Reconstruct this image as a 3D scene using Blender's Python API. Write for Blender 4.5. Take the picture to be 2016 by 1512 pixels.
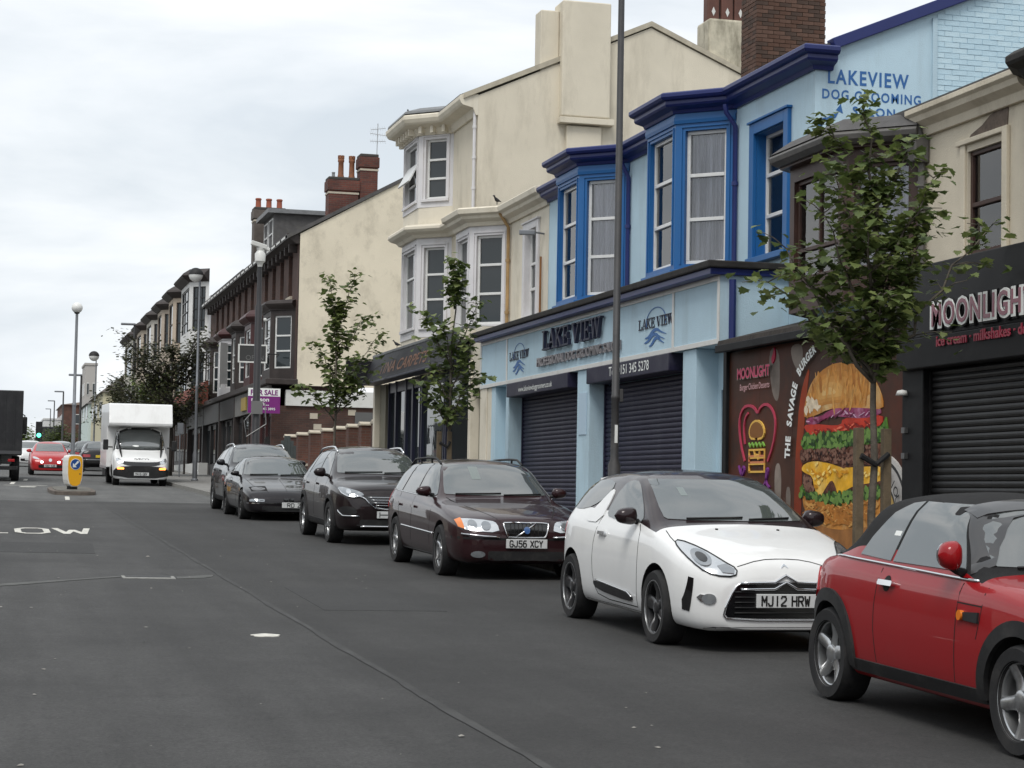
import bpy, bmesh, math, random
import numpy as np
from mathutils import Vector, Matrix, Euler
from mathutils.bvhtree import BVHTree
from mathutils.geometry import delaunay_2d_cdt

for _o in list(bpy.data.objects):
    bpy.data.objects.remove(_o)
scene = bpy.context.scene
COL = scene.collection
R = math.radians
rng = random.Random(7)

# ------------------------------------------------------------------ camera
GRADE = 0.0231            # the street climbs gently away from the camera
def gz(y):                # height of the road surface
    return GRADE * y
def _camera():
    yaw, pitch, roll = 0.25931, 0.05557, 0.01832
    cy, sy, cp, sp = math.cos(yaw), math.sin(yaw), math.cos(pitch), math.sin(pitch)
    F = Vector((sy * cp, cy * cp, sp)); Rr = Vector((cy, -sy, 0)); U = Rr.cross(F)
    c, s = math.cos(roll), math.sin(roll)
    R2 = c * Rr + s * U; U2 = -s * Rr + c * U
    cd = bpy.data.cameras.new('camera'); co = bpy.data.objects.new('camera', cd)
    COL.objects.link(co)
    m = Matrix((R2, U2, -F)).transposed().to_4x4(); m.translation = Vector((0, 0, 1.606))
    co.matrix_world = m
    cd.sensor_width = 36.0; cd.lens = 36.0 * 3877.3 / 2016.0
    cd.clip_start = 0.1; cd.clip_end = 4000
    scene.camera = co
_camera()
scene.view_settings.view_transform = 'Standard'
scene.view_settings.look = 'None'
scene.view_settings.gamma = 1.0
scene.view_settings.use_curve_mapping = False
scene.view_settings.exposure = 0.50

# ------------------------------------------------------------------ sky and sun (bright overcast)
SUN_EL, SUN_AZ = R(56), R(215)      # sun hidden behind cloud, high and behind the camera to the left
def _world():
    w = bpy.data.worlds.new('World'); scene.world = w; w.use_nodes = True
    nt = w.node_tree; nt.nodes.clear(); N = nt.nodes.new; L = nt.links.new
    out = N('ShaderNodeOutputWorld'); mix = N('ShaderNodeMixShader')
    b1 = N('ShaderNodeBackground'); b1.inputs[1].default_value = 0.09
    sky = N('ShaderNodeTexSky'); sky.sky_type = 'NISHITA'; sky.sun_disc = False
    sky.sun_elevation = SUN_EL; sky.sun_rotation = SUN_AZ
    sky.air_density = 1.0; sky.dust_density = 2.0
    L(sky.outputs[0], b1.inputs[0])
    tc = N('ShaderNodeTexCoord'); mp = N('ShaderNodeMapping')
    mp.inputs['Scale'].default_value = (1.0, 1.0, 3.4)
    mp.inputs['Location'].default_value = (3.1, 1.7, 0.35)
    L(tc.outputs['Generated'], mp.inputs[0])
    n1 = N('ShaderNodeTexNoise'); n1.inputs['Scale'].default_value = 3.8; n1.inputs['Detail'].default_value = 7
    n1.inputs['Roughness'].default_value = 0.52; n1.inputs['Distortion'].default_value = 0.25
    L(mp.outputs[0], n1.inputs['Vector'])
    rp = N('ShaderNodeValToRGB')
    e = rp.color_ramp.elements
    e[0].position = 0.36; e[0].color = (0.54, 0.585, 0.625, 1)
    e[1].position = 0.63; e[1].color = (0.795, 0.81, 0.82, 1)
    m_ = e.new(0.50); m_.color = (0.68, 0.71, 0.735, 1)
    L(n1.outputs['Fac'], rp.inputs[0])
    b2 = N('ShaderNodeBackground'); b2.inputs[1].default_value = 1.0
    L(rp.outputs[0], b2.inputs[0])
    n2 = N('ShaderNodeTexNoise'); n2.inputs['Scale'].default_value = 1.7; n2.inputs['Detail'].default_value = 4
    L(mp.outputs[0], n2.inputs['Vector'])
    rf = N('ShaderNodeMapRange'); rf.inputs[1].default_value = 0.35; rf.inputs[2].default_value = 0.6
    rf.inputs[3].default_value = 0.86; rf.inputs[4].default_value = 1.0
    L(n2.outputs['Fac'], rf.inputs[0]); L(rf.outputs[0], mix.inputs[0])
    L(b1.outputs[0], mix.inputs[1]); L(b2.outputs[0], mix.inputs[2]); L(mix.outputs[0], out.inputs[0])
    sd = bpy.data.lights.new('sun', 'SUN'); so = bpy.data.objects.new('sun', sd); COL.objects.link(so)
    sd.energy = 1.5; sd.angle = R(25); sd.color = (1.0, 0.97, 0.92)
    d = Vector((math.sin(SUN_AZ) * math.cos(SUN_EL), math.cos(SUN_AZ) * math.cos(SUN_EL), math.sin(SUN_EL)))
    so.rotation_euler = d.to_track_quat('Z', 'Y').to_euler(); so.location = d * 60
_world()
scene.render.engine = 'CYCLES'

# ------------------------------------------------------------------ materials
MATS = {}
def srgb(r, g, b):
    f = lambda c: (c / 255 / 12.92) if c / 255 <= 0.04045 else ((c / 255 + 0.055) / 1.055) ** 2.4
    return (f(r), f(g), f(b))
def mat(name, col, rough=0.6, metal=0.0, var=0.0, vscale=3.0, bump=0.0, bscale=60.0, coat=0.0, spec=0.5,
        dirt=None, dscale=1.2, damt=0.35, emit=None, estr=1.0, alpha=1.0, ior=1.5, trans=0.0, streak=0.0):
    """A procedural principled material: base colour with noise variation, blotchy wear and fine relief."""
    if name in MATS: return MATS[name]
    m = bpy.data.materials.new(name); m.use_nodes = True; nt = m.node_tree
    b = nt.nodes['Principled BSDF']; N = nt.nodes.new; L = nt.links.new
    c4 = (*col, 1)
    b.inputs['Base Color'].default_value = c4; b.inputs['Roughness'].default_value = rough
    b.inputs['Metallic'].default_value = metal; b.inputs['IOR'].default_value = ior
    b.inputs['Specular IOR Level'].default_value = spec
    b.inputs['Coat Weight'].default_value = coat; b.inputs['Coat Roughness'].default_value = 0.04
    b.inputs['Alpha'].default_value = alpha; b.inputs['Transmission Weight'].default_value = trans
    tc = N('ShaderNodeTexCoord')
    last = None
    if var > 0:
        n = N('ShaderNodeTexNoise'); n.inputs['Scale'].default_value = vscale; n.inputs['Detail'].default_value = 6
        n.inputs['Roughness'].default_value = 0.62
        L(tc.outputs['Object'], n.inputs['Vector'])
        mr = N('ShaderNodeMapRange'); mr.inputs[1].default_value = 0.3; mr.inputs[2].default_value = 0.7
        mr.inputs[3].default_value = 1 - var; mr.inputs[4].default_value = 1 + var
        L(n.outputs['Fac'], mr.inputs[0])
        mx = N('ShaderNodeMix'); mx.data_type = 'RGBA'; mx.blend_type = 'MULTIPLY'; mx.inputs[0].default_value = 1
        mx.inputs[6].default_value = c4; L(mr.outputs[0], mx.inputs[7]); last = mx.outputs[2]
    if dirt is not None:
        n = N('ShaderNodeTexNoise'); n.inputs['Scale'].default_value = dscale; n.inputs['Detail'].default_value = 9
        n.inputs['Roughness'].default_value = 0.7
        if streak > 0:
            mp = N('ShaderNodeMapping'); mp.inputs['Scale'].default_value = (1, 1, 1 - streak)
            L(tc.outputs['Object'], mp.inputs[0]); L(mp.outputs[0], n.inputs['Vector'])
        else:
            L(tc.outputs['Object'], n.inputs['Vector'])
        mr = N('ShaderNodeMapRange'); mr.inputs[1].default_value = 0.5; mr.inputs[2].default_value = 0.72
        mr.inputs[3].default_value = 0; mr.inputs[4].default_value = damt
        L(n.outputs['Fac'], mr.inputs[0])
        mx = N('ShaderNodeMix'); mx.data_type = 'RGBA'; L(mr.outputs[0], mx.inputs[0])
        if last: L(last, mx.inputs[6])
        else: mx.inputs[6].default_value = c4
        mx.inputs[7].default_value = (*dirt, 1); last = mx.outputs[2]
    if last: L(last, b.inputs['Base Color'])
    if bump > 0:
        n = N('ShaderNodeTexNoise'); n.inputs['Scale'].default_value = bscale; n.inputs['Detail'].default_value = 5
        L(tc.outputs['Object'], n.inputs['Vector'])
        bp = N('ShaderNodeBump'); bp.inputs['Strength'].default_value = min(1, bump); bp.inputs['Distance'].default_value = 0.01
        L(n.outputs['Fac'], bp.inputs['Height']); L(bp.outputs[0], b.inputs['Normal'])
    if emit:
        b.inputs['Emission Color'].default_value = (*emit, 1); b.inputs['Emission Strength'].default_value = estr
    MATS[name] = m; return m

def brick_mat(name, c1, c2, mortar, bw=0.225, bh=0.075, axis='x', bump=0.5, ms=0.012, rough=0.85):
    """Brick courses for surfaces too far away to tell the bricks apart."""
    if name in MATS: return MATS[name]
    m = bpy.data.materials.new(name); m.use_nodes = True; nt = m.node_tree
    b = nt.nodes['Principled BSDF']; N = nt.nodes.new; L = nt.links.new
    b.inputs['Roughness'].default_value = rough
    tc = N('ShaderNodeTexCoord'); sp = N('ShaderNodeSeparateXYZ'); cb = N('ShaderNodeCombineXYZ')
    L(tc.outputs['Object'], sp.inputs[0])
    ad = N('ShaderNodeMath'); L(sp.outputs[0], ad.inputs[0]); L(sp.outputs[1], ad.inputs[1])
    L(ad.outputs[0], cb.inputs[0]); L(sp.outputs[2], cb.inputs[1])
    t = N('ShaderNodeTexBrick'); t.inputs['Color1'].default_value = (*c1, 1); t.inputs['Color2'].default_value = (*c2, 1)
    t.inputs['Mortar'].default_value = (*mortar, 1); t.inputs['Scale'].default_value = 1
    t.inputs['Brick Width'].default_value = bw; t.inputs['Row Height'].default_value = bh
    t.inputs['Mortar Size'].default_value = ms * 0.5; t.inputs['Bias'].default_value = -0.1
    L(cb.outputs[0], t.inputs['Vector'])
    n = N('ShaderNodeTexNoise'); n.inputs['Scale'].default_value = 1.3; n.inputs['Detail'].default_value = 8
    L(tc.outputs['Object'], n.inputs['Vector'])
    mr = N('ShaderNodeMapRange'); mr.inputs[1].default_value = .3; mr.inputs[2].default_value = .7
    mr.inputs[3].default_value = .7; mr.inputs[4].default_value = 1.25; L(n.outputs['Fac'], mr.inputs[0])
    mx = N('ShaderNodeMix'); mx.data_type = 'RGBA'; mx.blend_type = 'MULTIPLY'; mx.inputs[0].default_value = 1
    L(t.outputs['Color'], mx.inputs[6]); L(mr.outputs[0], mx.inputs[7]); L(mx.outputs[2], b.inputs['Base Color'])
    bp = N('ShaderNodeBump'); bp.inputs['Strength'].default_value = bump; bp.inputs['Distance'].default_value = 0.01
    bp.invert = True; L(t.outputs['Fac'], bp.inputs['Height']); L(bp.outputs[0], b.inputs['Normal'])
    MATS[name] = m; return m

def glass_mat(name, tint=(0.02, 0.025, 0.028), see=0.0, ior=1.7, rough=0.02):
    """Window glass: reflects by Fresnel; 'see' is how much of what lies behind shows through."""
    if name in MATS: return MATS[name]
    m = bpy.data.materials.new(name); m.use_nodes = True; nt = m.node_tree
    b = nt.nodes['Principled BSDF']; N = nt.nodes.new; L = nt.links.new
    b.inputs['Base Color'].default_value = (*tint, 1); b.inputs['Roughness'].default_value = rough
    b.inputs['IOR'].default_value = ior
    tc = N('ShaderNodeTexCoord'); n = N('ShaderNodeTexNoise'); n.inputs['Scale'].default_value = 1.6
    L(tc.outputs['Object'], n.inputs['Vector'])
    bp = N('ShaderNodeBump'); bp.inputs['Strength'].default_value = 0.06; bp.inputs['Distance'].default_value = 0.02
    L(n.outputs['Fac'], bp.inputs['Height']); L(bp.outputs[0], b.inputs['Normal'])
    if see > 0:
        out = nt.nodes['Material Output']; tr = N('ShaderNodeBsdfTransparent'); gl = N('ShaderNodeBsdfGlossy')
        gl.inputs['Roughness'].default_value = rough; tr.inputs[0].default_value = (see, see, see * 1.02, 1)
        fr = N('ShaderNodeFresnel'); fr.inputs[0].default_value = ior
        L(bp.outputs[0], gl.inputs['Normal']); L(bp.outputs[0], fr.inputs['Normal'])
        mx = N('ShaderNodeMixShader'); L(fr.outputs[0], mx.inputs[0]); L(tr.outputs[0], mx.inputs[1]); L(gl.outputs[0], mx.inputs[2])
        L(mx.outputs[0], out.inputs[0])
    MATS[name] = m; return m

# ------------------------------------------------------------------ objects
def tag(o, label=None, cat=None, group=None, kind=None):
    if label: o['label'] = label
    if cat: o['category'] = cat
    if group: o['group'] = group
    if kind: o['kind'] = kind
    return o
def thing(name, label, cat, loc=(0, 0, 0), rot=(0, 0, 0), group=None):
    o = bpy.data.objects.new(name, None); COL.objects.link(o)
    o.location = loc; o.rotation_euler = rot; o.empty_display_size = 0.3
    return tag(o, label, cat, group)
def wmat(o):
    """World matrix from the parent chain (no depsgraph update needed)."""
    loc = Matrix.LocRotScale(o.location, o.rotation_euler, o.scale)
    return loc if o.parent is None else wmat(o.parent) @ o.matrix_parent_inverse @ loc
def adopt(o, parent, world=True):
    if parent is not None:
        o.parent = parent
        if world: o.matrix_parent_inverse = wmat(parent).inverted()
    return o
def mesh_obj(name, me, m, parent=None, world=True):
    if m is not None and not me.materials:
        for q in (m if isinstance(m, (list, tuple)) else [m]): me.materials.append(q)
    o = bpy.data.objects.new(name, me); COL.objects.link(o)
    return adopt(o, parent, world)
def copy_tree(o, parent=None):
    c = o.copy(); COL.objects.link(c)
    if parent is not None:
        c.parent = parent; c.matrix_parent_inverse = o.matrix_parent_inverse.copy()
    for ch in [x for x in bpy.data.objects if x.parent == o]: copy_tree(ch, c)
    return c

class MB:
    """Collects shapes into ONE mesh."""
    def __init__(s): s.v = []; s.f = []; s.mi = []; s.cur = 0
    def add(s, vs, fs):
        n = len(s.v); s.v += [tuple(map(float, p)) for p in vs]
        for f in fs: s.f.append([i + n for i in f]); s.mi.append(s.cur)
        return s
    def box(s, x0, x1, y0, y1, z0, z1):
        x0, x1 = min(x0, x1), max(x0, x1); y0, y1 = min(y0, y1), max(y0, y1); z0, z1 = min(z0, z1), max(z0, z1)
        return s.add([(x0, y0, z0), (x1, y0, z0), (x1, y1, z0), (x0, y1, z0), (x0, y0, z1), (x1, y0, z1), (x1, y1, z1), (x0, y1, z1)],
                     [(0, 3, 2, 1), (4, 5, 6, 7), (0, 1, 5, 4), (1, 2, 6, 5), (2, 3, 7, 6), (3, 0, 4, 7)])
    def obox(s, c, u, v, w, hu, hv, hw):
        """Oriented box: centre, three axes and half sizes."""
        c, u, v, w = Vector(c), Vector(u).normalized() * hu, Vector(v).normalized() * hv, Vector(w).normalized() * hw
        P = [c + a * u + b * v + d * w for d in (-1, 1) for a, b in ((-1, -1), (1, -1), (1, 1), (-1, 1))]
        return s.add(P, [(0, 3, 2, 1), (4, 5, 6, 7), (0, 1, 5, 4), (1, 2, 6, 5), (2, 3, 7, 6), (3, 0, 4, 7)])
    def prism(s, poly, fn, d0, d1):
        """poly 2D (a,b); fn(a,b,d)->xyz; extruded from d0 to d1."""
        n = len(poly)
        vs = [fn(a, b, d0) for a, b in poly] + [fn(a, b, d1) for a, b in poly]
        return s.add(vs, [list(range(n))[::-1], list(range(n, 2 * n))] + [(i, (i + 1) % n, n + (i + 1) % n, n + i) for i in range(n)])
    def tube(s, pts, r, n=8, cap=True):
        pts = [Vector(p) for p in pts]; rs = r if isinstance(r, (list, tuple)) else [r] * len(pts)
        vs = []; 
        for i, p in enumerate(pts):
            d = (pts[min(i + 1, len(pts) - 1)] - pts[max(i - 1, 0)]).normalized()
            a = d.orthogonal().normalized() if abs(d.z) < .95 else Vector((1, 0, 0)); a = (a - d * a.dot(d)).normalized()
            if i and prev.dot(a) < .99: a = (prev - d * prev.dot(d)).normalized()
            prev = a; b = d.cross(a)
            vs += [p + rs[i] * (math.cos(2 * math.pi * k / n) * a + math.sin(2 * math.pi * k / n) * b) for k in range(n)]
        fs = [(i * n + k, i * n + (k + 1) % n, (i + 1) * n + (k + 1) % n, (i + 1) * n + k) for i in range(len(pts) - 1) for k in range(n)]
        if cap: fs += [list(range(n))[::-1], list(range((len(pts) - 1) * n, len(pts) * n))]
        return s.add(vs, fs)
    def lathe(s, prof, fn, n=24, closed=False):
        """prof list of (r,h); fn(r*cos, r*sin, h)->xyz."""
        vs = [fn(r * math.cos(2 * math.pi * k / n), r * math.sin(2 * math.pi * k / n), h) for r, h in prof for k in range(n)]
        m = len(prof); fs = []
        for i in range(m if closed else m - 1):
            j = (i + 1) % m
            fs += [(i * n + k, i * n + (k + 1) % n, j * n + (k + 1) % n, j * n + k) for k in range(n)]
        return s.add(vs, fs)
    def sheet(s, rows):
        """Grid of points: list of equal-length rows."""
        n = len(rows[0]); vs = [p for r in rows for p in r]
        return s.add(vs, [(i * n + k, i * n + k + 1, (i + 1) * n + k + 1, (i + 1) * n + k) for i in range(len(rows) - 1) for k in range(n - 1)])
    def mesh(s, name, m=None, smooth=False, merge=False, normals=True):
        me = bpy.data.meshes.new(name); me.from_pydata(s.v, [], s.f)
        if m is not None:
            for q in (m if isinstance(m, (list, tuple)) else [m]): me.materials.append(q)
        if any(s.mi): me.polygons.foreach_set('material_index', s.mi)
        if normals or merge:
            bm = bmesh.new(); bm.from_mesh(me)
            if merge: bmesh.ops.remove_doubles(bm, verts=bm.verts, dist=1e-4)
            if normals: bmesh.ops.recalc_face_normals(bm, faces=bm.faces)
            bm.to_mesh(me); bm.free()
        if smooth:
            if smooth is True: me.polygons.foreach_set('use_smooth', [True] * len(me.polygons))
            else:
                me.polygons.foreach_set('use_smooth', [True] * len(me.polygons)); me.set_sharp_from_angle(angle=R(smooth))
        me.update(); return me
    def build(s, name, m, parent=None, smooth=False, bevel=0, merge=False, world=True, seg=2):
        o = mesh_obj(name, s.mesh(name, m, smooth, merge), None, parent, world)
        if bevel:
            b = o.modifiers.new('bevel', 'BEVEL'); b.width = bevel; b.segments = seg; b.limit_method = 'ANGLE'; b.angle_limit = R(40)
        return o

def pchip(keys):
    """Monotone cubic interpolation through (x, y) keys."""
    x = np.array([k[0] for k in keys], float); y = np.array([k[1] for k in keys], float)
    if len(x) == 2: return lambda t: float(np.interp(t, x, y))
    h = np.diff(x); d = np.diff(y) / h; m = np.zeros(len(x))
    for i in range(1, len(x) - 1):
        if d[i - 1] * d[i] > 0:
            w1, w2 = 2 * h[i] + h[i - 1], h[i] + 2 * h[i - 1]; m[i] = (w1 + w2) / (w1 / d[i - 1] + w2 / d[i])
    m[0] = d[0]; m[-1] = d[-1]
    def f(t):
        t = min(max(t, x[0]), x[-1]); i = min(int(np.searchsorted(x, t, 'right')) - 1, len(x) - 2); i = max(i, 0)
        s = (t - x[i]) / h[i]
        return float((2 * s ** 3 - 3 * s ** 2 + 1) * y[i] + (s ** 3 - 2 * s ** 2 + s) * h[i] * m[i] + (-2 * s ** 3 + 3 * s ** 2) * y[i + 1] + (s ** 3 - s ** 2) * h[i] * m[i + 1])
    return f

def circle2(cx, cy, rx, ry=None, n=20, a0=0, a1=2 * math.pi):
    ry = ry or rx; full = abs(a1 - a0 - 2 * math.pi) < 1e-6
    return [(cx + rx * math.cos(a0 + (a1 - a0) * k / (n if full else n - 1)), cy + ry * math.sin(a0 + (a1 - a0) * k / (n if full else n - 1))) for k in range(n)]
def rrect(x0, x1, y0, y1, r, n=5):
    o = []
    for cx, cy, a in ((x1 - r, y1 - r, 0), (x0 + r, y1 - r, 90), (x0 + r, y0 + r, 180), (x1 - r, y0 + r, 270)):
        o += [(cx + r * math.cos(R(a + 90 * k / (n - 1))), cy + r * math.sin(R(a + 90 * k / (n - 1)))) for k in range(n)]
    return o
def smooth_poly(pts, it=2):
    """Chaikin corner cutting of a closed polygon."""
    for _ in range(it):
        q = []
        for i, p in enumerate(pts):
            b = pts[(i + 1) % len(pts)]
            q += [(p[0] * .75 + b[0] * .25, p[1] * .75 + b[1] * .25), (p[0] * .25 + b[0] * .75, p[1] * .25 + b[1] * .75)]
        pts = q
    return pts
def smooth_line(pts, it=2):
    for _ in range(it):
        q = [pts[0]]
        for p, b in zip(pts, pts[1:]):
            q += [(p[0] * .75 + b[0] * .25, p[1] * .75 + b[1] * .25), (p[0] * .25 + b[0] * .75, p[1] * .25 + b[1] * .75)]
        pts = q + [pts[-1]]
    return pts
def stroke(pts, w):
    """Outline polygon of a polyline of width w (a number or one per point)."""
    ws = w if isinstance(w, (list, tuple)) else [w] * len(pts); a, b = [], []
    for i, p in enumerate(pts):
        p0 = pts[max(i - 1, 0)]; p1 = pts[min(i + 1, len(pts) - 1)]
        dx, dy = p1[0] - p0[0], p1[1] - p0[1]; l = math.hypot(dx, dy) or 1
        nx, ny = -dy / l * ws[i] / 2, dx / l * ws[i] / 2
        a.append((p[0] + nx, p[1] + ny)); b.append((p[0] - nx, p[1] - ny))
    return a + b[::-1]

_TXT = {}
def text_flat(s, size=1.0, bold=0.0, shear=0.0, spacing=1.0, align='CENTER'):
    """Filled lettering as flat 2D verts and faces (x right, y up, centred or left aligned)."""
    k = (s, bold, shear, spacing, align)
    if k not in _TXT:
        cu = bpy.data.curves.new('lettering', 'FONT'); cu.body = s; cu.size = 1; cu.offset = bold; cu.shear = shear
        cu.space_character = spacing; cu.align_x = align; cu.resolution_u = 3; cu.fill_mode = 'FRONT'
        ob = bpy.data.objects.new('lettering', cu); COL.objects.link(ob)
        dg = bpy.context.evaluated_depsgraph_get(); me = bpy.data.meshes.new_from_object(ob.evaluated_get(dg))
        _TXT[k] = ([(v.co.x, v.co.y) for v in me.vertices], [list(p.vertices) for p in me.polygons])
        bpy.data.objects.remove(ob); bpy.data.curves.remove(cu); bpy.data.meshes.remove(me)
    v, f = _TXT[k]
    return [(a * size, b * size) for a, b in v], f
def words(v, f, gap):
    """Splits flat lettering into words: faces grouped by gaps along the line."""
    par = list(range(len(v)))
    def find(i):
        while par[i] != i: par[i] = par[par[i]]; i = par[i]
        return i
    for q in f:
        for i in q[1:]: par[find(i)] = find(q[0])
    comp = {}
    for q in f: comp.setdefault(find(q[0]), []).append(q)
    it = sorted(((min(v[i][0] for q in c for i in q), max(v[i][0] for q in c for i in q), c) for c in comp.values()), key=lambda t: t[0]); out = []; hi = -1e9
    for a, b, c in it:
        if a - hi > gap: out.append([])
        out[-1] += c; hi = max(hi, b)
    return out
def put_text(mb, s, fn, size, width=None, **kw):
    """Adds lettering to mesh builder; fn(a,b)->xyz; width squeezes the line to that length."""
    v, f = text_flat(s, size, **kw)
    if width:
        lo = min(a for a, b in v); hi = max(a for a, b in v); k = width / (hi - lo); v = [(a * k, b) for a, b in v]
    mb.add([fn(a, b) for a, b in v], f)
# ------------------------------------------------------------------ ground, road, pavement
def jag(n, amp, r): return [r.uniform(-amp, amp) for _ in range(n)]
def asphalt(name, c, var, blot, rough=.82, agg=.5):
    if name in MATS: return MATS[name]
    m = bpy.data.materials.new(name); m.use_nodes = True; nt = m.node_tree
    b = nt.nodes['Principled BSDF']; N = nt.nodes.new; L = nt.links.new
    b.inputs['Roughness'].default_value = rough
    tc = N('ShaderNodeTexCoord')
    def noise(sc, det, ro=.6, st=None):
        n = N('ShaderNodeTexNoise'); n.inputs['Scale'].default_value = sc; n.inputs['Detail'].default_value = det; n.inputs['Roughness'].default_value = ro
        if st:
            mp = N('ShaderNodeMapping'); mp.inputs['Scale'].default_value = st; L(tc.outputs['Object'], mp.inputs[0]); L(mp.outputs[0], n.inputs['Vector'])
        else: L(tc.outputs['Object'], n.inputs['Vector'])
        return n.outputs['Fac']
    def rng_(s, a, b_, c_, d):
        r = N('ShaderNodeMapRange'); r.inputs[1].default_value = a; r.inputs[2].default_value = b_; r.inputs[3].default_value = c_; r.inputs[4].default_value = d
        L(s, r.inputs[0]); return r.outputs[0]
    def mul(a, b_):
        q = N('ShaderNodeMath'); q.operation = 'MULTIPLY'; L(a, q.inputs[0]); L(b_, q.inputs[1]); return q.outputs[0]
    f = mul(rng_(noise(42, 4, .75), .3, .7, 1 - agg, 1 + agg), rng_(noise(.55, 7, .62), .3, .7, 1 - blot, 1 + blot))
    f = mul(f, rng_(noise(7.5, 5, .72), .3, .7, .86, 1.14))
    f = mul(f, rng_(noise(.8, 5, .6, (2.2, .16, 1)), .35, .65, 1 - var, 1 + var))      # wheel-worn streaks along the road
    mx = N('ShaderNodeMix'); mx.data_type = 'RGBA'; mx.blend_type = 'MULTIPLY'; mx.inputs[0].default_value = 1
    mx.inputs[6].default_value = (*c, 1); L(f, mx.inputs[7])
    v = N('ShaderNodeTexVoronoi'); v.inputs['Scale'].default_value = 38; L(tc.outputs['Object'], v.inputs['Vector'])
    sp = N('ShaderNodeMix'); sp.data_type = 'RGBA'; L(rng_(v.outputs['Distance'], .05, .09, .30, 0), sp.inputs[0])   # pale stone chips
    L(mx.outputs[2], sp.inputs[6]); sp.inputs[7].default_value = (.12, .117, .11, 1); L(sp.outputs[2], b.inputs['Base Color'])
    bp = N('ShaderNodeBump'); bp.inputs['Strength'].default_value = .7; bp.inputs['Distance'].default_value = .006
    L(noise(120, 4, .7), bp.inputs['Height']); L(bp.outputs[0], b.inputs['Normal'])
    MATS[name] = m; return m
def sheet_poly(mb, left, right, dz):
    """A strip of ground between two polylines of (x, y), dz above the road surface."""
    mb.sheet([[(a[0], a[1], gz(a[1]) + dz) for a in left], [(b[0], b[1], gz(b[1]) + dz) for b in right]])
def setting():
    # far ground follows the slope of the street and levels out at the crest
    GR = mat('ground_earth', (.11, .115, .085), rough=.95, var=.3, vscale=.2)
    ys = [-80, -20, 60, 160, 300, 430, 600, 1000, 2500]; hz = lambda y: gz(min(y, 430)) - .05
    g = MB().sheet([[(x, y, hz(y)) for y in ys] for x in (-1800, -300, -40, 60, 300, 1800)]).build('ground', GR); tag(g, kind='structure')
    A0 = asphalt('asphalt_old', (.086, .087, .085), .14, .25)
    ro = MB(); yy = list(np.linspace(-30, 430, 47))
    sheet_poly(ro, [(-9.0, y) for y in yy], [(9.0, y) for y in yy], 0); road = ro.build('road', A0); tag(road, kind='structure')
    r = random.Random(3)
    A1 = asphalt('asphalt_lane', (.039, .0385, .038), .20, .30); A2 = asphalt('asphalt_parking', (.0285, .028, .0275), .15, .28)
    n = 260; ya = list(np.linspace(-25, 51.9, n)); je = jag(n, .012, r); jl = jag(n, .02, r)
    seam = lambda y: 2.86 - .0022 * y - .03 * math.sin(y * .11)
    m1 = MB(); sheet_poly(m1, [(-8.95, y) for y in ya], [(seam(y) + j, y) for y, j in zip(ya, je)], .004)
    l1 = m1.build('lane_surface', A1, road)
    m2 = MB(); sheet_poly(m2, [(seam(y) - .012 + j * .3, y) for i, (y, j) in enumerate(zip(ya, jl))], [(7.31, y) for y in ya], .005)
    m2.build('parking_surface', A2, road)
    m3 = MB(); sheet_poly(m3, [(seam(y) - .06 - .012 * math.sin(y * 1.7) - abs(j), y) for y, j in zip(ya, jag(n, .015, r))], [(seam(y) - .006 + j * .6, y) for y, j in zip(ya, je)], .0085)
    m3.build('seam_scar', mat('seam_grey', (.046, .0462, .0458), rough=.9, var=.35, vscale=3, bump=.5, bscale=80, dirt=(.036, .036, .036), dscale=.9, damt=1.0), road)
    # trench scars, covers, markings
    C = mat('trench_fill', (.085, .087, .083), rough=.9, var=.25, vscale=5, bump=.4, bscale=60)
    s = MB(); pts = [(-9 + i * .5, 21.0 + .135 * (i * .5) + r.uniform(-.05, .05)) for i in range(22)]
    pts = [(x, 21.9 + (x - .17) * .95 + r.uniform(-.03, .03)) for x in np.linspace(-8.5, 1.58, 40)]
    sheet_poly(s, [(x, 21.95 + (x - .17) * 1.12 + r.uniform(-.03, .03)) for x in np.linspace(-8.5, 1.55, 40)], [(x, 22.25 + (x - .17) * 1.05 + r.uniform(-.04, .04)) for x in np.linspace(-8.5, 1.55, 40)], .0085)
    s.build('trench_scar', C, road)
    cf = MB()
    cf.prism([(1.56, 23.28), (2.16, 23.22), (2.17, 23.64), (1.56, 23.70)], lambda a, b, d: (a, b, gz(b) + d), .003, .012)
    cov = cf.build('cover_frame', mat('cover_concrete', (.25, .25, .235), rough=.9, var=.3, vscale=14, bump=.4), road)
    c2 = MB(); c2.prism([(1.60, 23.44), (2.12, 23.38), (2.13, 23.62), (1.60, 23.67)], lambda a, b, d: (a, b, gz(b) + d), .010, .0155)
    c2.build('cover_plate', mat('cover_iron', (.03, .03, .03), rough=.6, metal=.5, var=.3, bump=.4), cov)
    s = MB(); pp = [(2.18, 23.26), (2.35, 23.36), (2.5, 23.42), (2.62, 23.62), (2.68, 23.95), (2.55, 23.9), (2.4, 23.72), (2.2, 23.62)]
    s.prism(pp, lambda a, b, d: (a, b, gz(b) + d), .003, .009); s.build('trench_scar', C, road)
    WH = mat('road_paint', (.60, .585, .53), rough=.75, var=.18, vscale=8, dirt=(.10, .10, .10), dscale=7, damt=.85)
    sp = MB(); sp.prism([(2.29 + .115 * math.cos(a) * (1 + .12 * math.sin(7 * a)), 16.5 + .13 * math.sin(a) * (1 + .14 * math.sin(5 * a))) for a in [2 * math.pi * k / 36 for k in range(36)]], lambda a, b, d: (a, b, gz(b) + d), .004, .009)
    sp.build('paint_spot', WH, road)
    PT = asphalt('asphalt_patch', (.027, .027, .027), .1, .2)
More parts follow.
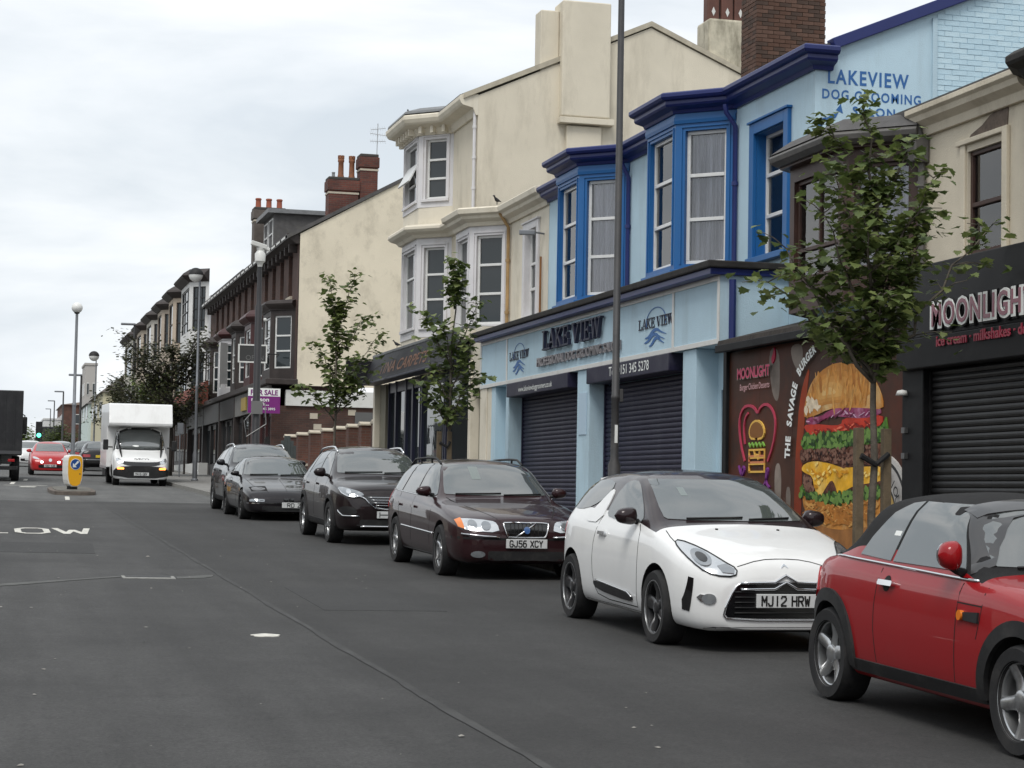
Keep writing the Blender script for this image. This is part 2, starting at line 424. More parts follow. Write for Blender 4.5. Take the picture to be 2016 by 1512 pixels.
    for poly in ([(-2.4, 17.2), (-.9, 17.0), (-.85, 19.4), (-2.35, 19.7)], [(3.2, 19.0), (4.4, 18.9), (4.5, 21.8), (3.25, 22.0)], [(.2, 28.5), (1.5, 28.3), (1.6, 31.0), (.25, 31.2)]):
        MB().prism(poly, lambda a, b, d: (a, b, gz(b) + d), .002, .0075).build('repair_patch', PT, road)
    # SLOW painted for traffic driving away
    let = {'S': [[(.05, .3), (.05, .12), (.18, 0), (.42, 0), (.55, .15), (.55, .38), (.42, .5), (.18, .5), (.05, .62), (.05, .86), (.18, 1), (.42, 1), (.55, .88), (.55, .72)]],
           'L': [[(.05, 1), (.05, .06), (.55, .06)]], 'O': [[(.06, .2), (.06, .8), (.18, .96), (.42, .96), (.54, .8), (.54, .2), (.42, .04), (.18, .04), (.06, .2), (.06, .4)]],
           'W': [[(.02, 1), (.16, .04), (.30, .7), (.44, .04), (.58, 1)]]}
    for i, ch in enumerate('SLOW'):
        mb = MB(); x0 = -.90 + i * .69; y0 = 33.95; 
        for pl in let[ch]:
            for a, b in zip(pl, pl[1:]):
                ax, ay, bx, by = x0 + a[0], y0 + a[1] * 2.15, x0 + b[0], y0 + b[1] * 2.15
                d = math.hypot(bx - ax, by - ay); ux, uy = (bx - ax) / d, (by - ay) / d; w = .055 if abs(uy) > .6 else .12
                e = .03; q = [(ax - ux * e - uy * w, ay - uy * e + ux * w), (bx + ux * e - uy * w, by + uy * e + ux * w), (bx + ux * e + uy * w, by + uy * e - ux * w), (ax - ux * e + uy * w, ay - uy * e - ux * w)]
                mb.add([(p[0], p[1], gz(p[1]) + .009 + .0004 * len(mb.f)) for p in q], [(0, 1, 2, 3)])
        mb.build('road_letter', WH, road)
    # worn hatching and lane dashes round the island, farther up
    for (x0, x1, y0, y1) in ((1.0, 1.5, 66, 67.0), (.75, .9, 70, 73), (1.3, 1.45, 76, 79), (.5, 1.9, 68.2, 68.5), (1.9, 2.6, 62.8, 63.1), (2.0, 2.12, 53, 56)):
        mb = MB(); mb.add([(x0, y0, gz(y0) + .005), (x1, y0 + .1, gz(y0) + .005), (x1 + .1, y1, gz(y1) + .005), (x0 + .1, y1, gz(y1) + .005)], [(0, 1, 2, 3)]); mb.build('road_marking', WH, road)
    # kerbs and pavement
    PV = mat('paving', (.20, .195, .185), rough=.9, var=.18, vscale=1.5, bump=.35, bscale=30, dirt=(.09, .085, .08), dscale=2, damt=.5)
    path = [(7.30, -20), (7.30, 56.2), (6.38, 58.4), (6.38, 430)]
    kx = lambda y: float(np.interp(y, [q[1] for q in path], [q[0] for q in path]))
    yy = [-20, 0, 20, 40, 56.2, 58.4, 80, 120, 200, 430]
    mb = MB(); top = [[(kx(y) + .125, y, gz(y) + .125) for y in yy], [(16, y, gz(y) + .16) for y in yy]]
    mb.sheet(top); pv = mb.build('pavement', PV); tag(pv, kind='structure')
    KB = mat('kerb_granite', (.22, .215, .20), rough=.85, var=.2, vscale=9, bump=.3, bscale=50, dirt=(.08, .08, .075), dscale=5, damt=.6)
    ks = MB().box(0, .125, 0, .885, -.08, .125).mesh('kerb_stone', KB); y = 0.0
    while y < 110:
        x = kx(y); dx = kx(y + .9) - x
        o = mesh_obj('kerb_stone', ks, None, pv); o.location = (x + r.uniform(-.004, .004), y, gz(y) + r.uniform(-.004, .003)); o.rotation_euler = (math.atan(GRADE), 0, -math.atan2(dx, .9)); y += .9
    # pavement and road on the unseen left side
    mb = MB(); mb.sheet([[(-9.0, y, gz(y) + .12) for y in yy], [(-13, y, gz(y) + .15) for y in yy]]); mb.box(-9.12, -9.0, -20, 0, -.5, -.4)
    pl = mb.build('pavement', PV); tag(pl, kind='structure')
    # litter and loose grit on the road
    rr = random.Random(11); mb = MB()
    for _ in range(130):
        x = rr.uniform(-3.5, 4.6); y = 5 + 34 * rr.random() ** 1.5; s = rr.uniform(.008, .026) * (2 if rr.random() < .08 else 1); a = rr.uniform(0, 6.28); z = gz(y) + .007
        P = [(x + s * math.cos(a + k * 1.57) * rr.uniform(.5, 1), y + s * math.sin(a + k * 1.57) * rr.uniform(.5, 1), z + rr.uniform(0, .006)) for k in range(4)]
        c = (x, y, z + s * .35); mb.add(P + [c], [(0, 1, 4), (1, 2, 4), (2, 3, 4), (3, 0, 4)])
    tag(mb.build('road_grit', mat('grit', (.24, .23, .21), rough=.9, var=.5, vscale=9)), 'pale grit and scraps scattered over the dark road', 'grit', kind='stuff')
setting()
# ------------------------------------------------------------------ building helpers
ZU = Vector((0, 0, 1))
class Face:
    """A vertical wall face: origin at its lower left seen from outside, u to the right, n outwards."""
    def __init__(s, a, b, z0, z1):
        s.o = Vector((a[0], a[1], z0)); d = Vector((b[0] - a[0], b[1] - a[1], 0)); s.w = d.length; s.u = d.normalized(); s.h = z1 - z0
        s.n = Vector((s.u.y, -s.u.x, 0)); s.z0 = z0
    def p(s, a, z, d=0): return s.o + s.u * a + ZU * (z - s.z0) + s.n * d
def face_x(x, y0, y1, z0, z1):
    """Street front facing -X; its left end (seen from the street) is the far end y1."""
    return Face((x, y1), (x, y0), z0, z1)
def face_y(y, x0, x1, z0, z1):
    """Wall facing the camera (-Y)."""
    return Face((x0, y), (x1, y), z0, z1)
def wall(mb, f, holes=(), depth=.18):
    """Wall face with rectangular openings (a0, a1, z0, z1) and their reveals."""
    us = sorted({0, f.w} | {h[0] for h in holes} | {h[1] for h in holes}); zs = sorted({f.z0, f.z0 + f.h} | {h[2] for h in holes} | {h[3] for h in holes})
    for i in range(len(us) - 1):
        for j in range(len(zs) - 1):
            cu, cz = (us[i] + us[i + 1]) / 2, (zs[j] + zs[j + 1]) / 2
            if any(h[0] < cu < h[1] and h[2] < cz < h[3] for h in holes): continue
            mb.add([f.p(us[i], zs[j]), f.p(us[i + 1], zs[j]), f.p(us[i + 1], zs[j + 1]), f.p(us[i], zs[j + 1])], [(0, 1, 2, 3)])
    for a0, a1, z0, z1 in holes:
        q = [(a0, z0), (a1, z0), (a1, z1), (a0, z1)]
        for k in range(4):
            a, b = q[k], q[(k + 1) % 4]
            mb.add([f.p(*a), f.p(*b), f.p(*b, -depth), f.p(*a, -depth)], [(0, 1, 2, 3)])
def fbox(mb, f, a0, a1, z0, z1, d0, d1):
    c = f.p((a0 + a1) / 2, (z0 + z1) / 2, (d0 + d1) / 2)
    return mb.obox(c, f.u, f.n, ZU, (a1 - a0) / 2, (d1 - d0) / 2, (z1 - z0) / 2)
M_UPVC = mat('upvc_white', (.66, .665, .655), rough=.3, dirt=(.3, .28, .24), dscale=6, damt=.2)
M_PANE = glass_mat('window_glass', see=.88, ior=1.9)
M_PANED = glass_mat('window_glass_dark', tint=(.018, .024, .027), ior=1.6)
def _net():
    m = mat('net_curtain', (.66, .70, .80), rough=.9); nt = m.node_tree; N = nt.nodes.new; L = nt.links.new
    tc = N('ShaderNodeTexCoord'); mp = N('ShaderNodeMapping'); mp.inputs['Scale'].default_value = (16, 16, .7); n = N('ShaderNodeTexNoise'); n.inputs['Scale'].default_value = 1; n.inputs['Detail'].default_value = 4
    L(tc.outputs['Object'], mp.inputs[0]); L(mp.outputs[0], n.inputs['Vector']); r = N('ShaderNodeValToRGB'); e = r.color_ramp.elements
    e[0].position = .36; e[0].color = (.20, .22, .28, 1); e[1].position = .62; e[1].color = (.78, .82, .90, 1); L(n.outputs['Fac'], r.inputs[0]); L(r.outputs[0], nt.nodes['Principled BSDF'].inputs['Base Color']); return m
M_NET = _net()
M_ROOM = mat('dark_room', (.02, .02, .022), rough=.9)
def window(par, f, a0, a1, z0, z1, frame=None, bars=(.36, .68), net=True, depth=.11, glass=None, fw=.055, mull=(), tilt=None, name='window'):
    """Framed window set into an opening; bars are heights of the transoms (fractions); panes are sub-parts."""
    frame = frame or M_UPVC; mb = MB(); d0, d1 = -depth - .05, -depth + .012
    fbox(mb, f, a0, a1, z0, z0 + fw, d0, d1); fbox(mb, f, a0, a1, z1 - fw, z1, d0, d1)
    fbox(mb, f, a0, a0 + fw, z0 + fw, z1 - fw, d0, d1); fbox(mb, f, a1 - fw, a1, z0 + fw, z1 - fw, d0, d1)
    hb = [z0 + (z1 - z0) * b for b in bars]; w2 = fw * .5; va = [a0 + (a1 - a0) * q for q in mull]
    for z in hb: fbox(mb, f, a0 + fw, a1 - fw, z - w2, z + w2, d0, d1 + .006)
    for a in va: fbox(mb, f, a - w2 * .8, a + w2 * .8, z0 + fw, z1 - fw, d0, d1 - .004)
    o = mb.build(name, frame, par, bevel=.006)
    zz = [z0 + fw - w2] + hb + [z1 - fw + w2]; aa = [a0 + fw - w2] + va + [a1 - fw + w2]
    for i in range(len(zz) - 1):
        for k in range(len(aa) - 1):
            p = MB(); fbox(p, f, aa[k] + w2, aa[k + 1] - w2, zz[i] + w2, zz[i + 1] - w2, d0 + .018, d0 + .028)
            p.build('pane', glass or (M_PANE if net else M_PANED), o)
    if net:
        c = MB(); n = 46; rows = []; ph = rng.uniform(0, 6)
        for z in (z0, z1):
            rows.append([f.p(a0 + (a1 - a0) * k / n, z, -depth - .11 + .022 * math.sin(k * 1.35 + ph) + .014 * math.sin(k * .47 + ph * 2)) for k in range(n + 1)])
        c.sheet(rows); c.build('net_curtain', M_NET, o, smooth=True)
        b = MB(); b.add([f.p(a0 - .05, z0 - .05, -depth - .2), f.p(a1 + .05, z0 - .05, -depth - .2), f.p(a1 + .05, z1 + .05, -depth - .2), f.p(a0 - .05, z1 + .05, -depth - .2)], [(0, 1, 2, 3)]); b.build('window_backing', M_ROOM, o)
    return o
def reveal(par, f, a0, a1, z0, z1, depth, m, t=.012):
    mb = MB(); fbox(mb, f, a0, a0 + t, z0, z1, -depth, .002); fbox(mb, f, a1 - t, a1, z0, z1, -depth, .002); fbox(mb, f, a0 + t, a1 - t, z1 - t, z1, -depth, .002); fbox(mb, f, a0 + t, a1 - t, z0, z0 + t, -depth, .002)
    return mb.build('window_reveal', m, par)
def surround(par, f, a0, a1, z0, z1, m, w=.14, d=.045, sill=.10, name='window_surround', step=True):
    mb = MB()
    fbox(mb, f, a0 - w, a0, z0, z1 + w, 0, d); fbox(mb, f, a1, a1 + w, z0, z1 + w, 0, d); fbox(mb, f, a0, a1, z1, z1 + w, 0, d)
    if step: fbox(mb, f, a0 - w - .03, a1 + w + .03, z1 + w, z1 + w + .035, 0, d + .03)
    if sill: fbox(mb, f, a0 - w, a1 + w, z0 - sill, z0 - .001, 0, d + .045)
    return mb.build(name, m, par, bevel=.008)
def sweep(mb, path, prof, z):
    """Moulding with profile (out, dz) along a plan path of (x, y); out is to the left of the walking direction."""
    P = [Vector(p) for p in path]; rows = []
    for i, p in enumerate(P):
        ns = []
        for a, b in ((i - 1, i), (i, i + 1)):
            if a >= 0 and b < len(P): d = (P[b] - P[a]).normalized(); ns.append(Vector((-d.y, d.x)))
        n = ns[0] if len(ns) == 1 else (ns[0] + ns[1]).normalized(); k = 1 / max(.35, n.dot(ns[0]))
        rows.append([(p.x + n.x * o * k, p.y + n.y * o * k, z + dz) for o, dz in prof])
    n = len(prof); vs = [q for r_ in rows for q in r_]
    fs = [(i * n + k, i * n + (k + 1) % n, (i + 1) * n + (k + 1) % n, (i + 1) * n + k) for i in range(len(P) - 1) for k in range(n)]
    fs += [list(range(n))[::-1], list(range((len(P) - 1) * n, len(P) * n))]
    mb.add(vs, fs)
def bay_faces(xw, xf, ya, yb, cant, z0, z1):
    """Canted bay on a street wall at xw, front at xf, between ya (near) and yb (far): far cant, front, near cant."""
    return [Face((xw, yb), (xf, yb - cant), z0, z1), Face((xf, yb - cant), (xf, ya + cant), z0, z1), Face((xf, ya + cant), (xw, ya), z0, z1)]
def bay_path(xw, xf, ya, yb, cant): return [(xw, ya), (xf, ya + cant), (xf, yb - cant), (xw, yb)]
def slab(mb, pts, z0, z1): mb.prism(pts, lambda a, b, d: (a, b, d), z0, z1)
def lettering(par, f, txt, a, z, size, width, m, d=.01, ext=.0, name='sign_word', **kw):
    """Lettering on a wall face, one object per word; ext gives raised letters their depth."""
    v, fc = text_flat(txt, size, **kw); lo = min(p[0] for p in v); hi = max(p[0] for p in v); k = width / (hi - lo)
    v = [((x - lo) * k - width / 2, y) for x, y in v]; o = None
    for wf in words(v, fc, size * k * .14):
        mb = MB(); ids = sorted({i for q in wf for i in q}); mp = {i: j for j, i in enumerate(ids)}; n = len(ids); q_ = [[mp[i] for i in q] for q in wf]
        if ext:
            e = {(q[i], q[(i + 1) % len(q)]) for q in q_ for i in range(len(q))}
            mb.add([f.p(a + v[i][0], z + v[i][1], d) for i in ids] + [f.p(a + v[i][0], z + v[i][1], d + ext) for i in ids], [[i + n for i in q] for q in q_] + [(i, j, j + n, i + n) for (i, j) in e if (j, i) not in e])
        else: mb.add([f.p(a + v[i][0], z + v[i][1], d) for i in ids], q_)
        w = mb.build(name, m, par); o = o or w
    return o
def brick_pieces(par, f, a0, a1, z0, z1, ms, bw=.215, bh=.065, jo=.010, r=None, proud=.006, dm=.05, skip=None):
    """Bricks laid in courses on a face, each an object; two or three shared meshes per material."""
    r = r or random.Random(5); meshes = {}
    row = 0; z = z0
    while z + bh <= z1 + .001:
        a = a0 - (bw + jo) * (.5 if row % 2 else 0)
        while a < a1 - .02:
            b0, b1 = max(a, a0), min(a + bw, a1)
            if b1 - b0 > .04 and not (skip and skip((b0 + b1) / 2, z + bh / 2)):
                key = (round(b1 - b0, 3), r.randrange(len(ms)))
                if key not in meshes: meshes[key] = MB().box(-key[0] / 2, key[0] / 2, -dm, proud, -bh / 2, bh / 2).mesh('brick', ms[key[1]])
                o = mesh_obj('brick', meshes[key], None, par); c = f.p((b0 + b1) / 2, z + bh / 2, r.uniform(-.003, .004))
                o.location = c; o.rotation_euler = (r.uniform(-.01, .01), r.uniform(-.012, .012), math.atan2(f.u.y, f.u.x) + math.pi)
            a += bw + jo
        z += bh + jo; row += 1
def pots(par, pts, m, h=.55, r0=.11, crown=False):
    for x, y, z in pts:
        mb = MB(); fn = lambda a, b, c: (x + a, y + b, z + c)
        mb.lathe([(r0 * 1.15, 0), (r0 * 1.12, h * .12), (r0, h * .16), (r0 * .92, h * .8), (r0 * 1.12, h * .84), (r0 * 1.12, h * .93), (r0 * .95, h), (r0 * .75, h), (r0 * .7, h * .3)], fn, 14)
        if crown:
            for k in range(6):
                a = k * math.pi / 3; mb.obox((x + r0 * .9 * math.cos(a), y + r0 * .9 * math.sin(a), z + h + .05), (math.cos(a), math.sin(a), 0), (-math.sin(a), math.cos(a), 0), ZU, .02, .04, .06)
        mb.build('chimney_pot', m, par, smooth=40)
M_POT = mat('terracotta', (.22, .09, .045), rough=.9, var=.25, vscale=6, dirt=(.06, .05, .045), dscale=5, damt=.6)
M_SLATE = mat('roof_slate', (.075, .072, .072), rough=.75, var=.25, vscale=4, bump=.5, bscale=25, dirt=(.12, .115, .09), dscale=3, damt=.4)
M_LEAD = mat('lead_grey', (.16, .165, .17), rough=.6, var=.2, vscale=6)
def drainpipe(par, pts, m, r=.038, n=8, clips=()):
    mb = MB().tube(pts, r, n)
    for z in clips: mb.tube([(pts[-1][0], pts[-1][1], z - .03), (pts[-1][0], pts[-1][1], z + .03)], r * 1.35, n)
    return mb.build('drainpipe', m, par, smooth=40)
def gable_roof(par, y0, y1, xf, xr, xb, ze, zr, m, th=.12, name='roof'):
    """Two roof slopes over a house whose street eaves are at xf, ridge at xr, back eaves at xb."""
    mb = MB()
    for a, b in (((xf, ze), (xr, zr)), ((xr, zr), (xb, ze))):
        mb.prism([a, b, (b[0], b[1] + th), (a[0], a[1] + th)], lambda p, q, d: (p, d, q), y0, y1)
    return mb.build(name, m, par)
def shutter(par, f, a0, a1, z0, z1, m, pitch=.078):
    """Roller shutter: every lath is a piece of its own, plus side guides and bottom rail."""
    w = a1 - a0; prof = [(0, 0), (.006, .004), (.016, pitch * .35), (.016, pitch * .6), (.006, pitch * .9), (0, pitch * .96)]
    mb = MB(); mb.prism(prof + [(-.012, pitch * .96), (-.012, 0)], lambda d, b, a: (a, -d, b), -w / 2, w / 2); me = mb.mesh('shutter_slat', m)
    z = z0 + .06
    while z + pitch < z1 + .02:
        o = mesh_obj('shutter_slat', me, None, par); o.location = f.p((a0 + a1) / 2, z, 0); o.rotation_euler = (0, 0, math.atan2(f.u.y, f.u.x)); z += pitch
    for a in (a0 - .05, a1): fbox(MB(), f, a, a + .05, z0, z1, -.03, .035).build('shutter_guide', m, par)
    fbox(MB(), f, a0, a1, z0 - .02, z0 + .06, -.02, .02).build('shutter_rail', m, par, bevel=.006)
# ------------------------------------------------------------------ vehicles
def paint(name, col, flake=0.0, rough=0.35):
    m = mat(name, col, rough=rough, metal=flake, coat=.65, spec=.15, var=0.03, vscale=2.0, dirt=(0.14, 0.13, 0.12), dscale=2.6, damt=0.06)
    m.node_tree.nodes['Principled BSDF'].inputs['Coat Roughness'].default_value = 0.015
    return m
M_TYRE = mat('tyre_rubber', (0.012, 0.012, 0.013), rough=0.85, bump=.2, bscale=90, dirt=(0.07, 0.065, 0.06), dscale=6, damt=.4)
M_ALLOY = mat('alloy_silver', (0.55, 0.56, 0.57), rough=0.28, metal=0.9, dirt=(0.12, 0.1, 0.085), dscale=9, damt=.5)
M_ALLOYDARK = mat('alloy_dark', (0.035, 0.035, 0.038), rough=0.3, metal=0.4, coat=.4)
M_DISC = mat('brake_steel', (0.12, 0.11, 0.10), rough=0.5, metal=0.8)
M_TRIM = mat('black_trim', (0.013, 0.013, 0.014), rough=0.6, spec=.35, bump=.1, bscale=200, dirt=(0.07, 0.068, 0.062), dscale=4, damt=.4)
M_GLOSSBLK = mat('gloss_black', (0.008, 0.008, 0.009), rough=0.12, coat=.6)
M_GAP = mat('panel_gap', (0.006, 0.006, 0.006), rough=0.9)
M_CHROME = mat('chrome', (0.72, 0.73, 0.75), rough=0.1, metal=1.0)
M_LAMP = mat('lamp_reflector', (0.62, 0.64, 0.66), rough=0.16, metal=0.75, coat=1.0)
M_LENS = mat('lamp_lens', (0.30, 0.32, 0.34), rough=0.06, metal=0.55, coat=1.0)
M_AMBER = mat('amber_lens', (0.75, 0.20, 0.02), rough=0.12, coat=1.0)
M_REDLENS = mat('red_lens', (0.35, 0.01, 0.015), rough=0.12, coat=1.0)
M_PLATE = mat('plate_white', (0.62, 0.63, 0.63), rough=0.35, coat=.5, dirt=(0.3, .29, .27), dscale=9, damt=.25)
M_PLATEY = mat('plate_yellow', (0.72, 0.52, 0.03), rough=0.35, coat=.5)
M_PLATETXT = mat('plate_black', (0.012, 0.012, 0.012), rough=0.4)
M_UNDER = mat('underbody', (0.012, 0.012, 0.012), rough=0.9)
M_SEAT = mat('seat_cloth', (0.035, 0.036, 0.04), rough=0.9, var=.2, vscale=30)
M_PAPER = mat('paper_white', (0.75, 0.77, 0.75), rough=0.7)
M_CARD = mat('permit_green', (0.13, 0.16, 0.15), rough=0.2, coat=1.0)
def car_glass():
    m = glass_mat('car_glass', tint=(0.07, 0.08, 0.08), ior=2.5, rough=0.03)
    return m
M_CGLASS = car_glass()

def section(pts, rad, seg):
    """Polyline with rounded corners, fixed number of samples."""
    out = [pts[0]]; n = len(pts)
    for i in range(1, n):
        a, b = pts[i - 1], pts[i]
        ra = rad[i - 1] if i > 1 else 0; rb = rad[i] if i < n - 1 else 0
        s = (a[0] + (b[0] - a[0]) * ra, a[1] + (b[1] - a[1]) * ra); e = (a[0] + (b[0] - a[0]) * (1 - rb), a[1] + (b[1] - a[1]) * (1 - rb))
        for k in range(1, seg + 1):
            t = k / seg; out.append((s[0] + (e[0] - s[0]) * t, s[1] + (e[1] - s[1]) * t))
        if i < n - 1:
            c = pts[i + 1]; q = (b[0] + (c[0] - b[0]) * rad[i], b[1] + (c[1] - b[1]) * rad[i])
            for k in range(1, 5):
                t = k / 4; u = 1 - t
                out.append((u * u * e[0] + 2 * u * t * b[0] + t * t * q[0], u * u * e[1] + 2 * u * t * b[1] + t * t * q[1]))
    return out

PLATE_FONT = {'M': [[(0, 0), (0, 1), (.5, .4), (1, 1), (1, 0)]], 'J': [[(0, .25), (.15, 0), (.75, 0), (.9, .2), (.9, 1)]], '1': [[(.5, 0), (.5, 1)]], '2': [[(0, .8), (.15, 1), (.85, 1), (1, .8), (1, .62), (0, .12), (0, 0), (1, 0)]],
  'H': [[(0, 0), (0, 1)], [(1, 0), (1, 1)], [(0, .5), (1, .5)]], 'R': [[(0, 0), (0, 1), (.8, 1), (1, .85), (1, .65), (.8, .5), (0, .5)], [(.5, .5), (1, 0)]], 'W': [[(0, 1), (.22, 0), (.5, .7), (.78, 0), (1, 1)]],
  'G': [[(1, .8), (.8, 1), (.2, 1), (0, .8), (0, .2), (.2, 0), (.8, 0), (1, .2), (1, .45), (.55, .45)]], '5': [[(1, 1), (.1, 1), (.05, .58), (.8, .58), (1, .42), (1, .18), (.8, 0), (.15, 0), (0, .15)]], '6': [[(.9, 1), (.25, 1), (0, .7), (0, .2), (.2, 0), (.8, 0), (1, .2), (1, .4), (.8, .58), (.05, .58)]],
  'X': [[(0, 0), (1, 1)], [(0, 1), (1, 0)]], 'C': [[(1, .8), (.8, 1), (.2, 1), (0, .8), (0, .2), (.2, 0), (.8, 0), (1, .2)]], 'Y': [[(0, 1), (.5, .5), (1, 1)], [(.5, .5), (.5, 0)]], 'D': [[(0, 0), (0, 1), (.75, 1), (1, .75), (1, .25), (.75, 0), (0, 0)]],
  'Z': [[(0, 1), (1, 1), (0, 0), (1, 0)]], 'N': [[(0, 0), (0, 1), (1, 0), (1, 1)]], 'K': [[(0, 0), (0, 1)], [(1, 1), (.05, .45)], [(.35, .6), (1, 0)]], 'B': [[(0, 0), (0, 1), (.8, 1), (.95, .85), (.8, .53), (0, .53)], [(.8, .53), (1, .3), (.8, 0), (0, 0)]], 'O': [[(.2, 0), (0, .2), (0, .8), (.2, 1), (.8, 1), (1, .8), (1, .2), (.8, 0), (.2, 0)]], 'V': [[(0, 1), (.5, 0), (1, 1)]]}
class Car:
    """A car in local space: nose towards -Y at y=0, ground at z=0, x=0 the centre line."""
    def __init__(s, name, label, loc, yaw, spec, group=None, near=True):
        s.sp = spec; s.t = thing(name, label, 'car' if 'cat' not in spec else spec['cat'], loc, (math.atan(GRADE), 0, yaw), group)
        s.near = near; s.loft()
    def loft(s):
        sp = s.sp; C = {k: pchip(sp[k]) for k in ('zt', 'zs', 'w', 'wr', 'q', 'zb')}; s.C = C
        L = sp['L']; c0, c1 = sp['cabin']
        ys = set(np.round(np.linspace(0, L, sp.get('ns', 84)), 4))
        for k in ('zt', 'w', 'zb'): ys |= {round(a[0], 4) for a in sp[k]}
        ys |= {round(v, 4) for v in (.01, .03, .06, .1, L - .01, L - .03, L - .06, L - .1)}
        ys = sorted(ys); ys = [y for i, y in enumerate(ys) if i == 0 or y - ys[i - 1] > .004]
        cr = sp.get('crease', .55); tuck = sp.get('tuck', .10)
        secs = []
        for y in ys:
            zb, zs, zt, w, wr, q = (C[k](y) for k in ('zb', 'zs', 'zt', 'w', 'wr', 'q'))
            zt = max(zt, zs + .004); zr = zs + q * (zt - zs); wr = min(wr, w - .06)
            hb = zs - zb
            P = [(0, zb), (w - tuck, zb), (w - .022, zb + .09 * hb + .02), (w, zb + cr * hb), (w - .018, zb + .86 * hb), (w - .06, zs), (wr, zr), (wr * .55, zt - (zt - zr) * .22), (0, zt)]
            rad = [0, .35, .45, .5, .45, sp.get('rb', .4), sp.get('rr', .38), .5, 0]
            secs.append(section(P, rad, 3))
        s.secs = secs; s.ys = ys
        n = len(secs[0]); mb = MB(); rows = []
        for y, se in zip(ys, secs):
            rows.append([(-x, y, z) for x, z in se[::-1]] + [(x, y, z) for x, z in se[1:]])
        m = len(rows[0])                                    # closed ring: first and last meet at the roof centre ... bottom
        # ring order: top centre(-) ... bottom ... top centre(+); first==last position at x=0
        ring = [r[:-1] if False else r for r in rows]
        vs = []; idx = []
        for r in rows:
            base = len(vs); vs += r[:-1]; idx.append([base + k for k in range(m - 1)] + [base])
        fs = []; mi = []
        sh = 1 + 3 + 4 * 0  # placeholder
        per = 3 + 4
        v5 = 1 + per * 5 - 4            # sample index just at shoulder start in half section
        for i in range(len(rows) - 1):
            yc = .5 * (ys[i] + ys[i + 1])
            for k in range(m - 1):
                fs.append((idx[i][k], idx[i][k + 1], idx[i + 1][k + 1], idx[i + 1][k]))
                half = (n - 1 - k - .5) if k < n - 1 else (k - (n - 1) + .5)
                mi.append(2 if (half > v5 + 1.5 and c0 < yc < c1) else 0)
        for e, rev in ((0, 1), (-1, 0)):                    # end caps as strips between left and right halves
            r = idx[e]; j, k = 0, m - 1
            lo, hi = 0, m - 1
            left = [r[a] for a in range(0, n)]; right = [r[m - 1 - a] for a in range(0, n)]
            for a in range(n - 1):
                q = [left[a], left[a + 1], right[a + 1], right[a]]; q = list(dict.fromkeys(q))
                if len(q) > 2: fs.append(q if rev else q[::-1]); mi.append(0)
        me = bpy.data.meshes.new('body'); me.from_pydata(vs, [], fs); me.polygons.foreach_set('material_index', mi)
        bm = bmesh.new(); bm.from_mesh(me); bmesh.ops.remove_doubles(bm, verts=bm.verts, dist=2e-4)
        bmesh.ops.dissolve_degenerate(bm, edges=bm.edges, dist=1e-4)
        bmesh.ops.recalc_face_normals(bm, faces=bm.faces)
        s.bvh = BVHTree.FromBMesh(bm); bm.to_mesh(me); bm.free()
        # wheel arches
        cut = MB(); cut.cur = 1
        for ya in sp['axles']:
            for sx in (-1, 1):
                rr = sp['rw'] * sp.get('arch', 1.13); fn = lambda a, b, h, sx=sx, ya=ya: (sx * h, ya + a, sp['rw'] + sp.get('archup', .015) + b)
                pr = [(0.001, .42), (rr * .97, .42), (rr, .5), (rr, 1.3), (0.001, 1.3)]
                cut.lathe(pr, fn, 36)
        cm = cut.mesh('cut', None, merge=True)
        for q in (0, 1): pass
        co = bpy.data.objects.new('cut', cm); bo = bpy.data.objects.new('body', me); COL.objects.link(co); COL.objects.link(bo)
        for mm in (sp['paint'], M_UNDER, sp.get('roofpaint', sp['paint'])): me.materials.append(mm)
        for mm in (sp['paint'], M_UNDER): cm.materials.append(mm)
        md = bo.modifiers.new('b', 'BOOLEAN'); md.operation = 'DIFFERENCE'; md.object = co; md.solver = 'EXACT'; md.material_mode = 'INDEX'
        dg = bpy.context.evaluated_depsgraph_get(); res = bpy.data.meshes.new_from_object(bo.evaluated_get(dg))
        bpy.data.objects.remove(co); bpy.data.objects.remove(bo)
        # cut away the cabin skin where the glass goes, split the roof off, then finish
        bm = bmesh.new(); bm.from_mesh(res)
        bmesh.ops.recalc_face_normals(bm, faces=bm.faces)
        bm.to_mesh(res); 
        for p in bm.faces: p.smooth = True
        def part(keep, name, mats):
            b2 = bm.copy(); bmesh.ops.delete(b2, geom=[f for f in b2.faces if not keep(f)], context='FACES')
            for f in b2.faces: f.smooth = True
            m2 = bpy.data.meshes.new(name); b2.to_mesh(m2); b2.free()
            for mm in mats: m2.materials.append(mm)
            m2.set_sharp_from_angle(angle=R(42)); return mesh_obj(name, m2, None, s.t, False)
        mats = [sp['paint'], M_UNDER, sp.get('roofpaint', sp['paint'])]
        s.body = part(lambda f: f.material_index < 2, 'body', mats)
        s.roof = part(lambda f: f.material_index == 2, sp.get('roofname', 'roof'), mats)
        bm.free(); bpy.data.meshes.remove(res)
    # --- pieces laid on the skin
    def cast(s, ax, a, b):
        if ax == 'f': o, d = Vector((a, -3, b)), Vector((0, 1, 0))
        elif ax == 'r': o, d = Vector((a, s.sp['L'] + 3, b)), Vector((0, -1, 0))
        elif ax == 'l': o, d = Vector((-3, a, b)), Vector((1, 0, 0))
        elif ax == 'R': o, d = Vector((3, a, b)), Vector((-1, 0, 0))
        else: o, d = Vector((a, b, 4)), Vector((0, 0, -1))
        h, n, i, _ = s.bvh.ray_cast(o, d)
        if h is None:
            # slide the ray origin onto the nearest skin point
            h, n, i, _ = s.bvh.find_nearest(o + d * 3)
        if n.dot(d) > 0: n = -n
        return h, n
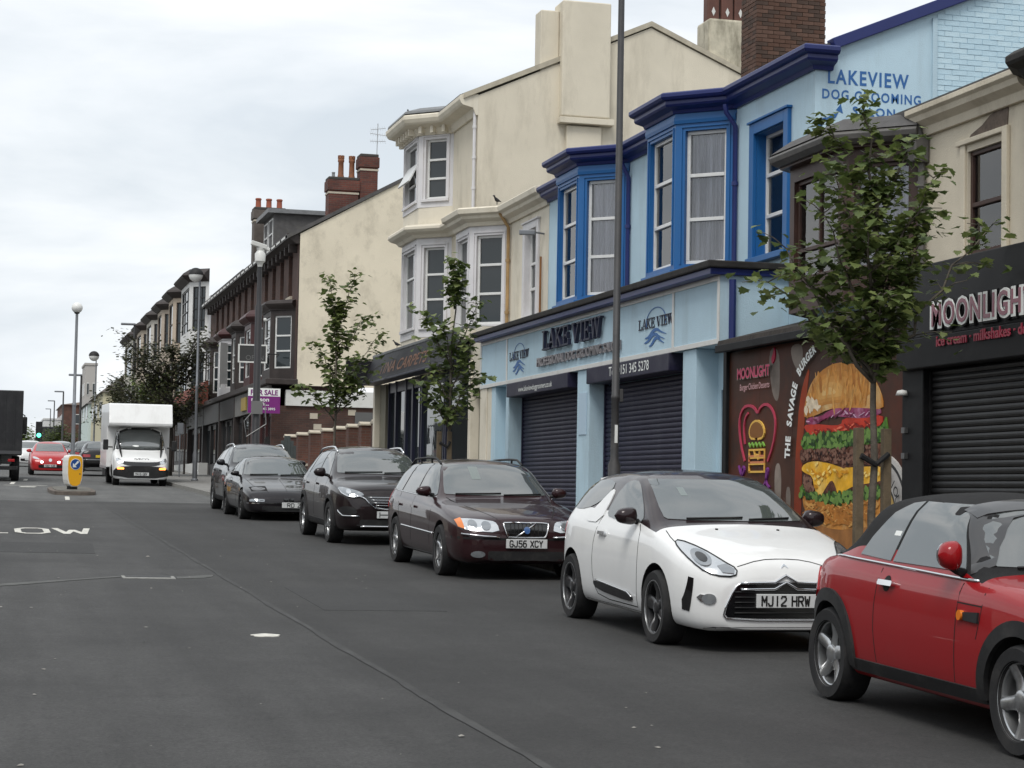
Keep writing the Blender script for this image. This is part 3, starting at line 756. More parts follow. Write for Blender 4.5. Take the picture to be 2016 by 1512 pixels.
    def patch(s, name, outline, ax, m, parent=None, off=.004, thick=.012, step=.06, both=False, flat=False, smooth=True):
        """A piece with the given 2D outline laid on the body skin, seen along axis ax (f front, r rear, l/R sides, t top)."""
        if both:
            a = s.patch(name, outline, ax, m, parent, off, thick, step, False, flat, smooth)
            if ax == 'l': return a, s.patch(name, outline, 'R', m, parent, off, thick, step, False, flat, smooth)
            return a, s.patch(name, [(-x, z) for x, z in outline[::-1]], ax, m, parent, off, thick, step, False, flat, smooth)
        pts = []
        for i, p in enumerate(outline):
            q = outline[(i + 1) % len(outline)]; k = max(1, int(math.hypot(q[0] - p[0], q[1] - p[1]) / step))
            pts += [(p[0] + (q[0] - p[0]) * j / k, p[1] + (q[1] - p[1]) * j / k) for j in range(k)]
        nb = len(pts)
        x0, x1 = min(p[0] for p in pts), max(p[0] for p in pts); y0, y1 = min(p[1] for p in pts), max(p[1] for p in pts)
        def inside(x, y):
            r = False; j = nb - 1
            for i in range(nb):
                (xi, yi), (xj, yj) = pts[i], pts[j]
                if (yi > y) != (yj > y) and x < (xj - xi) * (y - yi) / (yj - yi) + xi: r = not r
                j = i
            return r
        gx = x0 + step
        inner = []
        while gx < x1:
            gy = y0 + step
            while gy < y1:
                if inside(gx, gy) and min((gx - a) ** 2 + (gy - b) ** 2 for a, b in pts) > (step * .45) ** 2: inner.append((gx, gy))
                gy += step
            gx += step
        vv, ee, ff, *_ = delaunay_2d_cdt([Vector(p) for p in pts + inner], [(i, (i + 1) % nb) for i in range(nb)], [], 1, 1e-5)
        P, Q = [], []
        hits = [s.cast(ax, v.x, v.y) for v in vv]
        for h, n in hits:
            P.append(h + n * off); Q.append(h - n * (thick - off))
        nv = len(P); fs = [list(f) for f in ff] + [[nv + i for i in f[::-1]] for f in ff]
        cnt = {}
        for f in ff:
            for i in range(len(f)):
                e = (f[i], f[(i + 1) % len(f)]); cnt[e] = 1
        for (a, b) in cnt:
            if (b, a) not in cnt: fs.append([b, a, nv + a, nv + b])
        mb = MB(); mb.add(P + Q, fs)
        o = mesh_obj(name, mb.mesh(name, m, 35 if smooth else False), None, parent or s.t, False)
        return o
    def line(s, name, pts, ax, m=None, w=.012, parent=None, both=False, off=.0015, closed=False):
        if closed: pts = pts + pts[:2]
        return s.patch(name, stroke(pts, w), ax, m or M_GAP, parent, off=off, thick=.004, step=.05, both=both)
    def bead(s, name, pts, ax, m, r=.006, parent=None, both=False, off=.004, closed=False):
        """A raised moulding (tube) along a line on the skin."""
        for k in ((0, 1) if both else (0,)):
            a = ax if not k else ('R' if ax == 'l' else ax); q = pts if not k or ax == 'l' else [(-x, z) for x, z in pts]
            dens = []
            pp = q + [q[0]] if closed else q
            for u, v in zip(pp, pp[1:]):
                n = max(1, int(math.hypot(v[0] - u[0], v[1] - u[1]) / .06))
                dens += [(u[0] + (v[0] - u[0]) * j / n, u[1] + (v[1] - u[1]) * j / n) for j in range(n)]
            dens.append(pp[-1]); P = []
            for x, z in dens:
                h, n = s.cast(a, x, z); P.append(h + n * off)
            o = MB().tube(P, r, 6).build(name, m, parent or s.t, smooth=True, world=False)
        return o
    # --- common equipment
    def wheels(s, style, rim, lip=None):
        sp = s.sp; rw = sp['rw']; wd = sp.get('tw', .2); rr = rw * sp.get('rimf', .70)
        fn = lambda a, b, h: (h, a, b)
        ty = MB().lathe([(rr * .98, .0), (rr * 1.02, -.012), (rw * .93, -.016), (rw * .985, .012), (rw, .04), (rw, wd - .04), (rw * .985, wd - .012), (rw * .92, wd), (rr * .95, wd), (rr * .93, .05)], fn, 40, True).mesh('tyre', M_TYRE, 40)
        di = MB().lathe([(.02, .075), (rr * .72, .075), (rr * .72, .09), (.02, .09)], fn, 28, True).mesh('wheel', M_DISC, 40)
        rm = MB(); rm.lathe([(rr * .99, -.006), (rr * .99, .012), (rr * .93, .02), (rr * .9, .07), (rr * .9, wd - .02), (rr * 1.0, wd - .02), (rr * 1.0, -.002)], fn, 40, True)
        rm.lathe([(.001, .008), (.045, .006), (.06, .014), (.066, .04), (.001, .04)], fn, 20)
        n, w0, w1, dish = style
        for k in range(n):
            a = 2 * math.pi * k / n + .3; u = Vector((0, math.cos(a), math.sin(a))); v = Vector((0, -math.sin(a), math.cos(a))); d = Vector((1, 0, 0))
            def P(r, t, h): return u * r + v * t + d * h
            r0, r1 = .04, rr * .955
            prof = []
            for r, wd_, h in ((r0, w0, .022), (r0 + (r1 - r0) * .5, (w0 + w1) / 2 * .9, dish), (r1, w1, .008)):
                prof.append([P(r, -wd_ / 2, h + .012), P(r, -wd_ / 4, h), P(r, wd_ / 4, h), P(r, wd_ / 2, h + .012), P(r, wd_ / 2, h + .035), P(r, -wd_ / 2, h + .035)])
            vs = [p for r_ in prof for p in r_]; m6 = 6
            rm.add(vs, [(i * m6 + j, i * m6 + (j + 1) % m6, (i + 1) * m6 + (j + 1) % m6, (i + 1) * m6 + j) for i in range(2) for j in range(m6)])
        rme = rm.mesh('rim', rim, 35)
        lme = MB().lathe([(rr * 1.0, -.010), (rr * .965, -.010), (rr * .955, .0), (rr * .965, .01), (rr * 1.0, .01)], fn, 40, True).mesh('rim_lip', lip, 35) if lip else None
        for ya in sp['axles']:
            for sx in (-1, 1):
                xo = sp.get('track', s.C['w'](ya) - .012)
                d = mesh_obj('wheel', di, None, s.t, False); d.location = (sx * xo, ya, rw)
                if sx > 0: d.rotation_euler = (0, 0, math.pi)
                mesh_obj('tyre', ty, None, d, False)
                r = mesh_obj('rim', rme, None, d, False); r.rotation_euler = (rng.uniform(0, 6.28), 0, 0)
                if lip: mesh_obj('rim_lip', lme, None, d, False)
    def plate(s, txt, z, ax='f', x=0, w=.52, h=.112, m=None, y=None, tw=.43):
        hit, n = s.cast(ax, x, z); sg = -1 if ax == 'f' else 1
        y0 = (hit.y if y is None else y) + sg * .03
        b = MB(); b.box(x - w / 2, x + w / 2, y0, y0 - sg * .02, z - h / 2, z + h / 2)
        o = b.build('number_plate', m or M_PLATE, s.t, bevel=.004, world=False)
        if txt:
            k = -sg; n = len(txt); pitch = tw / (n - .35 * txt.count(' ')); u = x - tw / 2; i = 0
            for ch in txt:
                if ch == ' ': u += pitch * .65; continue
                t = MB(); cw = pitch * .70; hh = h * .66
                for pl in PLATE_FONT[ch]:
                    for q0, q1 in zip(pl, pl[1:]):
                        P = [(u + q[0] * cw, z - hh / 2 + q[1] * hh) for q in (q0, q1)]; d = math.hypot(P[1][0] - P[0][0], P[1][1] - P[0][1]); e = .005
                        ex, ey = (P[1][0] - P[0][0]) / d * e, (P[1][1] - P[0][1]) / d * e; i += 1
                        t.add([(p_[0], y0 + sg * (.003 + .00015 * (i % 9)), p_[1]) for p_ in stroke([(P[0][0] - ex, P[0][1] - ey), (P[1][0] + ex, P[1][1] + ey)], .0135)], [(0, 1, 2, 3)])
                t.build('plate_letter', M_PLATETXT, o, world=False); u += pitch
        return o
    def mirror(s, y, z, m, ext=.17, sz=(.10, .075, .125), both=True, foot=None, arm=None):
        for sx in ((-1, 1) if both else (-1,)):
            h, n = s.cast('l' if sx < 0 else 'R', y, z); c = h + Vector((sx * ext * .62, -.02, .05 if arm is None else arm))
            mb = MB(); rows = []
            for k in range(9):
                t = k / 8; x = -1 + 2 * t; f = (1 - abs(x) ** 3.2) ** .5 if abs(x) < 1 else .02
                f = max(f, .06); rows.append([(c.x + sx * x * sz[0], c.y + math.copysign(abs(math.cos(a)) ** .8, math.cos(a)) * sz[1] * f * (1.1 if math.cos(a) < 0 else .5), c.z + math.copysign(abs(math.sin(a)) ** .75, math.sin(a)) * sz[2] * .55 * f * (1 - .18 * x)) for a in [2 * math.pi * j / 14 for j in range(15)]])
            mb.sheet(rows)
            o = mb.build('door_mirror', m, s.t, smooth=True, merge=True, world=False)
            st = MB().tube([h + Vector((-sx * .03, 0, -.01)), h + Vector((sx * ext * .3, -.015, .012)), c + Vector((-sx * sz[0] * .3, .01, -sz[2] * .42))], [.03, .024, .026], 8)
            st.build('mirror_arm', M_TRIM, o, smooth=True, world=False)
            gl = MB().prism(circle2(0, 0, sz[0] * .8, sz[2] * .48, 16), lambda a, b, d: (c.x + a, c.y + sz[1] * .52 + d, c.z + b), 0, .012)
            gl.build('mirror_glass', M_LENS, o, world=False)
    def wipers(s, yb, pts):
        for a, b in pts:
            P = []
            for k in range(7):
                t = k / 6; h, n = s.cast('f', a[0] + (b[0] - a[0]) * t, a[1] + (b[1] - a[1]) * t); P.append(h + n * .016)
            MB().tube(P, .009, 5).build('wiper', M_TRIM, s.t, smooth=True, world=False)
# ------------------------------------------------------------------ colours of the terrace
M_PALE = mat('pale_blue_render', (.45, .60, .69), rough=.85, var=.06, vscale=.9, bump=.5, bscale=70, dirt=(.30, .38, .42), dscale=1.6, damt=.55, streak=.8)
M_BLUE = mat('bright_blue_paint', (.008, .105, .31), rough=.45, var=.06, vscale=3, bump=.06, dirt=(.03, .10, .2), dscale=3, damt=.25)
M_NAVY = mat('navy_paint', (.008, .017, .115), rough=.42, var=.1, vscale=3, bump=.08)
M_WTRIM = mat('white_trim', (.62, .62, .60), rough=.5, dirt=(.35, .33, .29), dscale=4, damt=.35)
M_NAVYSH = mat('navy_shutter', (.014, .0125, .034), rough=.5, spec=.3, var=.12, vscale=3, dirt=(.06, .06, .07), dscale=3, damt=.4)
M_INK = mat('sign_ink', (.010, .012, .035), rough=.5)
M_SIGNBLUE = mat('sign_blue', (.02, .11, .32), rough=.5)
M_CREAM = mat('cream_render', (.64, .585, .475), rough=.9, var=.07, vscale=.8, bump=.6, bscale=55, dirt=(.36, .32, .25), dscale=1.3, damt=.65, streak=.75)
M_CREAM2 = mat('cream_paint', (.66, .61, .505), rough=.75, var=.06, vscale=1.2, bump=.2, bscale=50, dirt=(.36, .31, .22), dscale=2.2, damt=.5, streak=.5)
M_WSTONE = mat('white_stone_paint', (.63, .62, .63), rough=.7, var=.05, dirt=(.42, .38, .34), dscale=2.5, damt=.4, streak=.4)
M_CBRICK = [mat('chimney_brick_%s' % 'abc'[i], (c[0] * .8, c[1] * .95, c[2]), rough=.92, var=.3, vscale=9, bump=.5, bscale=60, dirt=(.04, .035, .03), dscale=5, damt=.6) for i, c in enumerate(((.115, .050, .032), (.080, .042, .030), (.14, .066, .045)))]
M_MORTAR = mat('old_mortar', (.14, .12, .10), rough=.95, var=.3, vscale=7, bump=.4)
def serif_letters(par, f, txt, a0, a1, z0, h, m, d=.02, ext=.05, t=.13, name='sign_lettering'):
    """Slab-serif capitals built from bars."""
    st = {'L': [((.18, 0), (.18, 1), 1), ((.0, .04), (.8, .04), 0), ((.8, .04), (.8, .3), 0), ((0, .96), (.38, .96), 0)],
          'A': [((.08, .05), (.46, 1), 0), ((.46, 1), (.84, .05), 1), ((.24, .33), (.68, .33), 0), ((-.05, .04), (.28, .04), 0), ((.62, .04), (1.02, .04), 0)],
          'K': [((.18, 0), (.18, 1), 1), ((.24, .4), (.76, .95), 0), ((.40, .55), (.82, .05), 1), ((0, .04), (.38, .04), 0), ((0, .96), (.38, .96), 0), ((.6, .96), (.95, .96), 0), ((.66, .04), (1.0, .04), 0)],
          'E': [((.18, 0), (.18, 1), 1), ((0, .04), (.82, .04), 0), ((0, .96), (.8, .96), 0), ((.2, .5), (.6, .5), 0), ((.8, .04), (.8, .28), 0), ((.78, .96), (.78, .74), 0), ((.6, .36), (.6, .64), 0)],
          'V': [((.1, .96), (.46, .03), 1), ((.46, .03), (.82, .96), 0), ((-.06, .96), (.3, .96), 0), ((.64, .96), (.98, .96), 0)],
          'I': [((.22, 0), (.22, 1), 1), ((0, .04), (.44, .04), 0), ((0, .96), (.44, .96), 0)],
          'W': [((.08, .96), (.34, .03), 1), ((.34, .03), (.58, .9), 0), ((.58, .9), (.84, .03), 1), ((.84, .03), (1.1, .96), 0), ((-.08, .96), (.26, .96), 0), ((.44, .96), (.72, .96), 0), ((.94, .96), (1.24, .96), 0)], ' ': []}
    wd = {'L': .92, 'A': 1.08, 'K': 1.1, 'E': .98, 'V': 1.06, 'I': .58, 'W': 1.34, ' ': .42}
    tot = sum(wd[c] for c in txt); k = (a1 - a0) / tot; a = a0; o = None; n = 0
    for ch in txt:
        mb = MB()
        for p, q, heavy in st[ch]:
            A = f.p(a + p[0] * k, z0 + p[1] * h, d + ext / 2); B = f.p(a + q[0] * k, z0 + q[1] * h, d + ext / 2); w = (B - A); L = w.length
            up = w.normalized(); sd = up.cross(f.n); n += 1
            mb.obox((A + B) / 2, up, sd, f.n, L / 2 + h * .02, h * t * (.62 if heavy else .33), ext / 2 + .0012 * (n % 5))
        a += wd[ch] * k
        if ch != ' ': o = mb.build(name, m, par)
    return o
def lake_logo(par, f, a, z, sx, s):
    Q = lambda x, y, d: f.p(a + x * sx, z + y * s, d)
    ring = MB(); ring.prism(stroke(circle2(0, .05, .52, n=30, a0=R(-12), a1=R(192)), .035), Q, .004, .007); o = ring.build('logo_ring', M_SIGNBLUE, par)
    serif_letters(par, f, 'LAKE VIEW', a - .92 * sx, a + .92 * sx, z - .12 * s, .36 * s, M_INK, d=.008, ext=.004, t=.13, name='logo_letter')
    for k, (dx, dz, q) in enumerate(((0, -.34, 1.0), (-.06, -.50, .95), (.05, -.64, .7))):
        pts = [(-.58 * q + dx, dz - .12), (-.38 * q + dx, dz - .10), (-.15 * q + dx, dz + .10), (.05 + dx, dz + .14), (.25 * q + dx, dz + .02), (.55 * q + dx, dz - .10)]
        MB().prism(stroke(smooth_line(pts, 1), [.02, .05, .08, .10, .12, .12, .11, .10, .07, .05, .03, .02]), Q, .004, .0075 + k * .0006).build('logo_wave', M_SIGNBLUE, o)
def blue_terrace():
    Y0, Y1, XU, XS = 24.1, 36.95, 10.5, 9.5
    t = thing('terrace_shop', 'pale blue terrace with bright blue bay windows and a grooming salon shopfront', 'building', (XU, 30, gz(30)))
    bays = [(26.96, 29.65), (31.95, 34.65)]; xf, ct = 9.8, .69
    # street wall between the bays, with the single window opening
    mb = MB(); f0 = face_x(XU, Y0, bays[0][0], -.2, 7.5); wa = f0.w - (26.15 - Y0); wb = f0.w - (25.05 - Y0)
    wall(mb, f0, [(wa, wb, 5.02, 6.80)], .26)
    for a, b in ((bays[0][1], bays[1][0]), (bays[1][1], Y1)): wall(mb, face_x(XU, a, b, -.2, 7.5))
    # gable towards the camera
    sl = .425; xr = 15.0; zr = 7.5 + sl * (xr - XU)
    mb.add([(XU, Y0, -.2), (19.5, Y0, -.2), (19.5, Y0, 7.5), (xr, Y0, zr), (XU, Y0, 7.5)], [(0, 1, 2, 3, 4)])
    mb.add([(XU, Y1, -.2), (19.5, Y1, -.2), (19.5, Y1, 7.5), (xr, Y1, zr), (XU, Y1, 7.5)], [(0, 1, 2, 3, 4)])
    mb.add([(19.5, Y0, -.2), (19.5, Y1, -.2), (19.5, Y1, 7.5), (19.5, Y0, 7.5)], [(0, 1, 2, 3)])
    mb.build('wall', M_PALE, t)
    gable_roof(t, Y0 + .02, Y1, XU - .1, xr, 19.6, 7.46, zr, M_SLATE)
    # painted bricks on the rear part of the gable
    PB = [mat('painted_brick_%s' % 'ab'[i], c, rough=.8, var=.05, vscale=6, bump=.4, bscale=45) for i, c in enumerate(((.46, .62, .71), (.50, .655, .735)))]
    gf = face_y(Y0, XU, 19.5, 0, 10)
    brick_pieces(t, gf, 12.28 - XU, 14.2 - XU, 6.5, 8.9, PB, r=random.Random(4), proud=.006, dm=.02, skip=lambda a, z: z > 7.42 + sl * a)
    fbox(MB(), gf, 12.20 - XU, 12.27 - XU, 6.5, 8.15, -.02, .03).build('corner_bead', M_PALE, t)
    # painted lettering on the gable
    for txt, xa, xb, z, h in (('LAKEVIEW', 10.68, 11.86, 7.16, .27), ('DOG GROOMING', 10.60, 12.04, 6.95, .18), ('SALON', 11.04, 11.66, 6.75, .165)):
        lettering(t, Face((XU, Y0 - .0), (19.5, Y0), 0, 10), txt, (xa + xb) / 2 - XU, z, h, xb - xa, M_SIGNBLUE, d=.004, bold=.024, spacing=1.2, name='painted_word')
    for poly in ([(10.51, 6.47), (10.53, 6.58), (10.56, 6.66), (10.66, 6.70), (10.62, 6.6), (10.57, 6.53)], [(10.80, 6.80), (10.87, 6.89), (10.90, 6.76)], [(10.62, 6.66), (10.72, 6.72), (10.84, 6.78), (10.80, 6.70), (10.70, 6.64)]):
        MB().prism(poly, lambda a, b, d: (a, Y0 - d, b), .002, .005).build('painted_dog', M_SIGNBLUE, t)
    # barge board and cornice
    mb = MB(); mb.prism([(10.75, 7.50 + sl * .25), (xr, zr - .02), (xr, zr + .15), (10.70, 7.66 + sl * .2)], lambda a, b, d: (a, d, b), Y0 - .10, Y0 + .1); mb.build('barge_board', M_NAVY, t, bevel=.01)
    path = [(10.74, Y0), (XU, Y0), (XU, bays[0][0])] + bay_path(XU, xf, *bays[0], ct)[1:] + [(XU, bays[1][0])] + bay_path(XU, xf, *bays[1], ct)[1:] + [(XU, Y1)]
    mb = MB(); sweep(mb, path, [(0.0, -.10), (.05, -.10), (.07, -.05), (.18, -.01), (.20, .02), (.20, .07), (.255, .085), (.28, .12), (.28, .17), (.25, .19), (0.0, .20)], 7.42); mb.build('cornice', M_NAVY, t, bevel=.006)
    # bays
    for k, (ya, yb) in enumerate(bays):
        F = bay_faces(XU, xf, ya, yb, ct, 4.74, 7.30); mb = MB(); W = []
        for i, f in enumerate(F):
            m_ = .16 if i != 1 else .14; h = (m_, f.w - m_, 5.06, 7.06); wall(mb, f, [h], .10); W.append((f, h))
        mb.build('bay_wall', M_BLUE, t)
        mb = MB(); slab(mb, bay_path(XU, xf - .02, ya - .02, yb + .02, ct), 7.27, 7.35); mb.build('bay_top', M_BLUE, t)
        mb = MB(); sweep(mb, bay_path(XU, xf, ya, yb, ct), [(0, -.11), (.03, -.11), (.07, -.06), (.07, 0), (0, .01)], 4.98); mb.build('bay_sill', M_BLUE, t, bevel=.006)
        mb = MB(); sweep(mb, bay_path(XU, xf, ya, yb, ct), [(0, 0), (.025, 0), (.035, .05), (.035, .10), (0, .10)], 7.17); mb.build('bay_frieze', M_BLUE, t)
        for f, h in W:
            window(t, f, h[0], h[1], h[2], h[3], depth=.085, bars=(.335, .665))
            mb = MB()
            for q in ((h[0] - .07, h[0] - .045), (h[1] + .045, h[1] + .07)): fbox(mb, f, q[0], q[1], h[2], h[3] + .07, 0, .018)
            fbox(mb, f, h[0] - .07, h[1] + .07, h[3] + .045, h[3] + .07, 0, .02); mb.build('bay_moulding', M_BLUE, t, bevel=.004)
    reveal(t, f0, wa, wb, 5.02, 6.80, .16, M_BLUE)
    surround(t, f0, wa, wb, 5.02, 6.80, M_BLUE, w=.16, d=.06, sill=.09)
    window(t, f0, wa, wb, 5.02, 6.80, depth=.15, bars=(.335, .665))
    drainpipe(t, [(XU - .22, 26.86, 7.36), (XU - .20, 26.86, 7.24), (XU - .05, 26.87, 7.05), (XU - .05, 26.87, 4.8)], M_NAVY, clips=(5.0, 6.2))
    drainpipe(t, [(XU - .22, 31.85, 7.36), (XU - .05, 31.86, 7.05), (XU - .05, 31.86, 4.8)], M_NAVY, clips=(6.2,))
    # shopfront: flat roof, fascia, pilasters, shutters, doorway
    s0, s1 = 24.92, 38.25
    mb = MB(); mb.box(XS - .22, XU - .002, s0 - .12, s1, 4.70, 4.80); mb.build('shop_roof', mat('roofing_felt', (.022, .020, .019), rough=.95, var=.4, vscale=5, bump=.8, bscale=14), t, bevel=.02)
    MB().box(XS - .17, XU - .004, s0 - .07, s1 - .02, 4.61, 4.70).build('shop_roof_edge', M_NAVY, t, bevel=.01)
    fs = face_x(XS, s0, s1, 3.68, 4.61); A = lambda y: s1 - y
    MB().box(XS, XU - .003, s0, s1 - .01, 3.68, 4.61).build('fascia_box', M_PALE, t)
    mb = MB()
    for z0, z1 in ((3.68, 3.75), (4.54, 4.61)): fbox(mb, fs, 0, fs.w, z0, z1, .001, .022)
    for y in (s0, 26.74, 36.15, s1 - .07): fbox(mb, fs, A(y) - .07, A(y), 3.75, 4.54, .001, .020)
    mb.build('fascia_frame', M_WTRIM, t, bevel=.004)
    serif_letters(t, fs, 'LAKE VIEW', A(33.45), A(30.0), 4.14, .34, M_INK, d=.03, ext=.06)
    lettering(t, fs, 'PROFESSIONAL DOG GROOMING SALON', A(31.55), 3.88, .22, 4.75, mat('letter_metal', (.26, .24, .25), rough=.35, metal=.6), d=.01, ext=.045, bold=.01)
    lake_logo(t, fs, A(27.55), 4.16, .85, .42); lake_logo(t, fs, A(35.30), 4.16, .75, .42)
    Z = lambda y: gz(y) + .14
    XB = 9.85
    back = MB(); fb = face_x(XB, s0 + .05, s1, 0, 3.69); wall(back, fb, [(A(25.75), A(24.99), Z(25) - .02, 3.1)], .2); back.build('shop_wall', M_PALE, t)
    for (ya, yb, m) in ((25.88, 26.42, M_PALE), (30.92, 31.60, M_PALE), (36.10, 36.32, M_PALE), (37.12, 37.42, M_PALE), (37.42, 37.72, M_CREAM2)):
        MB().box(XS + .02, XB + .02, ya, yb, Z(ya) - .2, 3.675).build('pilaster', m, t, bevel=.008)
    for k, (ya, yb) in enumerate(((26.50, 30.86), (31.68, 36.02))):
        f = face_x(XB - .06, ya, yb, 0, 4); shutter(t, f, .05, f.w - .05, Z(ya) + .02, 3.46, M_NAVYSH)
        bx = MB().box(XS - .05, XB - .03, ya - .02 + (.35 if k == 0 else .3), yb + .02, 3.42, 3.675).build('shutter_box', M_NAVYSH, t, bevel=.012)
        ff = face_x(XS - .052, ya, yb, 0, 4)
        lettering(t, ff, 'Tel: 0151 345 5278' if k == 0 else 'www.lakeviewdoggroomers.co.uk', ff.w * (.50 if k == 0 else .46), 3.485, .21 if k == 0 else .14, 1.95 if k == 0 else 2.25, M_PAPER, d=.003, bold=.006)
    # notice on the middle pilaster
    nf = face_x(XS + .018, 30.92, 31.6, 0, 4); fbox(MB(), nf, .12, .56, 2.60, 3.30, 0, .012).build('notice_board', mat('notice', (.42, .55, .66), rough=.5), t, bevel=.004)
    # doorway at the near end
    df = Face((XB + .12, 25.75), (XB + .12, 24.99), Z(25) - .1, 3.1)
    mb = MB(); fbox(mb, df, 0, .76, Z(25) - .02, 2.62, -.05, -.01); fbox(mb, df, 0.05, .71, 2.70, 3.05, -.045, -.02); d = mb.build('door', M_BLUE, t)
    fbox(MB(), df, .16, .60, 1.55, 2.45, -.012, .004).build('door_pane', M_PANED, d)
    mb = MB()
    for q in ((.10, .16), (.60, .66)): fbox(mb, df, q[0], q[1], 1.5, 2.5, -.012, .012)
    fbox(mb, df, .10, .66, 2.45, 2.51, -.012, .012); fbox(mb, df, .10, .66, 1.49, 1.55, -.012, .012); mb.build('door_bead', M_WTRIM, d)
    mb = MB(); fbox(mb, df, -.06, 0, Z(25), 3.1, -.02, .10); fbox(mb, df, .76, .82, Z(25), 3.1, -.02, .10); fbox(mb, df, 0, .76, 2.62, 2.70, -.03, .06); mb.build('door_frame', M_WTRIM, t)
    drainpipe(t, [(9.66, s0 - .05, 4.55), (9.66, s0 - .05, 3.70)], M_NAVY, r=.05)
    # brick stack on the party wall
    x0, x1, y0, y1, zb, zt = 13.22, 14.57, 33.0, 33.75, 8.2, 11.4
    c = MB().box(x0 + .03, x1 - .03, y0 + .03, y1 - .03, zb, zt).build('chimney', M_MORTAR, t)
    r = random.Random(9)
    brick_pieces(c, face_y(y0 + .03, x0, x1, zb, zt), 0, x1 - x0, 8.75, zt, M_CBRICK, r=r, proud=.03, dm=.05)
    brick_pieces(c, face_x(x0 + .03, y0 + .03, y1, zb, zt), 0, y1 - y0 - .03, 8.75, zt, M_CBRICK, r=r, proud=.03, dm=.05)
    pots(t, [(13.5, 33.35, zt), (13.9, 33.4, zt), (14.3, 33.35, zt)], M_POT, .6)
blue_terrace()
def cream_houses():
    XU, XS, xf = 10.5, 9.5, 9.8
    TB = mat('tobacco_panel', (.20, .185, .14), rough=.8, var=.1)
    # ---- lower house next to the blue terrace
    t = thing('terraced_house', 'two-storey cream house with one white bay, between the blue terrace and the tall cream house', 'house', (XU, 40, gz(40)))
    Y0, Y1 = 36.96, 43.0; ya, yb, ct = 40.0, 42.65, .68
    mb = MB(); f = face_x(XU, Y0, ya, -.2, 7.5); wa, wb = f.w - (38.62 - Y0), f.w - (37.75 - Y0)
    wall(mb, f, [(wa, wb, 5.17, 6.95)], .24); wall(mb, face_x(XU, yb, Y1, -.2, 7.5)); mb.build('wall', M_CREAM2, t)
    surround(t, f, wa, wb, 5.17, 6.95, M_WSTONE, w=.15, d=.05)
    window(t, f, wa, wb, 5.17, 6.95, net=False, depth=.10, bars=(.33, .62)); reveal(t, f, wa, wb, 5.17, 6.95, .10, M_WSTONE)
    mb = MB(); wl = []
    for i, q in enumerate(bay_faces(XU, xf, ya, yb, ct, 4.74, 7.35)):
        h = (.17, q.w - .17, 5.18, 7.08); wall(mb, q, [h], .1); wl.append((q, h))
    mb.build('bay_wall', M_WSTONE, t)
    MB_ = MB(); slab(MB_, bay_path(XU, xf - .02, ya - .02, yb + .02, ct), 7.3, 7.4); MB_.build('bay_top', M_CREAM2, t)
    for q, h in wl:
        window(t, q, *h, net=False, depth=.08, bars=(.345, .67)); mb = MB()
        fbox(mb, q, h[0] - .08, h[0] - .05, h[2], h[3] + .08, 0, .02); fbox(mb, q, h[1] + .05, h[1] + .08, h[2], h[3] + .08, 0, .02); fbox(mb, q, h[0] - .08, h[1] + .08, h[3] + .05, h[3] + .08, 0, .022); mb.build('bay_moulding', M_WSTONE, t, bevel=.004)
    mb = MB(); sweep(mb, [(XU, Y0)] + bay_path(XU, xf, ya, yb, ct) + [(XU, Y1)], [(0, -.20), (.05, -.20), (.08, -.12), (.20, -.06), (.22, 0), (.30, .04), (.32, .14), (.28, .17), (0, .18)], 7.48); mb.build('cornice', M_CREAM2, t, bevel=.006)
    mb = MB(); mb.prism([(XU - .1, 7.6), (19, 8.1), (19, 8.2), (XU - .1, 7.7)], lambda a, b, d: (a, d, b), Y0, Y1 - .02); mb.build('roof', M_SLATE, t)
    drainpipe(t, [(XU - .25, 39.9, 7.5), (XU - .06, 39.88, 7.2), (XU - .06, 39.88, 4.75)], mat('rusty_pipe', (.34, .22, .10), rough=.8, var=.3), clips=(5.4, 6.5))
    drainpipe(t, [(XU - .05, 37.35, 6.3), (XU - .05, 37.35, 4.8)], mat('rust_stain', (.20, .09, .03), rough=.9, var=.3), r=.022)
    # ---- tall house
    t = thing('terraced_house', 'tall three-storey cream house with stacked white bays and a plain side wall', 'house', (XU, 46, gz(46)))
    Y0, Y1 = 43.0, 49.3; ya, yb, ct = 45.4, 48.55, .68; sl = .455; ze = 10.62; xr = 14.6; zr = ze + sl * (xr - XU)
    mb = MB(); wall(mb, face_x(XU, Y0, ya, -.2, ze)); wall(mb, face_x(XU, yb, Y1, -.2, ze))
    mb.add([(XU, Y0, -.2), (19.0, Y0, -.2), (19.0, Y0, ze), (xr, Y0, zr), (XU, Y0, ze)], [(0, 1, 2, 3, 4)])
    mb.add([(XU, Y1, -.2), (19.0, Y1, -.2), (19.0, Y1, ze), (xr, Y1, zr), (XU, Y1, ze)], [(0, 1, 2, 3, 4)])
    mb.build('wall', M_CREAM, t)
    gable_roof(t, Y0 + .08, Y1, XU - .42, xr, 19.2, ze - .10, zr + .05, M_SLATE, th=.10)
    mb = MB()
    for a, b in (((XU - .35, ze - .10), (xr, zr + .03)), ((xr, zr + .03), (19.1, ze - .02))):
        mb.prism([a, b, (b[0], b[1] + .12), (a[0], a[1] + .12)], lambda p, q, d: (p, d, q), Y0 - .05, Y0 + .07)
    mb.build('verge', mat('verge_mortar', (.42, .38, .30), rough=.9, var=.2, vscale=3), t)
    # side chimney breast with its two stacks and ledge
    mb = MB(); mb.box(12.40, 13.56, Y0 - .22, Y0 + .5, 10.24, 12.92); mb.box(12.56, 13.40, Y0 - .12, Y0 + .1, 7.4, 10.05)
    ch = mb.build('chimney', M_CREAM, t, bevel=.03)
    MB().box(11.95, 12.397, Y0 + .05, Y0 + .55, 11.0, 12.72).build('chimney_stack', M_CREAM, ch, bevel=.03)
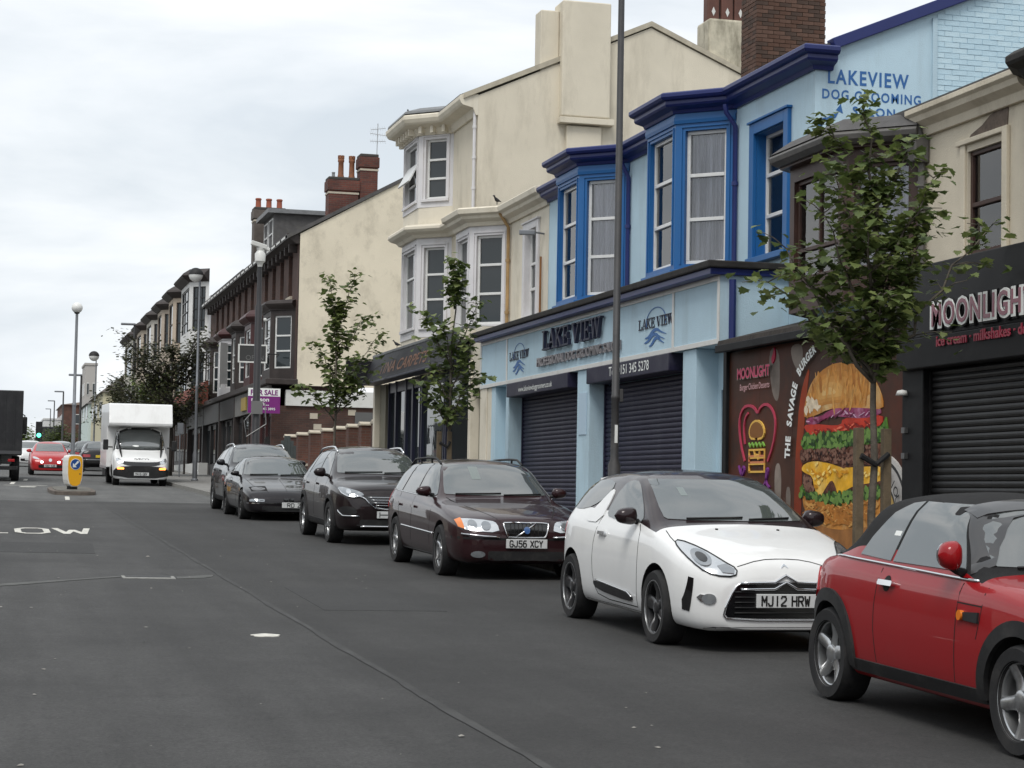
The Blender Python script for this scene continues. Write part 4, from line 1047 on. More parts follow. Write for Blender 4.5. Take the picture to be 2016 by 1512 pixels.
    MB().box(12.36, 13.66, Y0 - .26, Y0 - .001, 10.08, 10.22).build('chimney_ledge', M_CREAM, ch, bevel=.01)
    RC = mat('stained_render', (.50, .46, .36), rough=.92, var=.2, vscale=3, bump=.6, bscale=30, dirt=(.12, .105, .07), dscale=2.0, damt=.85, streak=.7)
    ch2 = MB().box(16.05, 17.15, Y0 + .05, Y0 + .9, 10.4, 12.86).build('chimney', RC, t, bevel=.06)
    RP = mat('red_pot', (.105, .042, .03), rough=.7, var=.2)
    for k, x in enumerate((16.25, 16.6, 16.93)):
        MB().box(x - .15, x + .15, Y0 + .3, Y0 + .6, 12.84, 13.9).build('chimney_pot', RP, ch2, bevel=.03)
    for x in (16.25, 16.6, 16.93):
        MB().prism([(0, .11), (.05, 0), (0, -.11), (-.05, 0)], lambda a, b, d: (x + a, Y0 + .295 - d, 13.08 + b), 0, .006).build('pot_diamond', M_WTRIM, ch2)
    # bays, one above the other
    for (z0, z1, h0, h1) in ((5.30, 7.75, 5.55, 7.45), (8.42, 10.35, 8.62, 10.06)):
        mb = MB(); wl = []
        for i, q in enumerate(bay_faces(XU, xf, ya, yb, ct, z0, z1)):
            h = (.2, q.w - .2, h0, h1); wall(mb, q, [h], .12); wl.append((q, h))
        mb.build('bay_wall', M_WSTONE, t)
        lo = MB(); 
        for q in bay_faces(XU, xf + .02, ya, yb, ct, z0 - .55, z0 + .01): wall(lo, q)
        lo.build('bay_apron', M_CREAM2, t)
        mb = MB(); slab(mb, bay_path(XU, xf - .01, ya - .01, yb + .01, ct), z1 - .03, z1 + .05); mb.build('bay_top', M_CREAM2, t)
        for k, (q, h) in enumerate(wl):
            if q is wl[1][0] and z0 > 6:      # this light has its middle sash pushed open
                window(t, q, *h, net=False, depth=.1, bars=(.33, .66)); o = MB(); a0, a1 = h[0] + .04, h[1] - .04; zt_ = h[2] + (h[3] - h[2]) * .66; zb_ = h[2] + (h[3] - h[2]) * .33
                o.add([q.p(a0, zt_, -.08), q.p(a1, zt_, -.08), q.p(a1, zb_, .16), q.p(a0, zb_, .16), q.p(a0, zt_, -.05), q.p(a1, zt_, -.05), q.p(a1, zb_ + .02, .19), q.p(a0, zb_ + .02, .19)], [(0, 1, 2, 3), (4, 7, 6, 5), (0, 4, 5, 1), (1, 5, 6, 2), (2, 6, 7, 3), (3, 7, 4, 0)]); o.build('open_sash', M_UPVC, t)
            else: window(t, q, *h, net=False, depth=.1, bars=(.345, .66))
            mb = MB(); fbox(mb, q, h[0] - .1, h[0] - .06, h[2], h[3] + .1, 0, .025); fbox(mb, q, h[1] + .06, h[1] + .1, h[2], h[3] + .1, 0, .025); fbox(mb, q, h[0] - .1, h[1] + .1, h[3] + .06, h[3] + .1, 0, .028); fbox(mb, q, h[0] - .1, h[1] + .1, h[2] - .07, h[2] - .002, 0, .05); mb.build('bay_moulding', M_WSTONE, t, bevel=.004)
    mb = MB(); sweep(mb, [(XU, 43.02)] + bay_path(XU, xf, ya, yb, ct) + [(XU, Y1)], [(0, -.12), (.08, -.12), (.14, -.05), (.28, 0), (.34, .06), (.34, .12), (.30, .16), (0, .22)], 7.80); mb.build('string_course', M_CREAM2, t, bevel=.006)
    mb = MB(); sweep(mb, [(XU, Y0)] + bay_path(XU, xf, ya, yb, ct) + [(XU, Y1)], [(0, -.22), (.06, -.22), (.12, -.06), (.36, .0), (.40, .04), (.44, .12), (.44, .2), (.40, .23), (0, .26)], 10.38); mb.build('cornice', M_CREAM2, t, bevel=.006)
    mb = MB(); sweep(mb, bay_path(XU, xf, ya, yb, ct), [(0, 0), (.40, 0), (.38, .06), (0, .2)], 10.642); mb.build('bay_roof', M_LEAD, t)
    P_ = bay_path(XU, xf, ya, yb, ct); bk = MB().box(-.04, .04, -.12, .12, -.09, .09).mesh('bracket', M_CREAM2)
    for a, b in zip(P_, P_[1:]):
        n = max(2, int(math.hypot(b[0] - a[0], b[1] - a[1]) / .26))
        for k in range(n):
            u = (k + .5) / n; x, y = a[0] + (b[0] - a[0]) * u, a[1] + (b[1] - a[1]) * u; d = Vector((b[0] - a[0], b[1] - a[1], 0)).normalized(); nn = Vector((-d.y, d.x, 0))
            o = mesh_obj('bracket', bk, None, t); o.location = Vector((x, y, 10.27)) + nn * .12; o.rotation_euler = (0, 0, math.atan2(d.y, d.x))
    drainpipe(t, [(XU - .40, 43.1, 10.5), (XU - .06, 43.08, 10.45), (XU - .06, 43.08, 7.9)], M_WSTONE, clips=(8.5, 9.2, 9.9))
    # ---- carpet shop along both ground floors
    t = thing('carpet_shop', 'dark carpet shopfront with sloping black fascia under the cream houses', 'shop', (XS, 44, gz(44)))
    BLK = mat('shop_black', (.010, .010, .014), rough=.6, spec=.3, var=.15, dirt=(.05, .05, .05), dscale=3, damt=.4); NV = mat('shop_navy', (.012, .014, .035), rough=.4, var=.1)
    y0, y1 = 39.25, 49.35; Z = lambda y: gz(y) + .14
    mb = MB(); mb.prism([(9.16, 4.32), (9.5, 4.32), (9.5, 5.0), (9.42, 5.0), (9.20, 4.40)], lambda a, b, d: (a, d, b), y0, y1); fa = mb.build('fascia_board', BLK, t, bevel=.01)
    MB().box(9.40, 10.49, y0, y1, 4.98, 5.05).build('shop_roof', M_LEAD, t, bevel=.01)
    MB().box(9.14, 9.5, y0 - .02, y1 + .02, 4.28, 4.33).build('fascia_sill', NV, t, bevel=.008)
    tl = Vector((9.42 - 9.20, 0, .60)).normalized(); nl = Vector((-tl.z, 0, tl.x))
    mb = MB(); put_text(mb, 'TINA CARPETS', lambda a, b: Vector((9.225, 44.9 - a, 4.46)) + tl * b + nl * .012, .42, width=5.4, bold=.012); mb.build('sign_lettering', mat('bronze_letters', (.16, .06, .02), rough=.5, metal=.3), t)
    back = face_x(9.72, y0, y1, 0, 4.4); A = lambda y: y1 - y
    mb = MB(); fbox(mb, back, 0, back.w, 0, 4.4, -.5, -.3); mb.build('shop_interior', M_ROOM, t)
    # posts and panes
    for (ya_, yb_, w) in ((49.0, 48.55, 0), (48.5, 47.7, 1), (47.6, 46.5, 1), (46.4, 45.7, 1), (45.6, 44.8, 1), (44.6, 42.3, 1), (42.1, 39.5, 1)):
        if w:
            o = MB(); f = back; a0, a1 = A(ya_), A(yb_); zb = Z(yb_) + .5
            for q in ((a0 - .05, a0 + .03), (a1 - .03, a1 + .05)): fbox(o, f, q[0], q[1], Z(yb_), 4.32, -.05, .05)
            fbox(o, f, a0, a1, Z(yb_), zb, -.04, .03); fbox(o, f, a0, a1, 4.05, 4.3, -.04, .03); o = o.build('shop_window', NV, t, bevel=.006)
            fbox(MB(), f, a0, a1, zb, 4.05, -.03, -.02).build('pane', M_PANED, o)
    for ya_, yb_, m, x in ((49.35, 49.55, M_CREAM2, 9.48), (48.62, 49.33, TB, 9.62), (39.02, 39.22, M_CREAM2, 9.48), (38.3, 39.0, TB, 9.66), (37.74, 38.28, M_CREAM2, 9.5)):
        MB().box(x, 9.95, ya_, yb_, Z(ya_) - .2, 4.32 if m is M_CREAM2 and ya_ > 49 else (4.3 if ya_ > 39 else 3.68)).build('pier', m, t, bevel=.01)
    MB().box(9.52, 10.49, 38.27, 39.24, 3.70, 4.95).build('pier_block', M_CREAM2, t, bevel=.01)
    MB().box(9.30, 10.0, 38.9, 39.4, 4.72, 4.95).build('pier_cap', M_CREAM2, t, bevel=.03)
    # projecting sign
    t = thing('projecting_sign', 'dark hanging shop sign at the far end of the carpet shop', 'sign', (9.4, 49.5, 4.3))
    MB().box(8.74, 9.42, 49.45, 49.52, 4.30, 4.92).build('sign_board', BLK, t, bevel=.01)
    MB().box(9.36, 9.41, 49.435, 49.449, 4.34, 4.56).build('sign_strip', M_PAPER, t)
    MB().tube([(9.5, 49.5, 4.95), (8.72, 49.5, 4.95)], .02).build('sign_arm', BLK, t)
cream_houses()
def inside2(x, y, pts):
    r = False; j = len(pts) - 1
    for i in range(len(pts)):
        (xi, yi), (xj, yj) = pts[i], pts[j]
        if (yi > y) != (yj > y) and x < (xj - xi) * (y - yi) / (yj - yi) + xi: r = not r
        j = i
    return r
def takeaway():
    XU, XS = 10.5, 9.5; Y0, Y1 = 13.0, 24.08
    HC = mat('old_cream_render', (.60, .54, .43), rough=.9, var=.10, vscale=1.1, bump=.5, bscale=50, dirt=(.30, .25, .18), dscale=1.6, damt=.6, streak=.6)
    STN = mat('bare_stone', (.13, .10, .08), rough=.95, var=.3, vscale=8, bump=.8, bscale=30)
    BRN = mat('brown_stain', (.045, .020, .014), rough=.5, var=.2, vscale=6, bump=.1); GUT = mat('grey_gutter', (.10, .095, .09), rough=.5, var=.25, vscale=5)
    BK = mat('matt_black', (.006, .006, .007), rough=.6, spec=.25, var=.2, dirt=(.02, .02, .02), dscale=3, damt=.5); BG = mat('fascia_charcoal', (.011, .011, .012), rough=.65, spec=.3, var=.15)
    t = thing('takeaway_shop', 'two-storey cream building with a black shuttered dessert takeaway and burger hoarding below', 'building', (XU, 19, gz(19)))
    ya, yb, ct, xf = 20.95, 23.95, .69, 9.8
    mb = MB(); f = face_x(XU, 18.45, ya, -.2, 6.1); a0, a1 = f.w - (19.86 - 18.45), f.w - (19.03 - 18.45)
    wall(mb, f, [(a0, a1, 4.35, 5.52)], .12); wall(mb, face_x(XU, yb, Y1, -.2, 6.1)); wall(mb, face_x(XU, Y0, 15.6, -.2, 6.1))
    mb.add([(XU, Y0, -.2), (19.5, Y0, -.2), (19.5, Y0, 6.1), (XU, Y0, 6.1)], [(0, 1, 2, 3)])
    mb.build('wall', HC, t)
    mb = MB(); mb.prism([(XU - .2, 6.12), (19.5, 6.5), (19.5, 6.62), (XU - .2, 6.2)], lambda a, b, d: (a, d, b), Y0, Y1); mb.build('roof', M_SLATE, t)
    # sash window with a broken lintel
    mb = MB(); fbox(mb, f, a0 - .13, a0 - .02, 4.25, 5.62, 0, .03); fbox(mb, f, a1 + .02, a1 + .13, 4.25, 5.66, 0, .05); fbox(mb, f, a0 - .2, a1 + .02, 5.60, 5.66, 0, .05); mb.build('window_surround', HC, t, bevel=.01)
    MB().prism([(a0 + .05, 5.66), (a1 + .08, 5.67), (a1 + .1, 5.92), (a1 - .3, 5.84), (a0 + .35, 5.76), (a0 + .1, 5.70)], lambda a, b, d: f.p(a, b, d), -.01, .012).build('bare_lintel', STN, t)
    window(t, f, a0, a1, 4.35, 5.52, frame=BRN, net=True, depth=.05, bars=(.48,), fw=.05)
    # brown timber bay
    mb = MB(); wl = []
    for i, q in enumerate(bay_faces(XU, xf, ya, yb, ct, 3.95, 5.82)):
        h = (.14, q.w - .14, 4.35, 5.62); wall(mb, q, [h], .08); wl.append((q, h))
    mb.build('bay_wall', BRN, t)
    mb = MB(); slab(mb, bay_path(XU, xf - .12, ya - .05, yb + .05, ct), 5.80, 5.92); mb.build('bay_top', BRN, t)
    for i, (q, h) in enumerate(wl): window(t, q, *h, frame=BRN, net=True, depth=.06, bars=(.30,), mull=(.5,) if i == 1 else (), fw=.05)
    mb = MB(); sweep(mb, bay_path(XU, xf, ya, yb, ct), [(0, -.05), (.16, -.05), (.24, 0), (.26, .06), (.22, .10), (0, .10)], 5.88); mb.build('gutter', GUT, t, bevel=.01)
    mb = MB(); sweep(mb, bay_path(XU, xf, ya, yb, ct), [(0, 0), (.24, 0), (.2, .03), (0, .18)], 5.985); mb.build('bay_roof', M_SLATE, t)
    mb = MB(); sweep(mb, [(XU, 18.45), (XU, ya + .05)], [(0, -.22), (.05, -.22), (.07, -.12), (.16, -.06), (.18, .0), (.22, .03), (.22, .09), (0, .1)], 6.08); mb.build('cornice', HC, t, bevel=.006)
    drainpipe(t, [(XU - .12, 20.86, 6.0), (XU - .06, 20.86, 5.8), (XU - .06, 20.86, 4.1)], GUT, r=.045, clips=(4.7, 5.3))
    MB().box(XU - .2, XU - .01, 20.76, 20.96, 5.55, 5.85).build('hopper_head', GUT, t, bevel=.02)
    # second bay, mostly outside the picture, with a black stone cornice
    mb = MB(); wl = []
    for i, q in enumerate(bay_faces(XU, 10.2, 15.6, 18.45, .4, 3.95, 6.1)):
        h = (.16, q.w - .16, 4.4, 5.75); wall(mb, q, [h], .08); wl.append((q, h))
    mb.build('bay_wall', HC, t)
    for q, h in wl: window(t, q, *h, net=True, depth=.06, bars=(.4,))
    mb = MB(); sweep(mb, bay_path(XU, 10.2, 15.6, 18.45, .4), [(0, -.10), (.04, -.10), (.08, -.04), (.18, .0), (.20, .03), (.20, .09), (.12, .15), (0, .17)], 6.10); mb.build('black_cornice', mat('black_stone', (.020, .018, .016), rough=.8, var=.3, bump=.5, bscale=30), t, bevel=.01)
    # ground floor: hoarding, pier, black shutter, fascia
    hb = MB().box(XS + .02, XU - .05, 19.17, 24.50, .3, 3.60); hb.build('ground_floor', BK, t)
    mb = MB(); mb.prism([(XS - .18, 3.60), (XS - .16, 3.68), (XU - .01, 3.98), (XU - .01, 3.60)], lambda a, b, d: (a, d, b), 19.0, 24.55); mb.build('lean_to_roof', mat('felt_dark', (.030, .024, .020), rough=.9, var=.4, vscale=7, bump=.7, bscale=20), t)
    mb = MB(); mb.box(XS - .20, XS - .12, 19.0, 24.57, 3.52, 3.62); mb.build('lean_to_gutter', BK, t, bevel=.01)
    MB().box(XS - .06, XS + .3, 24.50, 24.62, gz(24) + .1, 3.60).build('hoarding_post', BK, t, bevel=.01)
    MB().box(XU - .02, XU + .0, 23.3, 23.9, 3.98, 4.4)
    MB().box(XS - .12, XS + .5, 18.68, 19.165, gz(19) + .05, 3.30).build('pier', BK, t, bevel=.012)
    for z in (2.05, 2.32): MB().box(XS - .16, XS - .12, 19.02, 19.10, z, z + .06).build('pier_hinge', mat('dull_steel', (.2, .2, .2), rough=.4, metal=.8), t)
    lam = MB().lathe([(.001, .06), (.05, .05), (.07, 0), (.001, 0)], lambda a, b, h: (XS - .16 + a, 19.08 + b, 2.72 + h), 12); lam.build('wall_lamp', M_WTRIM, t, smooth=True)
    sf = face_x(XS - .02, 13.2, 18.66, 0, 4); shutter(t, sf, .02, sf.w, gz(17) + .14, 3.0, mat('black_shutter', (.0075, .0075, .008), rough=.45, spec=.35, var=.2, dirt=(.03, .03, .03), dscale=3, damt=.5), pitch=.068)
    MB().box(9.30, XU - .01, 13.0, 19.15, 2.98, 3.30).build('shutter_box', BK, t, bevel=.012)
    mb = MB(); mb.prism([(9.32, 3.30), (XU - .01, 3.30), (XU - .01, 4.15), (9.42, 4.08)], lambda a, b, d: (a, d, b), 13.0, 18.98); mb.build('fascia_board', BG, t, bevel=.012)
    # puffy sign letters, each layer a little smaller and further out
    fx_ = Face((9.315, 18.9), (9.315, 13.0), 0, 5); MR = mat('maroon_letter', (.17, .008, .035), rough=.3, coat=.4)
    sg = lettering(t, fx_, 'MOONLIGHT', 1.62, 3.37, .37, 2.16, BK, d=.004, ext=.022, bold=.088, spacing=1.16, name='sign_shadow')
    lettering(sg, fx_, 'MOONLIGHT', 1.62, 3.38, .355, 2.11, M_PAPER, d=.026, ext=.010, bold=.064, spacing=1.16)
    lettering(sg, fx_, 'MOONLIGHT', 1.62, 3.39, .33, 2.02, MR, d=.036, ext=.006, bold=.014, spacing=1.20)
    lettering(t, Face((9.295, 18.9), (9.295, 13.0), 0, 5), 'ice cream · milkshakes · desserts', 1.80, 3.18, .15, 2.2, mat('crimson_letter', (.25, .008, .03), rough=.4), d=.006, ext=.01, bold=.02)
    # ---- the printed hoarding
    M_ = lambda n, c, **k: mat('print_' + n, c, rough=.55, spec=.22, **k)
    t = thing('burger_hoarding', 'large brown printed hoarding showing a tall burger and a neon heart', 'hoarding', (XS, 21.8, gz(21.8)))
    H = Face((XS, 24.50), (XS, 19.17), 0, 4); P = lambda a, b, d: H.p(a, b, d)
    base = M_('brown', (.052, .020, .011), var=.35, vscale=1.1, dirt=(.11, .022, .008), dscale=.8, damt=.8)
    pn = None
    for k in range(5):
        w = 5.33 / 5; o = MB().prism([(k * w + .002, .62), ((k + 1) * w - .002, .62), ((k + 1) * w - .002, 3.52), (k * w + .002, 3.52)], P, .0, .012).build('hoarding_panel', base, t)
    lay = [0]
    def pr(name, poly, m, it=1, d=None):
        lay[0] += 1; z = .0125 + lay[0] * .0006
        return MB().prism(smooth_poly(poly, it) if it else poly, P, .0122, z).build(name, m, t)
    hz = M_('haze', (.20, .165, .14), var=.5, vscale=1.5)
    for poly in ([(1.33, 3.49), (1.70, 3.49), (1.73, 2.95), (1.64, 2.78), (1.45, 2.95)], [(1.58, 2.04), (1.80, 2.04), (1.80, 1.5), (1.60, 1.5)], [(2.05, 3.49), (2.43, 3.49), (2.43, 3.22), (2.3, 3.14), (2.1, 3.3)], [(1.95, 1.75), (2.1, 1.75), (2.1, 1.45), (1.97, 1.4)]): pr('printed_haze', poly, hz, 2)
    pr('printed_glow', [(2.20, 1.2), (2.24, 2.12), (2.30, 2.49), (2.34, 2.73), (2.44, 2.99), (2.66, 3.22), (2.56, 2.86), (2.51, 2.56), (2.45, 2.22), (2.42, 1.2)], M_('orange', (.23, .032, .007), var=.4, vscale=1.5))
    bun = M_('bun', (.46, .19, .035), var=.45, vscale=2.2, dirt=(.62, .48, .24), dscale=2.4, damt=.85)
    pr('printed_table', [(2.0, .9), (2.6, 1.35), (4.6, 1.33), (5.2, .9)], M_('table', (.28, .12, .035), var=.4, vscale=3))
    pr('printed_bun', [(2.47, 1.66), (2.7, 1.61), (2.99, 1.57), (3.39, 1.54), (3.74, 1.59), (4.12, 1.63), (4.69, 1.67), (4.7, 1.47), (4.59, 1.34), (4.12, 1.29), (3.44, 1.25), (2.92, 1.31), (2.58, 1.44), (2.49, 1.54)], bun)
    lf = M_('lettuce', (.07, .17, .02), var=.8, vscale=7, dirt=(.012, .03, .006), dscale=6, damt=.9); pt = M_('patty', (.075, .022, .012), var=.6, vscale=9, dirt=(.25, .12, .07), dscale=9, damt=.7)
    def frill(pts, amp=.022):
        r = random.Random(2); q = []
        for i, p in enumerate(pts):
            b = pts[(i + 1) % len(pts)]; n = max(1, int(math.hypot(b[0] - p[0], b[1] - p[1]) / .06))
            q += [(p[0] + (b[0] - p[0]) * k / n + r.uniform(-amp, amp), p[1] + (b[1] - p[1]) * k / n + r.uniform(-amp, amp)) for k in range(n)]
        return q
    pr('printed_lettuce', frill([(2.36, 1.74), (2.53, 1.80), (2.74, 1.75), (3.51, 1.75), (4.11, 1.78), (4.69, 1.80), (4.74, 1.68), (4.26, 1.60), (3.74, 1.57), (3.39, 1.52), (3.23, 1.57), (2.95, 1.54), (2.58, 1.62)]), lf)
    pr('printed_patty', frill([(2.46, 1.93), (2.76, 1.95), (4.69, 1.9), (4.69, 1.75), (4.12, 1.68), (3.51, 1.66), (2.91, 1.66), (2.57, 1.71)], .012), pt)
    pr('printed_cheese', [(2.42, 1.96), (2.52, 2.03), (2.82, 2.06), (3.22, 2.03), (3.62, 1.97), (4.11, 1.98), (4.69, 1.98), (4.74, 1.88), (4.62, 1.81), (4.11, 1.78), (3.78, 1.74), (3.51, 1.63), (3.41, 1.78), (3.31, 1.84), (3.15, 1.74), (2.97, 1.60), (2.82, 1.74), (2.76, 1.88), (2.53, 1.92)], M_('cheese', (.72, .38, .02), var=.3, vscale=4, dirt=(.85, .66, .25), dscale=3, damt=.6))
    pr('printed_patty', frill([(2.39, 2.07), (2.39, 2.19), (2.69, 2.24), (3.57, 2.25), (4.61, 2.23), (4.72, 2.1), (4.62, 1.99), (4.11, 2.0), (3.66, 1.97), (3.22, 2.04), (2.82, 2.08), (2.48, 2.03)], .012), pt)
    pr('printed_lettuce', frill([(2.39, 2.29), (2.6, 2.42), (3.09, 2.42), (4.61, 2.42), (4.75, 2.52), (4.80, 2.33), (4.61, 2.23), (4.1, 2.22), (3.77, 2.23), (3.42, 2.20), (3.14, 2.15), (3.06, 2.22), (2.69, 2.21), (2.48, 2.21)]), lf)
    pr('printed_tomato', [(2.47, 2.49), (2.81, 2.5), (3.21, 2.47), (3.57, 2.46), (3.61, 2.54), (4.1, 2.54), (4.66, 2.55), (4.66, 2.44), (4.39, 2.4), (4.03, 2.38), (3.49, 2.40), (3.09, 2.37), (2.81, 2.34), (2.6, 2.4)], M_('tomato', (.46, .035, .015), var=.3, vscale=4))
    pr('printed_onion', [(2.57, 2.50), (2.59, 2.58), (3.01, 2.58), (3.21, 2.64), (3.49, 2.67), (4.1, 2.66), (4.61, 2.63), (4.61, 2.54), (4.1, 2.52), (3.68, 2.55), (3.29, 2.58), (3.05, 2.54), (2.89, 2.49)], M_('onion', (.26, .035, .11), var=.4, vscale=5, dirt=(.62, .42, .55), dscale=3, damt=.6))
    pr('printed_bun', [(2.51, 2.57), (2.50, 2.68), (2.57, 2.84), (2.73, 3.01), (2.96, 3.11), (3.28, 3.18), (3.59, 3.19), (4.01, 3.13), (4.31, 3.04), (4.53, 2.88), (4.66, 2.72), (4.67, 2.60), (4.24, 2.635), (3.68, 2.66), (3.21, 2.66), (2.88, 2.60)], bun)
    pr('printed_seed', circle2(2.66, 2.78, .055, .028, 10), M_('seed', (.30, .17, .06)), 0)
    def speck(name, poly, n, sx, sz, ms, seed, clip=True):
        # scattered printed flecks inside a shape, one sheet per ink
        r = random.Random(seed); xs = [p[0] for p in poly]; zs = [p[1] for p in poly]
        for m in ms:
            lay[0] += .25; mb = MB(); k = 0
            while k < n:
                a, b = r.uniform(min(xs), max(xs)), r.uniform(min(zs), max(zs)); k += 1
                if not inside2(a, b, poly): continue
                w, h, q = sx * r.uniform(.4, 1.3), sz * r.uniform(.4, 1.3), r.uniform(-.5, .5); z = .0125 + lay[0] * .0006 + k * 1e-6
                mb.add([H.p(a + w * math.cos(t_) * math.cos(q) - h * math.sin(t_) * math.sin(q), b + w * math.cos(t_) * math.sin(q) + h * math.sin(t_) * math.cos(q), z) for t_ in [k_ * math.pi / 3.5 + r.uniform(-.3, .3) for k_ in range(7)]], [range(7)])
            if mb.v: tag(mb.build(name, m, t), kind='stuff')
    C_ = lambda n, c: M_(n, c, var=.3, vscale=9)
    topb = [(2.56, 2.70), (2.62, 2.86), (2.8, 3.03), (3.2, 3.14), (3.9, 3.12), (4.4, 2.92), (4.58, 2.74), (3.9, 2.70), (3.2, 2.70), (2.8, 2.66)]
    for k_, (q_, c_) in enumerate(((.86, (.50, .215, .042)), (.66, (.55, .26, .06)), (.42, (.60, .32, .09)), (.2, (.66, .42, .16)))): pr('printed_shine', [(3.15 + (a - 3.15) * q_, 2.86 + (b - 2.86) * q_) for a, b in topb], M_('shine_%s' % 'abcd'[k_], c_, var=.25, vscale=3))
    speck('printed_crust', topb, 26, .028, .13, (C_('crust_light', (.55, .28, .075)), C_('crust_dark', (.37, .14, .022)), C_('crust_mid', (.50, .22, .045))), 1)
    speck('printed_crust', [(2.54, 2.66), (2.58, 2.8), (2.75, 2.85), (3.0, 2.70), (2.8, 2.66)], 60, .05, .05, (C_('flour', (.66, .55, .40)),), 2)
    speck('printed_crust', [(2.55, 1.5), (2.6, 1.62), (3.4, 1.52), (4.6, 1.62), (4.6, 1.4), (3.6, 1.30), (2.8, 1.36)], 140, .12, .02, (C_('crust_light', (.55, .28, .075)), C_('crust_dark', (.37, .14, .022))), 3)
    for band, sd in (([(2.42, 2.24), (2.5, 2.36), (3.1, 2.38), (4.7, 2.40), (4.75, 2.28), (4.2, 2.24), (3.1, 2.2)], 4), ([(2.42, 1.64), (2.5, 1.76), (3.0, 1.66), (3.5, 1.68), (4.7, 1.76), (4.6, 1.64), (3.5, 1.56)], 5)):
        speck('printed_leaf', band, 130, .05, .035, (C_('leaf_dark', (.012, .035, .008)), C_('leaf_mid', (.032, .085, .014)), C_('leaf_light', (.13, .235, .05))), sd)
    for band, sd in (([(2.42, 2.08), (2.45, 2.18), (3.0, 2.2), (4.68, 2.2), (4.66, 2.05), (3.7, 2.0), (2.9, 2.08)], 6), ([(2.5, 1.8), (2.52, 1.9), (2.74, 1.86), (2.84, 1.7), (2.6, 1.7)], 7)):
        speck('printed_mince', band, 170 if sd == 6 else 60, .035, .022, (C_('mince_dark', (.022, .008, .006)), C_('mince_mid', (.10, .036, .022)), C_('mince_light', (.19, .095, .065))), sd)
    speck('printed_gloss', [(2.5, 1.98), (2.8, 2.04), (3.2, 2.0), (3.6, 1.93), (4.6, 1.94), (4.6, 1.86), (3.3, 1.88), (2.9, 1.7), (2.8, 1.9)], 60, .06, .02, (C_('cheese_light', (.85, .62, .18)), C_('cheese_deep', (.55, .24, .01))), 8)
    speck('printed_gloss', [(2.62, 2.53), (3.0, 2.56), (3.5, 2.63), (4.5, 2.60), (4.5, 2.56), (3.3, 2.56), (2.9, 2.51)], 50, .09, .010, (C_('onion_light', (.60, .36, .50)), C_('onion_deep', (.14, .012, .05))), 9)
    speck('printed_gloss', [(2.6, 2.44), (3.1, 2.42), (3.6, 2.44), (4.6, 2.50), (4.4, 2.42), (3.1, 2.39), (2.8, 2.38)], 40, .08, .014, (C_('tomato_light', (.66, .14, .08)), C_('tomato_deep', (.20, .01, .006))), 10)
    # arc of lettering along the burger
    arc = [(2.13, 2.10), (2.15, 2.29), (2.18, 2.50), (2.22, 2.63), (2.30, 2.87), (2.42, 3.08), (2.61, 3.22), (2.91, 3.36)]
    d = [0]
    for p, q in zip(arc, arc[1:]): d.append(d[-1] + math.hypot(q[0] - p[0], q[1] - p[1]))
    fa, fb_ = pchip([(s_, p[0]) for s_, p in zip(d, arc)]), pchip([(s_, p[1]) for s_, p in zip(d, arc)])
    txt = 'THE SAVAGE BURGER'; mb = MB()
    for i, ch in enumerate(txt):
        if ch == ' ': mb.build('printed_word', M_PAPER, t); mb = MB(); continue
        s_ = d[-1] * (i + .4) / len(txt); x, y = fa(s_), fb_(s_); dx, dy = fa(s_ + .02) - fa(s_ - .02), fb_(s_ + .02) - fb_(s_ - .02); l = math.hypot(dx, dy); dx, dy = dx / l, dy / l
        put_text(mb, ch, lambda a, b: H.p(x + a * dx - b * dy * 1.5, y + a * dy + b * dx, .0475), .14, bold=.045)
    mb.build('printed_word', M_PAPER, t)
    PK = M_('pink', (.62, .07, .16)); 
    lettering(t, H, 'MOONLIGHT', .92, 3.155, .19, 1.10, PK, d=.049, bold=.02, name='printed_word'); lettering(t, H, 'MOONLIGHT', .92, 3.15, .20, 1.14, hz, d=.0475, bold=.05, name='printed_word')
    lettering(t, H, 'Burger·Chicken·Desserts', .97, 3.0, .115, 1.0, M_('pale_pink', (.55, .32, .33)), d=.049, bold=.01, name='printed_word')
    pr('printed_strawberry', [(1.50, 3.28), (1.58, 3.34), (1.60, 3.42), (1.555, 3.52), (1.53, 3.42), (1.47, 3.36)], M_('berry', (.40, .01, .05)))
    hp = [(.60, 2.08), (.46, 2.29), (.39, 2.51), (.41, 2.67), (.54, 2.78), (.72, 2.80), (.90, 2.77), (1.03, 2.68), (1.11, 2.76), (1.29, 2.80), (1.47, 2.75), (1.60, 2.63), (1.62, 2.48), (1.55, 2.27), (1.38, 2.07)]
    ln = lambda n, pts, w, m, it=1: pr(n, stroke(smooth_line(pts, it), w), m, 0)
    NP = M_('neon_pink', (.42, .045, .085)); NY = M_('neon_yellow', (.72, .43, .09)); NG = M_('neon_green', (.20, .40, .07)); NPU = M_('neon_purple', (.17, .035, .20)); NO = M_('neon_orange', (.62, .22, .10))
    ln('printed_heart', hp, .035, NP); ln('printed_heart', [(.60, 2.3), (.55, 2.5), (.60, 2.64), (.70, 2.7)], .03, NP)
    pr('printed_neon_bun', [(.91, 2.37), (.80, 2.38), (.76, 2.46), (.83, 2.55), (1.01, 2.59), (1.19, 2.54), (1.26, 2.45), (1.21, 2.38)], M_('neon_fill', (.22, .09, .02)))
    ln('printed_neon_bun', [(.95, 2.36), (.80, 2.37), (.75, 2.46), (.83, 2.56), (1.01, 2.60), (1.19, 2.55), (1.27, 2.45), (1.22, 2.37), (1.05, 2.355)], .028, NY)
    ln('printed_neon_lettuce', [(.74 + .53 * k / 9, 2.285 + .025 * (-1) ** k) for k in range(10)], .024, NG, 0)
    for z0, z1, m in ((2.12, 2.22, NY), (1.94, 2.04, NY), (2.06, 2.14, NO)): ln('printed_neon_patty', [(.76, z0), (1.27, z0), (1.27, z1), (.76, z1), (.76, z0), (.80, z0)], .026, m, 0)
